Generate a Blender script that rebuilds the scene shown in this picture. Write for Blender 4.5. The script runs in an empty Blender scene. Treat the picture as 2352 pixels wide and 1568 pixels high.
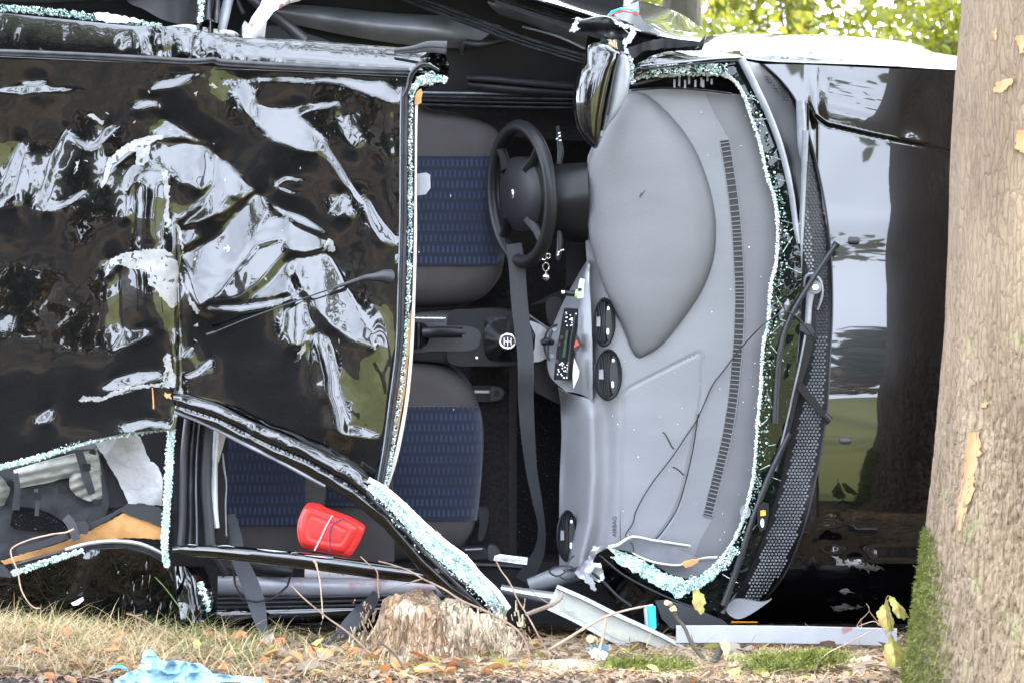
import bpy, bmesh, math, random
import numpy as np
from mathutils import Vector, Matrix
from mathutils.geometry import delaunay_2d_cdt

random.seed(7); rng = np.random.default_rng(7)
SC = bpy.context.scene
COL = SC.collection
PI = math.pi

# ---------------------------------------------------------------- camera
FPX = 7700.0; PITCH = math.radians(-3.94); CAM = np.array([0.0, -10.0, 1.6])
cam_d = bpy.data.cameras.new('camera'); cam = bpy.data.objects.new('camera', cam_d); COL.objects.link(cam)
cam.location = CAM; cam.rotation_euler = (math.radians(90) + PITCH, 0, 0)
cam_d.sensor_width = 36; cam_d.lens = FPX / 2352 * 36; cam_d.clip_end = 500; cam_d.clip_start = .1
cam_d.dof.use_dof = True; cam_d.dof.focus_distance = 9.9; cam_d.dof.aperture_fstop = 5.6
SC.camera = cam

# ---------------------------------------------------------------- light
SUN_EL, SUN_AZ = math.radians(42), math.radians(58)      # azimuth from +Y towards +X
world = bpy.data.worlds.new('World'); SC.world = world; world.use_nodes = True
wn, wl = world.node_tree.nodes, world.node_tree.links
bg = wn['Background']; sky = wn.new('ShaderNodeTexSky'); sky.sky_type = 'NISHITA'; sky.sun_disc = False
sky.sun_elevation = SUN_EL; sky.sun_rotation = SUN_AZ; sky.dust_density = 2.0; sky.air_density = 1.0; sky.ozone_density = 1.5
tc = wn.new('ShaderNodeTexCoord'); mp = wn.new('ShaderNodeMapping'); mp.inputs['Scale'].default_value = (1, 1, 2.6)
cn = wn.new('ShaderNodeTexNoise'); cn.inputs['Scale'].default_value = 2.2; cn.inputs['Detail'].default_value = 7; cn.inputs['Roughness'].default_value = .6
cr = wn.new('ShaderNodeValToRGB'); cr.color_ramp.elements[0].position = .05; cr.color_ramp.elements[1].position = .50
mxw = wn.new('ShaderNodeMixRGB'); mxw.inputs['Color2'].default_value = (19.6, 21.9, 26.2, 1)
wl.new(tc.outputs['Generated'], mp.inputs[0]); wl.new(mp.outputs[0], cn.inputs['Vector']); wl.new(cn.outputs['Fac'], cr.inputs[0])
wl.new(cr.outputs[0], mxw.inputs['Fac']); wl.new(sky.outputs[0], mxw.inputs['Color1']); wl.new(mxw.outputs[0], bg.inputs['Color'])
bg.inputs['Strength'].default_value = .12
sd = bpy.data.lights.new('sun', 'SUN'); sd.energy = 3.2; sd.angle = math.radians(.5); sd.color = (1, .95, .86)
sun = bpy.data.objects.new('sun', sd); COL.objects.link(sun)
sv = Vector((math.sin(SUN_AZ) * math.cos(SUN_EL), math.cos(SUN_AZ) * math.cos(SUN_EL), math.sin(SUN_EL)))
sun.rotation_euler = sv.to_track_quat('Z', 'Y').to_euler()
vs = SC.view_settings; vs.view_transform = 'Standard'; vs.look = 'None'; vs.exposure = 2.5; vs.gamma = 1; vs.use_curve_mapping = False

# ---------------------------------------------------------------- coordinates
cp, sp_ = math.cos(PITCH), math.sin(PITCH)
def Wn(u, v, d):
    """photograph position (2352 x 1568) on the upright plane Y = d  ->  world point(s)"""
    u = np.asarray(u, float); v = np.asarray(v, float); d = np.asarray(d, float)
    x = (u - 1176) / FPX; y = -(v - 784) / FPX
    dy = cp - y * sp_; dz = sp_ + y * cp
    t = (d + 10) / dy
    return np.stack([t * x, d + 0 * t, CAM[2] + t * dz], -1)
def W(u, v, d): return Vector(Wn(u, v, d))
def C6(x, y): return x * .586, 172 + y * .586

def vn(x, y, s=0):
    xi = np.floor(x); yi = np.floor(y); fx = x - xi; fy = y - yi
    h = lambda i, j: (lambda q: q - np.floor(q))(np.sin(i * 127.1 + j * 311.7 + s * 74.7) * 43758.5453)
    fx = fx * fx * (3 - 2 * fx); fy = fy * fy * (3 - 2 * fy)
    return (h(xi, yi) * (1 - fx) + h(xi + 1, yi) * fx) * (1 - fy) + (h(xi, yi + 1) * (1 - fx) + h(xi + 1, yi + 1) * fx) * fy
def fbm(x, y, s=0, o=4):
    r = 0; a = .5
    for i in range(o): r = r + a * vn(x * 2 ** i + 17 * i, y * 2 ** i, s + i); a *= .5
    return r

def cr_path(pts, n, closed=False):
    """Catmull-Rom through pts (k x m), n samples"""
    P = np.array(pts, float); k = len(P)
    if k == 1: return np.repeat(P, n, 0)
    if closed: t = np.linspace(0, k, n, endpoint=False)
    else: t = np.linspace(0, k - 1, n)
    i = np.minimum(np.floor(t).astype(int), k - 1 if closed else k - 2); f = (t - i)[:, None]
    g = (lambda j: P[j % k]) if closed else (lambda j: P[np.clip(j, 0, k - 1)])
    p0, p1, p2, p3 = g(i - 1), g(i), g(i + 1), g(i + 2)
    return .5 * ((2 * p1) + (-p0 + p2) * f + (2 * p0 - 5 * p1 + 4 * p2 - p3) * f ** 2 + (-p0 + 3 * p1 - 3 * p2 + p3) * f ** 3)

# ---------------------------------------------------------------- materials
def mat(name, col, rough=.5, metal=0, col2=None, nscale=8, nlo=.4, nhi=.6, bump=0, bscale=60, coat=0, coat_r=.03, spec=.5,
        trans=0, stretch=None, detail=5, emit=None, col3=None, n3=40, n3lo=.62, n3hi=.68, bdist=.002, ior=1.5, sub=0, rvar=0):
    m = bpy.data.materials.new(name); m.use_nodes = True; n, l = m.node_tree.nodes, m.node_tree.links
    b = n['Principled BSDF']; I = b.inputs
    I['Base Color'].default_value = (*col, 1); I['Roughness'].default_value = rough; I['Metallic'].default_value = metal
    I['Coat Weight'].default_value = coat; I['Coat IOR'].default_value = 1.5; I['Coat Roughness'].default_value = coat_r; I['Specular IOR Level'].default_value = spec
    I['Transmission Weight'].default_value = trans; I['IOR'].default_value = ior
    t = n.new('ShaderNodeTexCoord'); src = t.outputs['Object']
    if stretch:
        q = n.new('ShaderNodeMapping'); q.inputs['Scale'].default_value = stretch; l.new(src, q.inputs[0]); src = q.outputs[0]
    out = None
    if col2 is not None:
        z = n.new('ShaderNodeTexNoise'); z.inputs['Scale'].default_value = nscale; z.inputs['Detail'].default_value = detail; l.new(src, z.inputs['Vector'])
        r = n.new('ShaderNodeValToRGB'); e = r.color_ramp.elements; e[0].position = nlo; e[1].position = nhi
        e[0].color = (*col, 1); e[1].color = (*col2, 1); l.new(z.outputs['Fac'], r.inputs[0]); out = r.outputs[0]
        if rvar:
            mr = n.new('ShaderNodeMapRange'); mr.inputs[3].default_value = rough; mr.inputs[4].default_value = rough + rvar
            l.new(z.outputs['Fac'], mr.inputs[0]); l.new(mr.outputs[0], I['Roughness'])
    if col3 is not None:
        z = n.new('ShaderNodeTexNoise'); z.inputs['Scale'].default_value = n3; z.inputs['Detail'].default_value = 3; l.new(t.outputs['Object'], z.inputs['Vector'])
        r = n.new('ShaderNodeMapRange'); r.inputs[1].default_value = n3lo; r.inputs[2].default_value = n3hi; l.new(z.outputs['Fac'], r.inputs[0])
        x = n.new('ShaderNodeMixRGB'); x.inputs['Color1'].default_value = (*col, 1); x.inputs['Color2'].default_value = (*col3, 1)
        if out: l.new(out, x.inputs['Color1'])
        l.new(r.outputs[0], x.inputs['Fac']); out = x.outputs[0]
    if out: l.new(out, I['Base Color'])
    if bump:
        z = n.new('ShaderNodeTexNoise'); z.inputs['Scale'].default_value = bscale; z.inputs['Detail'].default_value = 4; l.new(src, z.inputs['Vector'])
        bm_ = n.new('ShaderNodeBump'); bm_.inputs['Strength'].default_value = bump; bm_.inputs['Distance'].default_value = bdist
        l.new(z.outputs['Fac'], bm_.inputs['Height']); l.new(bm_.outputs[0], I['Normal'])
    if sub:   # thin leaf: part of the light comes through
        tr = n.new('ShaderNodeBsdfTranslucent'); mx = n.new('ShaderNodeMixShader'); mx.inputs[0].default_value = sub
        if out: l.new(out, tr.inputs[0])
        else: tr.inputs[0].default_value = (*col, 1)
        l.new(b.outputs[0], mx.inputs[1]); l.new(tr.outputs[0], mx.inputs[2]); l.new(mx.outputs[0], n['Material Output'].inputs[0])
    return m

def bark_cracks(m, sc=(26, 26, 7), dist=.006):
    n, l = m.node_tree.nodes, m.node_tree.links; b = n['Principled BSDF']
    t = n.new('ShaderNodeTexCoord'); q = n.new('ShaderNodeMapping'); q.inputs['Scale'].default_value = sc; l.new(t.outputs['Object'], q.inputs[0])
    z = n.new('ShaderNodeTexNoise'); z.inputs['Scale'].default_value = .8; z.inputs['Detail'].default_value = 4; l.new(q.outputs[0], z.inputs['Vector'])
    mx = n.new('ShaderNodeVectorMath'); mx.operation = 'MULTIPLY_ADD'; l.new(z.outputs['Color'], mx.inputs[0]); mx.inputs[1].default_value = (1.2, 1.2, 1.2); l.new(q.outputs[0], mx.inputs[2])
    v = n.new('ShaderNodeTexVoronoi'); v.feature = 'DISTANCE_TO_EDGE'; v.inputs['Scale'].default_value = 1.6; l.new(mx.outputs[0], v.inputs['Vector'])
    r = n.new('ShaderNodeMapRange'); r.inputs[1].default_value = 0; r.inputs[2].default_value = .16; l.new(v.outputs['Distance'], r.inputs[0])
    bp = n.new('ShaderNodeBump'); bp.inputs['Strength'].default_value = .8; bp.inputs['Distance'].default_value = dist; l.new(r.outputs[0], bp.inputs['Height'])
    old = b.inputs['Normal'].links[0].from_socket if b.inputs['Normal'].links else None
    if old: l.new(old, bp.inputs['Normal'])
    l.new(bp.outputs[0], b.inputs['Normal'])
    c = b.inputs['Base Color'].links[0].from_socket; x = n.new('ShaderNodeMixRGB'); x.blend_type = 'MULTIPLY'; x.inputs['Color2'].default_value = (.74, .70, .64, 1)
    r2 = n.new('ShaderNodeMapRange'); r2.inputs[1].default_value = 0; r2.inputs[2].default_value = .09; r2.inputs[3].default_value = .8; r2.inputs[4].default_value = 0; l.new(v.outputs['Distance'], r2.inputs[0])
    l.new(r2.outputs[0], x.inputs['Fac']); l.new(c, x.inputs['Color1']); l.new(x.outputs[0], b.inputs['Base Color'])
def fabric_mat():
    m = bpy.data.materials.new('seat fabric blue'); m.use_nodes = True; n, l = m.node_tree.nodes, m.node_tree.links
    b = n['Principled BSDF']; b.inputs['Roughness'].default_value = .9; b.inputs['Sheen Weight'].default_value = .1; b.inputs['Specular IOR Level'].default_value = .1
    t = n.new('ShaderNodeTexCoord'); s = n.new('ShaderNodeSeparateXYZ'); l.new(t.outputs['Object'], s.inputs[0])
    def M(op, a, b_=None, c=None):
        q = n.new('ShaderNodeMath'); q.operation = op
        for i, w in enumerate((a, b_, c)):
            if w is None: continue
            if isinstance(w, (int, float)): q.inputs[i].default_value = w
            else: l.new(w, q.inputs[i])
        return q.outputs[0]
    X, Z = s.outputs['X'], s.outputs['Z']
    zr = M('DIVIDE', Z, .0335); row = M('FLOOR', zr); fz = M('FRACT', zr)
    ph = M('MULTIPLY', row, PI)
    sx = M('SINE', M('ADD', M('MULTIPLY', X, 2 * PI / .0150), ph))
    a = M('MULTIPLY', M('SUBTRACT', sx, .15), 3.0); 
    dz = M('ABSOLUTE', M('SUBTRACT', fz, .5)); bz = M('MULTIPLY', M('SUBTRACT', .36, dz), 9.0)
    mask = n.new('ShaderNodeMath'); mask.operation = 'MINIMUM'; mask.use_clamp = True; l.new(a, mask.inputs[0]); l.new(bz, mask.inputs[1])
    nz = n.new('ShaderNodeTexNoise'); nz.inputs['Scale'].default_value = 9; cb = n.new('ShaderNodeCombineXYZ'); l.new(M('MULTIPLY', X, .25), cb.inputs[0]); l.new(M('MULTIPLY', row, .12), cb.inputs[2]); l.new(cb.outputs[0], nz.inputs['Vector'])
    amp = M('MULTIPLY_ADD', nz.outputs['Fac'], 3.2, -1.05)
    mk = n.new('ShaderNodeMath'); mk.operation = 'MULTIPLY'; mk.use_clamp = True; l.new(mask.outputs[0], mk.inputs[0]); l.new(amp, mk.inputs[1])
    mx = n.new('ShaderNodeMixRGB'); mx.inputs['Color1'].default_value = (.0105, .0125, .021, 1); mx.inputs['Color2'].default_value = (.020, .030, .058, 1); l.new(mk.outputs[0], mx.inputs['Fac'])
    l.new(mx.outputs[0], b.inputs['Base Color'])
    w = n.new('ShaderNodeTexNoise'); w.inputs['Scale'].default_value = 500; l.new(t.outputs['Object'], w.inputs['Vector'])
    bp = n.new('ShaderNodeBump'); bp.inputs['Strength'].default_value = .4; bp.inputs['Distance'].default_value = .002; l.new(w.outputs['Fac'], bp.inputs['Height']); l.new(bp.outputs[0], b.inputs['Normal'])
    return m

_mat = mat
def sc_(c, f): return None if c is None else tuple(x * f for x in c)
def dim(f, name, col, *a, **k):
    for q in ('col2', 'col3'):
        if q in k: k[q] = sc_(k[q], f)
    return _mat(name, sc_(col, f), *a, **k)
K = dict(
 paint=mat('black car paint', (.0010, .0010, .0012), .17, coat=1, coat_r=.012, col3=(.04, .036, .03), n3=260, n3lo=.71, n3hi=.77, spec=.14),
 paint_dirty=mat('black car paint scuffed', (.0014, .0014, .0016), .4, coat=1, coat_r=.03, spec=.0, col2=(.008, .007, .006), nscale=14, nlo=.5, nhi=.7, col3=(.14, .13, .12), n3=90, n3lo=.71, n3hi=.75),
 glassdark=mat('tinted screen edge', (.002, .004, .0035), .4, spec=0, coat=.5, coat_r=.01, col3=(.10, .14, .13), n3=130, n3lo=.66, n3hi=.72),
 rubber=dim(0.42, 'black rubber seal', (.022, .022, .024), .36, spec=.3, bump=.2, bscale=40, col2=(.05, .05, .055), nscale=20),
 plastic=dim(0.40, 'black trim plastic', (.016, .016, .018), .42, spec=.16, bump=.15, bscale=350, bdist=.0005),
 plastic_mid=dim(0.42, 'dark grey trim plastic', (.04, .04, .044), .42, spec=.25, bump=.2, bscale=400, bdist=.0005),
 plastic_lt=mat('weathered grey plastic', (.10, .105, .115), .42, col2=(.14, .145, .155), nscale=12),
 dash=mat('dashboard grey', (.106, .108, .115), .55, col2=(.120, .122, .128), nscale=3, bump=.5, bscale=170, bdist=.0012, stretch=(1, 1, 2.5), col3=(.3, .3, .32), n3=70, n3lo=.76, n3hi=.78),
 dash_dk=mat('binnacle grey', (.072, .072, .076), .5, col2=(.080, .080, .084), nscale=3, bump=.5, bscale=170, bdist=.0012, stretch=(1, 1, 3), col3=(.25, .25, .27), n3=80, n3lo=.77, n3hi=.79),
 carpet=dim(0.45, 'dark carpet', (.022, .020, .021), .95, spec=.04, col2=(.034, .031, .031), nscale=120, bump=.6, bscale=300),
 mat_blk=mat('black floor mat', (.004, .004, .0045), .9, spec=.04, bump=.8, bscale=260, col3=(.09, .09, .09), n3=240, n3lo=.66, n3hi=.72),
 seat_g=dim(0.62, 'grey seat cloth', (.056, .050, .049), .92, spec=.08, bump=.3, bscale=450, col2=(.060, .056, .056), nscale=10),
 blue=fabric_mat(),
 silver=dim(0.55, 'silver trim', (.42, .43, .45), .35, metal=.6, bump=.08, bscale=200),
 chrome=mat('chrome', (.8, .8, .82), .12, metal=1),
 white=dim(0.6, 'white plastic', (.62, .62, .60), .45, col2=(.54, .54, .52), nscale=20),
 primer=dim(0.32, 'bare white primer', (.50, .49, .46), .5, col2=(.38, .37, .35), nscale=40, col3=(.01, .01, .01), n3=60, n3lo=.60, n3hi=.62),
 stained=dim(0.6, 'stained white trim', (.62, .60, .59), .45, col3=(.30, .07, .06), n3=26, n3lo=.585, n3hi=.64),
 lampglass=mat('frosted lamp cover', (.16, .16, .17), .25, bump=.4, bscale=200),
 greytrim=mat('grey sill trim', (.13, .13, .145), .35, col2=(.16, .16, .175), nscale=9, col3=(.13, .05, .045), n3=14, n3lo=.60, n3hi=.72),
 glass=dim(0.55, 'crumbled safety glass', (.42, .55, .49), .18, spec=.8, col2=(.62, .72, .67), nscale=60, coat=.4),
 glass_w=dim(0.52, 'white crushed glass', (.76, .77, .74), .3, spec=.8),
 glass_g=dim(0.6, 'green glass edge', (.22, .38, .32), .12, spec=.8, coat=.5),
 crushed=dim(0.55, 'crushed screen sheet', (.30, .46, .43), .22, spec=.8, col2=(.58, .72, .69), nscale=55, nlo=.42, nhi=.58, bump=1, bscale=130, bdist=.006, col3=(.05, .09, .08), n3=85, n3lo=.55, n3hi=.62),
 white_film=dim(0.7, 'cream headliner edge', (.55, .50, .42), .7, col2=(.45, .40, .32), nscale=20),
 brown=dim(0.8, 'brown fibre board', (.46, .24, .08), .8, col2=(.36, .17, .05), nscale=25, bump=.3, bscale=90),
 red=mat('red plastic', (.72, .030, .022), .38, bump=.12, bscale=120, bdist=.0015, col2=(.62, .024, .02), nscale=6),
 string_w=mat('pale cord', (.72, .45, .50), .7), string_b=mat('blue cord', (.05, .045, .13), .7),
 belt=mat('seat belt webbing', (.017, .018, .021), .55, spec=.25, bump=.5, bscale=500, stretch=(1, 1, .2)),
 alu=dim(0.5, 'aluminium strip', (.56, .57, .60), .42, metal=.25, col2=(.50, .51, .54), nscale=8, col3=(.45, .25, .25), n3=9, n3lo=.68, n3hi=.72),
 alu_in=mat('greenish grey strip backing', (.20, .20, .17), .6, col2=(.24, .24, .20), nscale=20, bump=.2, bscale=120),
 silverbag=dim(0.5, 'silver foil card', (.60, .60, .60), .42, metal=.25, bump=.6, bscale=25, bdist=.01, col2=(.75, .75, .76), nscale=12),
 pack_g=dim(0.75, 'grey green pack cloth', (.22, .22, .19), .85, col2=(.28, .28, .24), nscale=30, bump=.6, bscale=300),
 pack_b=mat('black pack cloth', (.010, .011, .013), .8, bump=.4, bscale=200, col2=(.017, .018, .021), nscale=15),
 bluebag=dim(0.40, 'pale blue bag', (.26, .48, .61), .5, col2=(.30, .54, .66), nscale=10, bump=.6, bscale=22, bdist=.012),
 cyan=mat('bright blue plastic', (.02, .34, .52), .35),
 orange=mat('orange tag', (.85, .32, .02), .4), redlamp=mat('red mark', (.6, .04, .02), .3), yellow=mat('yellow tag', (.7, .6, .03), .4),
 green=mat('green plastic', (.2, .6, .1), .4), display=mat('dead green display', (.03, .05, .03), .2), letter=mat('printed white', (.6, .6, .6), .5), paper=dim(0.8, 'white paper', (.75, .76, .78), .7),
 groove=mat('dark joint', (.012, .012, .013), .7),
 bark=dim(0.44, 'tree bark', (.40, .285, .18), .92, col2=(.26, .18, .11), nscale=7, nlo=.35, nhi=.65, bump=.5, bscale=45, bdist=.006, stretch=(1, 1, .3), col3=(.36, .33, .16), n3=11, n3lo=.60, n3hi=.76),
 bark_dk=dim(0.3, 'dark bark', (.10, .085, .055), .95, col2=(.15, .14, .07), nscale=8, bump=.8, bscale=30, bdist=.02, stretch=(1, 1, .3)),
 scar=dim(0.34, 'fresh wood', (.80, .30, .09), .8, col2=(.82, .46, .20), nscale=18, stretch=(1, 1, .2), bump=.5, bscale=60, bdist=.003),
 rotten=dim(0.52, 'rotten stump wood', (.46, .29, .16), .95, col2=(.20, .12, .07), nscale=10, nlo=.35, nhi=.62, bump=.8, bscale=40, bdist=.02, stretch=(1, 1, .22), col3=(.66, .53, .36), n3=7, n3lo=.46, n3hi=.58),
 moss=dim(0.7, 'moss', (.13, .15, .022), .95, col2=(.24, .26, .06), nscale=30, sub=.25),
 straw=dim(0.46, 'dry grass', (.58, .40, .19), .8, col2=(.72, .55, .30), nscale=4, sub=.25),
 grassg=dim(0.5, 'green grass', (.10, .19, .03), .7, col2=(.20, .28, .06), nscale=5, sub=.35),
 leaf_b=dim(0.5, 'brown leaf', (.24, .13, .075), .85, col2=(.40, .26, .17), nscale=9, sub=.2),
 leaf_p=dim(0.33, 'pale leaf', (.50, .40, .30), .85, col2=(.40, .28, .20), nscale=9, sub=.2),
 leaf_o=dim(0.65, 'orange leaf', (.55, .17, .05), .8, col2=(.45, .22, .08), nscale=9, sub=.25),
 leaf_y=dim(0.48, 'yellow leaf', (.62, .58, .15), .6, col2=(.50, .26, .06), nscale=26, nlo=.5, nhi=.66, bump=.6, bscale=90, sub=.35),
 twig=dim(0.42, 'twig bark', (.23, .125, .075), .75, col2=(.34, .22, .14), nscale=20), twig_l=dim(0.48, 'pale twig', (.55, .38, .25), .75, col2=(.38, .25, .17), nscale=18),
 cutwood=dim(0.45, 'cut wood end', (.70, .55, .30), .8),
 soil=dim(0.42, 'forest floor', (.02, .016, .011), .98, col2=(.42, .27, .13), nscale=.3, detail=1.5, nlo=.40, nhi=.78, bump=1, bscale=40, bdist=.03, col3=(.035, .042, .016), n3=.6, n3lo=.48, n3hi=.70),
 leaves=dim(0.45, 'sunlit leaves', (.22, .27, .015), .5, col2=(.42, .40, .03), nscale=.8, nlo=.35, nhi=.65, sub=.55),
 leaves2=dim(0.42, 'lime leaves', (.32, .36, .03), .5, col2=(.52, .44, .05), nscale=1, sub=.6),
 conifer=mat('conifer needles', (.03, .045, .015), .8, col2=(.20, .12, .045), nscale=.25, nlo=.45, nhi=.62, sub=.1),
 meadow=dim(1.0, 'meadow', (.16, .18, .035), .95, col2=(.22, .20, .06), nscale=.3),
)

def crazed(m):
    n, l = m.node_tree.nodes, m.node_tree.links; b = n['Principled BSDF']; t = n.new('ShaderNodeTexCoord')
    v = n.new('ShaderNodeTexVoronoi'); v.feature = 'DISTANCE_TO_EDGE'; v.inputs['Scale'].default_value = 190; v2 = n.new('ShaderNodeTexVoronoi'); v2.inputs['Scale'].default_value = 190
    l.new(t.outputs['Object'], v.inputs['Vector']); l.new(t.outputs['Object'], v2.inputs['Vector'])
    z = n.new('ShaderNodeTexNoise'); z.inputs['Scale'].default_value = 26; z.inputs['Detail'].default_value = 4; l.new(t.outputs['Object'], z.inputs['Vector'])
    sp = n.new('ShaderNodeSeparateColor'); l.new(v2.outputs['Color'], sp.inputs[0]); a = n.new('ShaderNodeMath'); a.operation = 'MULTIPLY_ADD'; l.new(z.outputs['Fac'], a.inputs[0]); a.inputs[1].default_value = 1.8; a.inputs[2].default_value = -.75
    c = n.new('ShaderNodeMath'); c.operation = 'MULTIPLY_ADD'; l.new(sp.outputs[0], c.inputs[0]); c.inputs[1].default_value = .55; l.new(a.outputs[0], c.inputs[2])
    r = n.new('ShaderNodeValToRGB'); e = r.color_ramp.elements; e[0].position = .05; e[0].color = (.02, .06, .055, 1); e[1].position = .85; e[1].color = (.44, .49, .46, 1); q = e.new(.38); q.color = (.15, .27, .23, 1)
    l.new(c.outputs[0], r.inputs[0]); mr = n.new('ShaderNodeMapRange'); mr.inputs[2].default_value = .05; mr.inputs[3].default_value = .8; mr.inputs[4].default_value = 0; l.new(v.outputs['Distance'], mr.inputs[0])
    x = n.new('ShaderNodeMixRGB'); x.inputs['Color2'].default_value = (.50, .55, .52, 1); l.new(mr.outputs[0], x.inputs['Fac']); l.new(r.outputs[0], x.inputs['Color1']); l.new(x.outputs[0], b.inputs['Base Color'])
    bp = n.new('ShaderNodeBump'); bp.inputs['Strength'].default_value = .8; bp.inputs['Distance'].default_value = .003; l.new(sp.outputs[1], bp.inputs['Height']); l.new(bp.outputs[0], b.inputs['Normal'])
crazed(K['crushed']); bark_cracks(K['bark'], (46, 46, 9), .0035); bark_cracks(K['rotten'], (30, 30, 8), .01)
# ---------------------------------------------------------------- objects
def recentre(co, base=False):
    mn, mx_ = co.min(0), co.max(0); c = (mn + mx_) / 2
    if base: c[2] = mn[2]
    return c
def raw(name, V, F, m, smooth=True, sharp=None):
    V = np.asarray(V, float); me = bpy.data.meshes.new(name); c = recentre(V) if len(V) else np.zeros(3)
    me.from_pydata((V - c).tolist(), [], F); me.update()
    for q in (m if isinstance(m, (list, tuple)) else [m]): me.materials.append(K[q] if isinstance(q, str) else q)
    if smooth: me.polygons.foreach_set('use_smooth', [True] * len(me.polygons))
    if smooth and sharp: me.set_sharp_from_angle(angle=math.radians(sharp))
    o = bpy.data.objects.new(name, me); COL.objects.link(o); o.location = c
    return o
def attach(o, parent, label=None, kind=None):
    o.parent = parent
    q = parent; off = Vector()
    while q is not None: off = off + q.location; q = q.parent
    o.location = o.location - off
    if label: o['label'] = label
    if kind: o['kind'] = kind
    return o
def thing(name, label, cat, loc, group=None):
    o = bpy.data.objects.new(name, None); COL.objects.link(o); o.location = loc; o.empty_display_size = .1
    o['label'] = label; o['category'] = cat
    if group: o['group'] = group
    return o
def tag(o, label, cat, group=None, kind=None):
    o['label'] = label
    if cat: o['category'] = cat
    if group: o['group'] = group
    if kind: o['kind'] = kind
    return o

class MB:
    def __init__(s): s.V = []; s.F = []; s.n = 0; s.mi = []
    def add(s, V, F, mi=0):
        V = np.asarray(V, float).reshape(-1, 3); s.V.append(V); s.F += [tuple(i + s.n for i in f) for f in F]; s.mi += [mi] * len(F); s.n += len(V); return s
    def tube(s, P, r, seg=8, mi=0, flat=1.0):
        """P: world points; r: radius or list; flat squashes the section along Y"""
        P = np.asarray(P, float); k = len(P); r = np.broadcast_to(np.asarray(r, float), (k,))
        T = np.gradient(P, axis=0); T /= np.linalg.norm(T, axis=1)[:, None] + 1e-9
        up = np.array([0, 1., 0]) if abs(T[0][1]) < .9 else np.array([1., 0, 0])
        V = []; 
        for i in range(k):
            a = np.cross(T[i], up); a /= np.linalg.norm(a) + 1e-9; b = np.cross(a, T[i]); up_i = b
            for j in range(seg):
                q = 2 * PI * j / seg; V.append(P[i] + r[i] * (math.cos(q) * a + flat * math.sin(q) * b))
        F = [(i * seg + j, i * seg + (j + 1) % seg, (i + 1) * seg + (j + 1) % seg, (i + 1) * seg + j) for i in range(k - 1) for j in range(seg)]
        F += [tuple(range(seg))[::-1], tuple((k - 1) * seg + j for j in range(seg))]
        return s.add(V, F, mi)
    def box(s, c, sz, rot=None, mi=0):
        c = np.asarray(c, float); V = np.array([[x, y, z] for x in (-.5, .5) for y in (-.5, .5) for z in (-.5, .5)]) * np.asarray(sz, float)
        if rot is not None: V = V @ np.array(Matrix(rot).to_3x3()).T
        return s.add(V + c, [(0, 1, 3, 2), (4, 6, 7, 5), (0, 4, 5, 1), (2, 3, 7, 6), (0, 2, 6, 4), (1, 5, 7, 3)], mi)
    def build(s, name, m, parent=None, smooth=False, sharp=35, label=None, kind=None):
        V = np.concatenate(s.V); o = raw(name, V, s.F, m, smooth, sharp)
        if isinstance(m, (list, tuple)): o.data.polygons.foreach_set('material_index', s.mi)
        if parent is not None: attach(o, parent, label, kind)
        elif kind: o['kind'] = kind
        return o

def strip_geo(path, h=.006, prof='round', n=None, step=8):
    """path of (u, v, depth, width in photo px): a swept bar with rounded, flat or grooved face"""
    P = np.array(path, float); L = np.linalg.norm(np.diff(P[:, :2], axis=0), axis=1).sum()
    n = n or max(4, int(L / step)); Q = cr_path(P, n)
    T = np.gradient(Q[:, :2], axis=0); T /= np.linalg.norm(T, axis=1)[:, None] + 1e-9; N = np.stack([-T[:, 1], T[:, 0]], 1)
    if prof == 'round': S = [(math.cos(a), math.sin(a)) for a in np.linspace(0, 2 * PI, 12, endpoint=False)]
    elif prof == 'flat': S = [(1, 0), (1, .8), (.9, 1), (-.9, 1), (-1, .8), (-1, 0)]
    elif prof == 'groove': S = [(1, 0), (1, .7), (.8, 1), (.5, 1), (.35, .3), (.15, .3), (0, .9), (-.4, 1), (-.75, .8), (-1, .4), (-1, 0)]
    elif prof == 'channel': S = [(1, 0), (1, 1), (.72, 1), (.66, .15), (-.66, .15), (-.72, 1), (-1, 1), (-1, 0)]
    elif prof == 'web': S = [(1, 0), (1, 1), (-1, 1), (-1, 0)]
    m = len(S); V = []
    for a, b in S:
        uv = Q[:, :2] + N * (a * Q[:, 3:4] / 2); V.append(Wn(uv[:, 0], uv[:, 1], Q[:, 2] - b * h))
    V = np.stack(V, 1).reshape(-1, 3)
    F = [(i * m + j, (i + 1) * m + j, (i + 1) * m + (j + 1) % m, i * m + (j + 1) % m) for i in range(n - 1) for j in range(m)]
    F += [tuple(range(m)), tuple((n - 1) * m + j for j in range(m))[::-1]]
    return V, F
def strip(name, path, m, parent, h=.006, prof='round', label=None, kind=None, sharp=40, n=None, step=8):
    V, F = strip_geo(path, h, prof, n, step); o = raw(name, V, F, m, True, sharp)
    if parent is not None: attach(o, parent, label, kind)
    return o

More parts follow.
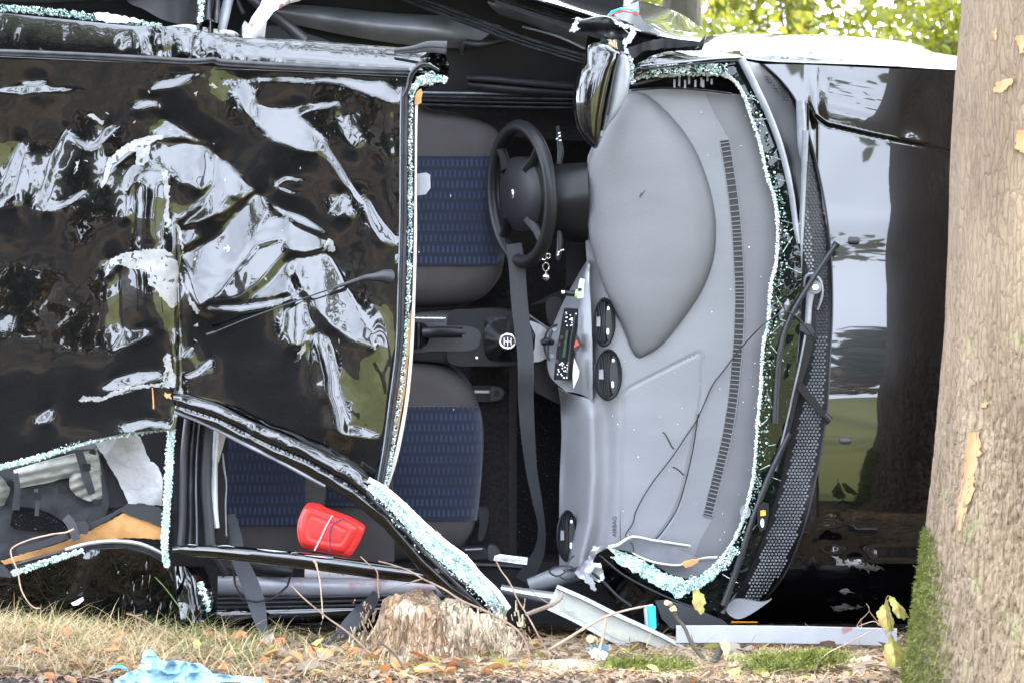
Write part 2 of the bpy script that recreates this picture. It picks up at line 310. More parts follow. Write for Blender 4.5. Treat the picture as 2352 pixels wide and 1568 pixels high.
def sheet_geo(outline, dfn, step=12, thick=.006, smooth_outline=False, jag=0, holes=()):
    O = np.array(outline, float)
    if smooth_outline:
        L = np.linalg.norm(np.diff(O, axis=0, append=O[:1]), axis=1).sum(); O = cr_path(O, max(12, int(L / step)), True)
    else:
        R = []
        for i in range(len(O)):
            a, b = O[i], O[(i + 1) % len(O)]; k = max(1, int(np.linalg.norm(b - a) / step))
            R += [a + (b - a) * j / k for j in range(k)]
        O = np.array(R)
    if jag: O = O + rng.normal(0, jag, O.shape)
    nO = len(O)
    us = np.arange(O[:, 0].min() + step * .5, O[:, 0].max(), step); vs_ = np.arange(O[:, 1].min() + step * .5, O[:, 1].max(), step)
    G = np.stack(np.meshgrid(us, vs_), -1).reshape(-1, 2)
    if len(G):
        ins = np.zeros(len(G), bool); x, y = G[:, 0], G[:, 1]
        dist = np.full(len(G), 1e9)
        for i in range(nO):
            (x1, y1), (x2, y2) = O[i], O[(i + 1) % nO]
            c = ((y1 > y) != (y2 > y)) & (x < (x2 - x1) * (y - y1) / (y2 - y1 + 1e-12) + x1); ins ^= c
            dist = np.minimum(dist, (x - x1) ** 2 + (y - y1) ** 2)
        G = G[ins & (dist > (step * .45) ** 2)]
    P = np.concatenate([O, G]) if len(G) else O
    vv, ee, ff, *_ = delaunay_2d_cdt([Vector(p) for p in P], [(i, (i + 1) % nO) for i in range(nO)], [], 1, 1e-4)
    Q = np.array([tuple(q) for q in vv]); d = dfn(Q[:, 0], Q[:, 1]) if callable(dfn) else np.full(len(Q), float(dfn))
    top = Wn(Q[:, 0], Q[:, 1], d); n = len(top)
    F = []
    for f in ff:      # face the camera
        a, b, c = (Q[i] for i in f[:3]); cr_ = (b[0] - a[0]) * (c[1] - a[1]) - (b[1] - a[1]) * (c[0] - a[0])
        F.append(tuple(f) if cr_ < 0 else tuple(f[::-1]))
    V = [top]
    if thick:
        back = top + np.array([0, thick, 0]); V.append(back); F += [tuple(i + n for i in f[::-1]) for f in F]
        cnt = {}
        for f in F[:len(ff)]:
            for i in range(len(f)):
                e = (f[i], f[(i + 1) % len(f)]); cnt[e] = cnt.get(e, 0) + 1
        for (a, b) in list(cnt):
            if (b, a) not in cnt: F.append((b, a, a + n, b + n))
    return np.concatenate(V), F
def sheet(name, outline, dfn, m, parent=None, step=12, thick=.006, so=False, jag=0, label=None, kind=None, sharp=55):
    V, F = sheet_geo(outline, dfn, step, thick, so, jag); o = raw(name, V, F, m, True, sharp)
    if parent is not None: attach(o, parent, label, kind)
    return o

def gridsurf(name, rows, m, parent=None, nu=30, nv=20, thick=.004, dis=None, label=None, sharp=60):
    """rows of (u, v, depth) control points, Catmull-Rom both ways"""
    A = np.stack([cr_path(r, nu) for r in rows], 0)
    B = np.stack([cr_path(A[:, j], nv) for j in range(nu)], 1)
    if dis is not None: B[..., 2] += dis(B[..., 0], B[..., 1])
    T = Wn(B[..., 0], B[..., 1], B[..., 2]).reshape(-1, 3); n = len(T)
    F = [(i * nu + j, (i + 1) * nu + j, (i + 1) * nu + j + 1, i * nu + j + 1) for i in range(nv - 1) for j in range(nu - 1)]
    V = T
    if thick:
        V = np.concatenate([T, T + [0, thick, 0]]); F2 = [tuple(k + n for k in f[::-1]) for f in F]
        bd = [(i * nu) for i in range(nv)]; E = []
        for i in range(nv - 1): E += [((i + 1) * nu, i * nu), (i * nu + nu - 1, (i + 1) * nu + nu - 1)]
        for j in range(nu - 1): E += [(j, j + 1), ((nv - 1) * nu + j + 1, (nv - 1) * nu + j)]
        F = F + F2 + [(a, b, b + n, a + n) for a, b in E]
    o = raw(name, V, F, m, True, sharp)
    if parent is not None: attach(o, parent, label)
    return o

CUBE = np.array([[x, y, z] for x in (-1, 1) for y in (-1, 1) for z in (-1, 1)], float)
CF = [(0, 1, 3, 2), (4, 6, 7, 5), (0, 4, 5, 1), (2, 3, 7, 6), (0, 2, 6, 4), (1, 5, 7, 3)]
def granules(P, size, jit=.5, mats=3):
    n = len(P); V = np.empty((n, 8, 3)); s = size * (1 + jit * rng.uniform(-1, 1, n))
    A = rng.normal(size=(n, 3, 3)); Qm, _ = np.linalg.qr(A)
    base = CUBE[None] * rng.uniform(.35, 1, (n, 1, 3)); base = base + rng.normal(0, .18, (n, 8, 3))
    V = np.einsum('nij,nkj->nki', Qm, base) * s[:, None, None] / 2 + P[:, None]
    F = [tuple(k * 8 + i for i in f) for k in range(n) for f in CF]
    mi = np.repeat(rng.integers(0, mats, n), 6).tolist()
    return V.reshape(-1, 3), F, mi
def glass_band(name, path, parent, n, size=.006, mats=('glass', 'glass_w', 'glass_g'), spread=.006, label=None):
    """path (u, v, depth, width): a band of safety-glass crumbs"""
    Q = cr_path(path, max(40, n // 4)); i = rng.integers(0, len(Q), n); q = Q[i]
    T = np.gradient(Q[:, :2], axis=0); T /= np.linalg.norm(T, axis=1)[:, None] + 1e-9; N = np.stack([-T[:, 1], T[:, 0]], 1)[i]
    a = rng.uniform(-.5, .5, n)[:, None] * q[:, 3:4] * (1 + .25 * np.sin(i / 7.)[:, None])
    uv = q[:, :2] + N * a + rng.normal(0, 1.0, (n, 2)); P = Wn(uv[:, 0], uv[:, 1], q[:, 2] - rng.uniform(0, spread, n))
    V, F, mi = granules(P, size, .6, len(mats)); o = raw(name, V, F, list(mats), False); o.data.polygons.foreach_set('material_index', mi)
    attach(o, parent, label, 'stuff'); return o
def disc_geo(c, ru, rv, d, seg=32, ax=0):
    pass
def ring(name, u, v, d, ru, rv, w, h, m, parent, seg=40, tilt=0, label=None):
    """elliptical ring facing the camera (photo px radii), w px wide, h m proud; tilt: depth change per px of u"""
    a = np.linspace(0, 2 * PI, seg, endpoint=False); S = [(0, 0), (0, 1), (.5, 1.25), (1, 1), (1, 0)]
    V = []
    for (s, t) in S:
        k = 1 - s * w / max(ru, 1); k2 = 1 - s * w / max(rv, 1); uu = ru * k * np.cos(a); V.append(Wn(u + uu, v + rv * k2 * np.sin(a), d + tilt * uu - t * h))
    m_ = len(S); V = np.stack(V, 1).reshape(-1, 3)
    F = [(i * m_ + j, ((i + 1) % seg) * m_ + j, ((i + 1) % seg) * m_ + (j + 1) % m_, i * m_ + (j + 1) % m_) for i in range(seg) for j in range(m_)]
    return attach(raw(name, V, F, m, True, 50), parent, label)
def ell(u, v, ru, rv, n=36, rot=0):
    a = np.linspace(0, 2 * PI, n, endpoint=False); x = ru * np.cos(a); y = rv * np.sin(a); c, s = math.cos(rot), math.sin(rot)
    return [(u + c * i - s * j, v + s * i + c * j) for i, j in zip(x, y)]
def edge_dist(O, u, v):
    O = np.array(O, float); r = np.full(np.shape(u), 1e9)
    for i in range(len(O)):
        a, b = O[i], O[(i + 1) % len(O)]; ab = b - a; t = np.clip(((u - a[0]) * ab[0] + (v - a[1]) * ab[1]) / (ab @ ab + 1e-9), 0, 1)
        r = np.minimum(r, np.hypot(u - a[0] - t * ab[0], v - a[1] - t * ab[1]))
    return r
def pillow(O, d0, amp, pu=2.2, pv=2.6):
    E = cr_path(O, 160, True); vv = np.linspace(E[:, 1].min(), E[:, 1].max(), 60); L, R = [], []
    for v in vv:
        xs = []
        for (x1, y1), (x2, y2) in zip(E, np.roll(E, -1, 0)):
            if (y1 - v) * (y2 - v) <= 0 and abs(y1 - y2) > 1e-6: xs.append(x1 + (v - y1) / (y2 - y1) * (x2 - x1))
        L.append(min(xs) if xs else np.nan); R.append(max(xs) if xs else np.nan)
    L, R = np.array(L), np.array(R); ok = ~np.isnan(L); L = np.interp(vv, vv[ok], L[ok]); R = np.interp(vv, vv[ok], R[ok])
    def f(u, v):
        l_, r_ = np.interp(v, vv, L), np.interp(v, vv, R); t = np.clip((2 * u - l_ - r_) / (r_ - l_ + 1), -1, 1); q = np.clip((2 * v - vv[0] - vv[-1]) / (vv[-1] - vv[0]), -1, 1)
        b = d0(u, v) if callable(d0) else d0
        return b - amp * np.maximum(0, 1 - np.abs(t) ** pu) ** .5 * np.maximum(0, 1 - np.abs(q) ** pv) ** .5
    return f
def line_dist(pts, u, v):
    P = np.array(pts, float); r = np.full(np.shape(u), 1e9)
    for a, b in zip(P[:-1], P[1:]):
        ab = b - a; t = np.clip(((u - a[0]) * ab[0] + (v - a[1]) * ab[1]) / (ab @ ab + 1e-9), 0, 1)
        r = np.minimum(r, np.hypot(u - a[0] - t * ab[0], v - a[1] - t * ab[1]))
    return r
sstep = lambda a, b, x: (lambda t: t * t * (3 - 2 * t))(np.clip((x - a) / (b - a), 0, 1))


# ================================================================ SETTING
def gz(x, y):
    """ground height"""
    x = np.asarray(x, float); y = np.asarray(y, float)
    near = np.exp(-((y + .9) / 1.1) ** 2)
    z = .045 * near + .05 * np.exp(-((x + 1.45) / .55) ** 2 - ((y + .5) / .35) ** 2) + .05 * (fbm(x * 1.3, y * 1.3, 3, 3) - .45) * near
    z = z + .02 * (fbm(x * 7, y * 7, 5, 3) - .45)
    far = np.hypot(x, y + 1); z = z + sstep(6, 60, far) * .0 - sstep(-.15, .4, y) * (1 - sstep(1.6, 4, y)) * .06
    return z
def grid_ground(name, x0, x1, y0, y1, nx, ny, m, dz=0.0):
    X, Y = np.meshgrid(np.linspace(x0, x1, nx), np.linspace(y0, y1, ny)); Z = gz(X, Y) + dz
    V = np.stack([X, Y, Z], -1).reshape(-1, 3)
    F = [(i * nx + j, i * nx + j + 1, (i + 1) * nx + j + 1, (i + 1) * nx + j) for i in range(ny - 1) for j in range(nx - 1)]
    o = raw(name, V, F, m); o['kind'] = 'structure'; return o
# one sheet to the horizon with a fine middle: graded spacing
def graded(a, b, c, d, nf, nc):
    k = np.linspace(0, 1, nc) ** 2.2
    return np.unique(np.concatenate([b - (b - a) * k, np.linspace(b, c, nf), c + (d - c) * k]))
gx = graded(-220, -2.3, 2.3, 220, 150, 26); gy = graded(-220, -1.6, .4, 160, 70, 26)
X, Y = np.meshgrid(gx, gy); Z = gz(X, Y) + np.where(np.hypot(X, Y) > 8, .5 * (fbm(X * .05, Y * .05, 9, 2) - .45), 0)
nx, ny = len(gx), len(gy)
g = raw('ground', np.stack([X, Y, Z], -1).reshape(-1, 3), [(i * nx + j, i * nx + j + 1, (i + 1) * nx + j + 1, (i + 1) * nx + j) for i in range(ny - 1) for j in range(nx - 1)], 'soil')
g['kind'] = 'structure'; g['label'] = 'forest floor of brown soil and litter under the wrecked car'
# meadow behind the photographer (seen only in the paintwork)
X, Y = np.meshgrid(.95 + 90 * np.linspace(0, 1, 40) ** 2.4, -1.35 - 74 * np.linspace(1, 0, 34) ** 2.4); Zm = gz(X, Y) + np.where(np.hypot(X, Y) > 8, .5 * (fbm(X * .05, Y * .05, 9, 2) - .45), 0) + .02 + .003 * np.abs(Y)
me_ = raw('meadow', np.stack([X, Y, Zm], -1).reshape(-1, 3), [(i * 40 + j, i * 40 + j + 1, (i + 1) * 40 + j + 1, (i + 1) * 40 + j) for i in range(33) for j in range(39)], 'meadow')
me_['kind'] = 'structure'

def leaf_cards(P, size, nrm_up=.3, asp=.62, fold=.25):
    """small folded leaves, 2 quads each, at points P"""
    n = len(P); s = size * rng.uniform(.6, 1.3, n)
    a = rng.normal(size=(n, 3)); a /= np.linalg.norm(a, axis=1)[:, None]
    b = rng.normal(size=(n, 3)); b[:, 2] += nrm_up * 0; b -= (a * b).sum(1)[:, None] * a; b /= np.linalg.norm(b, axis=1)[:, None] + 1e-9
    c = np.cross(a, b)
    pts = [(-1, 0, 0), (-.35, 1, 1), (.35, .9, 1), (1, 0, 0), (.35, -.9, 1), (-.35, -1, 1)]
    V = np.stack([P + a * (x * s)[:, None] / 2 + b * (y * s * asp)[:, None] / 2 + c * (z * s * fold)[:, None] / 2 for x, y, z in pts], 1)
    base = np.arange(n)[:, None] * 6
    F = np.concatenate([base + [0, 5, 4, 3], base + [0, 3, 2, 1]]).tolist()
    return V.reshape(-1, 3), F

def tapered(mb, P, r0, r1, seg=7, mi=0): mb.tube(P, np.linspace(r0, r1, len(P)), seg, mi)
def wob(a, b, n, amp):
    a, b = np.array(a, float), np.array(b, float); t = np.linspace(0, 1, n)[:, None]
    L = np.linalg.norm(b - a); w = rng.normal(0, amp * L, (n, 3)); w[0] = 0; return a + (b - a) * t + w * np.sin(t * PI * .5)

# ---- background shrubs and trees behind the car
def shrub(name, label, cat, c, rad, n, size, m, group, stems=7, seed=0):
    c = np.array(c, float); root = thing(name, label, cat, (c[0], c[1], gz(c[0], c[1])), group)
    cl = c + np.array([0, 0, rad[2]]) + rng.normal(0, .42, (int(14 + n / 500), 3)) * rad
    i = rng.integers(0, len(cl), n); P = cl[i] + rng.normal(0, 1, (n, 3)) * .20 * np.mean(rad) * rng.uniform(.5, 1.3, len(cl))[i][:, None]
    P = P[P[:, 2] > .1]
    V, F = leaf_cards(P, size); attach(raw('foliage', V, F, m, False), root, None, 'stuff')
    mb = MB()
    for k in range(stems):
        e = cl[rng.integers(0, len(cl))]; tapered(mb, wob((c[0] + rng.normal(0, .15), c[1] + rng.normal(0, .15), .0), e, 7, .04), .03, .008, 5)
    mb.build('stem', 'twig', root, True)
    return root
for k, (x, y, rx, rz, n, m, lab) in enumerate([
    (1.15, 5.2, .8, 1.2, 7000, 'leaves2', 'lime green sunlit bush beside the far tree trunk'),
    (2.0, 4.4, .9, 1.15, 9000, 'leaves', 'yellow green sunlit bush above the bonnet and front wing'),
    (3.0, 5.0, 1.0, 1.3, 8000, 'leaves2', 'bright bush in the background right behind the large tree'),
    (2.5, 8.5, 2.0, 2.2, 9000, 'leaves', 'taller sunlit bush farther back over the bonnet'),
    (.6, 8.5, 1.6, 2.2, 6000, 'leaves', 'sunlit bush farther back behind the broken door mirror'),
    (-1.3, 6.5, 1.5, 1.4, 4000, 'leaves2', 'sunlit bush showing as a green glint through the rear door')]):
    shrub('bush', lab, 'bush', (x, y, 0), (rx, rx * .7, rz), int(n * 1.9), .052, m, 'sunlit bushes behind the car')
def tree(name, label, x, y, h, r, m_b, m_l, n, crown_z, crown_r, size, group, cluster=26, limbs=9, fur=.16, droop=False):
    z0 = float(gz(x, y)); root = thing(name, label, 'tree', (x, y, z0), group)
    mb = MB(); P = wob((x, y, z0 - .1), (x + rng.normal(0, .2), y, h * .9), 12, .006); tapered(mb, P, r, r * .3, 12); mb.build('trunk', m_b, root, True)
    cl = []
    lm = MB()
    for k in range(limbs):
        t = rng.uniform(.35, .95); b = P[int(t * 11)]; a = rng.uniform(0, 2 * PI); L = crown_r * rng.uniform(.6, 1.1) * (1 - t * .5 if droop else 1)
        e = b + np.array([math.cos(a) * L, math.sin(a) * L, L * (-.15 if droop else rng.uniform(.1, .7))]); tapered(lm, wob(b, e, 6, .04), r * .25, r * .05, 6); cl.append(e)
    lm.build('limb', m_b, root, True)
    if n:
        if droop:
            t = rng.uniform(0, 1, cluster * 4) ** .8; a = rng.uniform(0, 2 * PI, len(t)); rr = crown_r * (1 - t) * rng.uniform(.4, 1, len(t))
            C = np.stack([x + rr * np.cos(a), y + rr * np.sin(a), z0 + crown_z + t * (h - crown_z)], 1)
        else:
            C = np.concatenate([np.array(cl), np.array([x, y, z0 + crown_z + (h - crown_z) * .55]) + rng.normal(0, .42, (cluster, 3)) * [crown_r, crown_r, (h - crown_z) * .55]])
        i = rng.integers(0, len(C), n); Q = C[i] + rng.normal(0, fur * crown_r, (n, 3)) * [1, 1, .7]
        Q = Q[Q[:, 2] > .5]
        V, F = leaf_cards(Q, size); attach(raw('crown', V, F, m_l, False), root, None, 'stuff')
    return root
tree('tree', 'grey brown tree trunk in the bushes behind the broken door mirror', .708, 4.5, 9, .105, 'bark_dk', 'leaves', 5000, 3.5, 2.0, .09, None)
# trees around and behind the photographer: they make the reflections in the black paint
for k in range(13):
    x = [-34, -26, -20, -14, -9.5, -5.5, -2.2, 3.6, 6.2, 12, 18, 26, 34][k]; y = -[46, 40, 44, 34, 30, 27, 33, 43, 47, 40, 44, 38, 45][k]; h = [14, 13, 12, 10, 9, 8, 8, 8.5, 9.5, 10, 12, 13, 15][k]
    tree('conifer', 'conifer at the far edge of the meadow behind the camera', x, y, h, .22, 'bark_dk', 'conifer', 3000, 1.2, 2.3, .5, 'conifers beyond the meadow', 30, 4, .14, True)
for k, (x, y, h) in enumerate([(-5.5, -5.0, 9), (-9, -11, 10), (5.5, -3.5, 9), (-3.2, -17, 9), (9, -9, 11), (-7.5, 2, 10), (6.5, 5, 11)]):
    tree('roadside_tree', 'leafy tree near the wreck, outside the picture', x, y, h, .2, 'bark_dk', 'leaves', 2600, 3.0, 2.0, .2, 'leafy trees around the wreck', 22, 9, .18)

for k, (x, y, h) in enumerate([(-10.5, -14, 4.2), (-7.6, -15.5, 4.6), (-5.2, -14.2, 3.6), (-3.1, -15, 3.9), (-1.3, -16.5, 3.6), (-13.5, -16, 5)]):  # unseen shrubs, added so the flat parts of the roof reflect something dark
    tree('added_evergreen', 'unseen dark shrub added behind the camera to darken the roof reflections', x, y, h, .08, 'bark_dk', 'conifer', 5200, .2, 1.15, .26, 'dark shrubs added for the roof reflections', 60, 5, .12, False)
tree('roadside_tree', 'tree with a high crown behind the camera on the bonnet side', 2.9, -6.6, 11.5, .16, 'bark_dk', 'leaves', 5200, 7.4, 1.7, .13, 'leafy trees around the wreck', 34, 9, .13)
tree('roadside_tree', 'tree whose crown spreads over the rear of the wreck', -1.9, 2.3, 8.5, .15, 'bark_dk', 'leaves', 16000, 2.9, 2.6, .12, 'leafy trees around the wreck', 60, 12, .17)
for k, (x, y, h) in enumerate([(-1.0, 14, 9), (2.2, 16, 10), (5.2, 14.5, 9), (8.0, 17, 10), (-4.5, 16, 10)]):
    tree('background_tree', 'tall leafy tree far behind the sunlit bushes', x, y, h, .14, 'bark_dk', 'leaves', 6500, 1.0, 2.0, .16, 'tall trees behind the bushes', 60, 9, .16)
# ---- the big tree in front of the bonnet
TX, TY, TR = float(Wn(2462, 800, -1.0)[0]), -1.0, .335
def trunk_edge(v):      # left outline in photo px
    return np.interp(v, [-200, 0, 150, 400, 600, 800, 950, 1100, 1250, 1350, 1450, 1568, 1700], [2212, 2205, 2192, 2180, 2170, 2160, 2150, 2141, 2126, 2112, 2098, 2090, 2078])
def trunk_geo():
    nz, na = 480, 460; tq = np.linspace(-1, 1, na, endpoint=False); V = np.empty((nz, na, 3)); zz = np.linspace(-.15, 2.3, nz)
    for i, z in enumerate(zz):
        t = (z - 1.6) / 9.0; v = 784 - (math.tan(math.atan(t) - PITCH)) * FPX
        xl = float(Wn(trunk_edge(v), v, TY)[0]); r = TR + (float(Wn(2160, 800, TY)[0]) - xl) * .5; cx = xl + r
        a = -PI / 2 + np.sign(tq) * np.abs(tq) ** 1.6 * PI
        lowf = sstep(1.25, .55, z)
        w = fbm(a * 3, z * 2.0 + 0 * a, 4, 3); ra = np.minimum(a, 2 * PI - a)
        plate = np.abs(fbm(np.cos(a) * 22 + w * 2, np.sin(a) * 22 + z * 13, 11, 3) - .47) * 2
        plate2 = np.abs(fbm(np.cos(a) * 40 + 5, np.sin(a) * 40 + z * 55, 21, 2) - .38) * 2
        d = .010 * np.minimum(plate, .25) / .25 * (.25 + .75 * lowf) + .005 * np.minimum(plate2, .2) / .2 * (.3 + .7 * lowf) + .02 * (w - .5)
        rr = r - .012 + d
        flare = .10 * max(0, .22 - z) ** 1.0
        V[i, :, 0] = cx + (rr + flare) * np.cos(a); V[i, :, 1] = TY + (rr + flare) * np.sin(a); V[i, :, 2] = z
    F = [(i * na + j, i * na + (j + 1) % na, (i + 1) * na + (j + 1) % na, (i + 1) * na + j) for i in range(nz - 1) for j in range(na)]
    return V, F
TV, TF = trunk_geo()
big = thing('tree', 'large tree with scarred bark and mossy foot standing before the bonnet', 'tree', (TX, TY, 0))
attach(raw('trunk', TV.reshape(-1, 3), TF, 'bark', True), big)
mb = MB(); top = TV[-1].mean(0); P = wob(top - [0, 0, .1], top + [.3, .1, 6.5], 12, .008); tapered(mb, P, .31, .10, 24)
mb.build('upper_trunk', 'bark', big, True)
lm = MB(); ends = []
for k in range(14):
    b = P[rng.integers(3, 12)]; a = rng.uniform(0, 2 * PI); L = rng.uniform(1.6, 3.4); e = b + [math.cos(a) * L, math.sin(a) * L, L * .35]; tapered(lm, wob(b, e, 8, .04), .07, .012, 7); ends += [e, (b + e) / 2 + rng.normal(0, .3, 3)]
lm.build('limb', 'bark', big, True)
ends = np.array(ends); Q = ends[rng.integers(0, len(ends), 7000)] + rng.normal(0, .42, (7000, 3)); V, F = leaf_cards(Q[Q[:, 2] > 3.2], .11)
attach(raw('crown', V, F, 'leaves', False), big, None, 'stuff')
def trunk_y(u, v):      # front surface of the trunk
    xl = Wn(trunk_edge(v), v, TY)[..., 0]; r = TR + (float(Wn(2160, 800, TY)[0]) - xl) * .5; cx = xl + r
    x = Wn(u, v, -1.25)[..., 0]; q = np.clip(1 - ((x - cx) / r) ** 2, .002, 1); return TY - r * np.sqrt(q)
def scar(O, lift=-.0015, jag=2.2): sheet('bark_scar', O, lambda u, v: trunk_y(u, v) - lift - .006 * fbm(u * .12, v * .05, 2), 'scar', big, 4, .012, False, jag)
def band(pts):          # (v, uleft, uright) -> outline
    return [(r_, v) for v, l_, r_ in pts] + [(l_, v) for v, l_, r_ in pts[::-1]]
scar(band([(66, 2284, 2291), (85, 2265, 2288), (110, 2253, 2280), (150, 2247, 2272), (190, 2244, 2258), (250, 2238, 2254), (300, 2233, 2252), (350, 2228, 2246), (400, 2222, 2236), (430, 2216, 2230), (460, 2218, 2226)]))
scar(band([(992, 2222, 2250), (1020, 2220, 2252), (1060, 2216, 2246), (1100, 2210, 2240), (1140, 2197, 2232), (1175, 2190, 2216), (1200, 2196, 2212), (1218, 2200, 2206)]))
scar(band([(182, 2302, 2328), (195, 2285, 2322), (212, 2283, 2300)]))
scar(band([(84, 2333, 2352), (110, 2338, 2352), (120, 2344, 2352)]))
scar(band([(300, 2338, 2372), (330, 2334, 2372), (350, 2345, 2372)]))
scar(band([(925, 2254, 2268), (935, 2252, 2266)]), jag=1)
# moss on the foot and left flank of the big tree
def proj(P):
    x, y, z = P[..., 0] - CAM[0], P[..., 1] - CAM[1], P[..., 2] - CAM[2]; f = y * cp + z * sp_; up = -y * sp_ + z * cp; return 1176 + FPX * x / f, 784 - FPX * up / f
MP = TV.reshape(-1, 3); mu_, mv_ = proj(MP); off = mu_ - trunk_edge(mv_); w = np.interp(mv_, [1215, 1260, 1330, 1400, 1500, 1600], [8, 36, 60, 72, 92, 106]) * (.8 + .5 * fbm(mv_ * .03, mv_ * 0, 8))
kk = (MP[:, 1] < TY + .12) & (mv_ > 1215) & (mv_ < 1640) & (off < w) & (fbm(mu_ * .03, mv_ * .03, 31) + .10 * sstep(40, 0, off) > .27); kk = np.where(kk)[0]
kk = kk[rng.random(len(kk)) < 1.1 - 1.0 * off[kk] / w[kk]]; kk = np.repeat(kk, 5); P = MP[kk] + rng.normal(0, .004, (len(kk), 3)); print('moss tufts', len(P))
def fuzz(P, L, w, out, spread=.6, k=1):
    n = len(P); d = np.asarray(out, float) + rng.normal(0, spread, (n, 3)); d /= np.linalg.norm(d, axis=1)[:, None]
    s = rng.normal(size=(n, 3)); s -= (s * d).sum(1)[:, None] * d; s /= np.linalg.norm(s, axis=1)[:, None]
    l = L * rng.uniform(.5, 1.3, n)[:, None]
    V = np.stack([P - s * w / 2, P + s * w / 2, P + d * l], 1).reshape(-1, 3); return V, (np.arange(n * 3).reshape(n, 3)).tolist()
V, F = fuzz(P, .013, .0036, (-.4, -.75, .30)); attach(raw('moss', V, F, 'moss', False), big, 'green moss on the foot of the trunk', 'stuff')

# ================================================================ THE WRECKED CAR
car = thing('wrecked_car', 'black car lying on its side with crushed roof and broken windscreen', 'car', (0, .2, 0))
# ---- interior shell: floor pan, sides, so that the cabin is dark behind everything
sheet('floor_pan', [(-200, -40), (1420, -40), (1500, 40), (1600, 108), (1800, 112), (2200, 150), (2700, 190), (2700, 1420), (-200, 1420)], lambda u, v: .95 + 0 * u, 'carpet', car, 90, .03)
gridsurf('upper_side_skin', [[(-200, -75, .98), (500, -75, .98), (1150, -75, .98)], [(-200, -70, .5), (500, -70, .5), (1150, -70, .5)], [(-200, -60, .02), (500, -60, .02), (1150, -52, .10)]], 'paint', car, 10, 8, .0)
def slab(name, a, b, m):   # closing sheets running back from the roof line to the floor
    (u0, v0, d0), (u1, v1, d1) = a, b
    gridsurf(name, [[(u0, v0, d0), (u1, v1, d0)], [(u0, v0, d1), (u1, v1, d1)]], m, car, 8, 8, .0)
# right-hand (lower) door and sill skins resting on the ground
P4 = [Wn(-200, 1440, -.25), Wn(1000, 1432, -.05), Wn(2700, 1432, .0), Wn(2700, 1400, 1.0), Wn(-200, 1400, 1.0)]
V = [list(p) for p in P4]; V = np.array(V); raw_o = raw('lower_door_skin', np.concatenate([V, V - [0, 0, .02]]), [(0, 1, 2, 3, 4), (9, 8, 7, 6, 5)] + [(i, i + 5, (i + 1) % 5 + 5, (i + 1) % 5) for i in range(5)], 'paint_dirty', False); attach(raw_o, car)

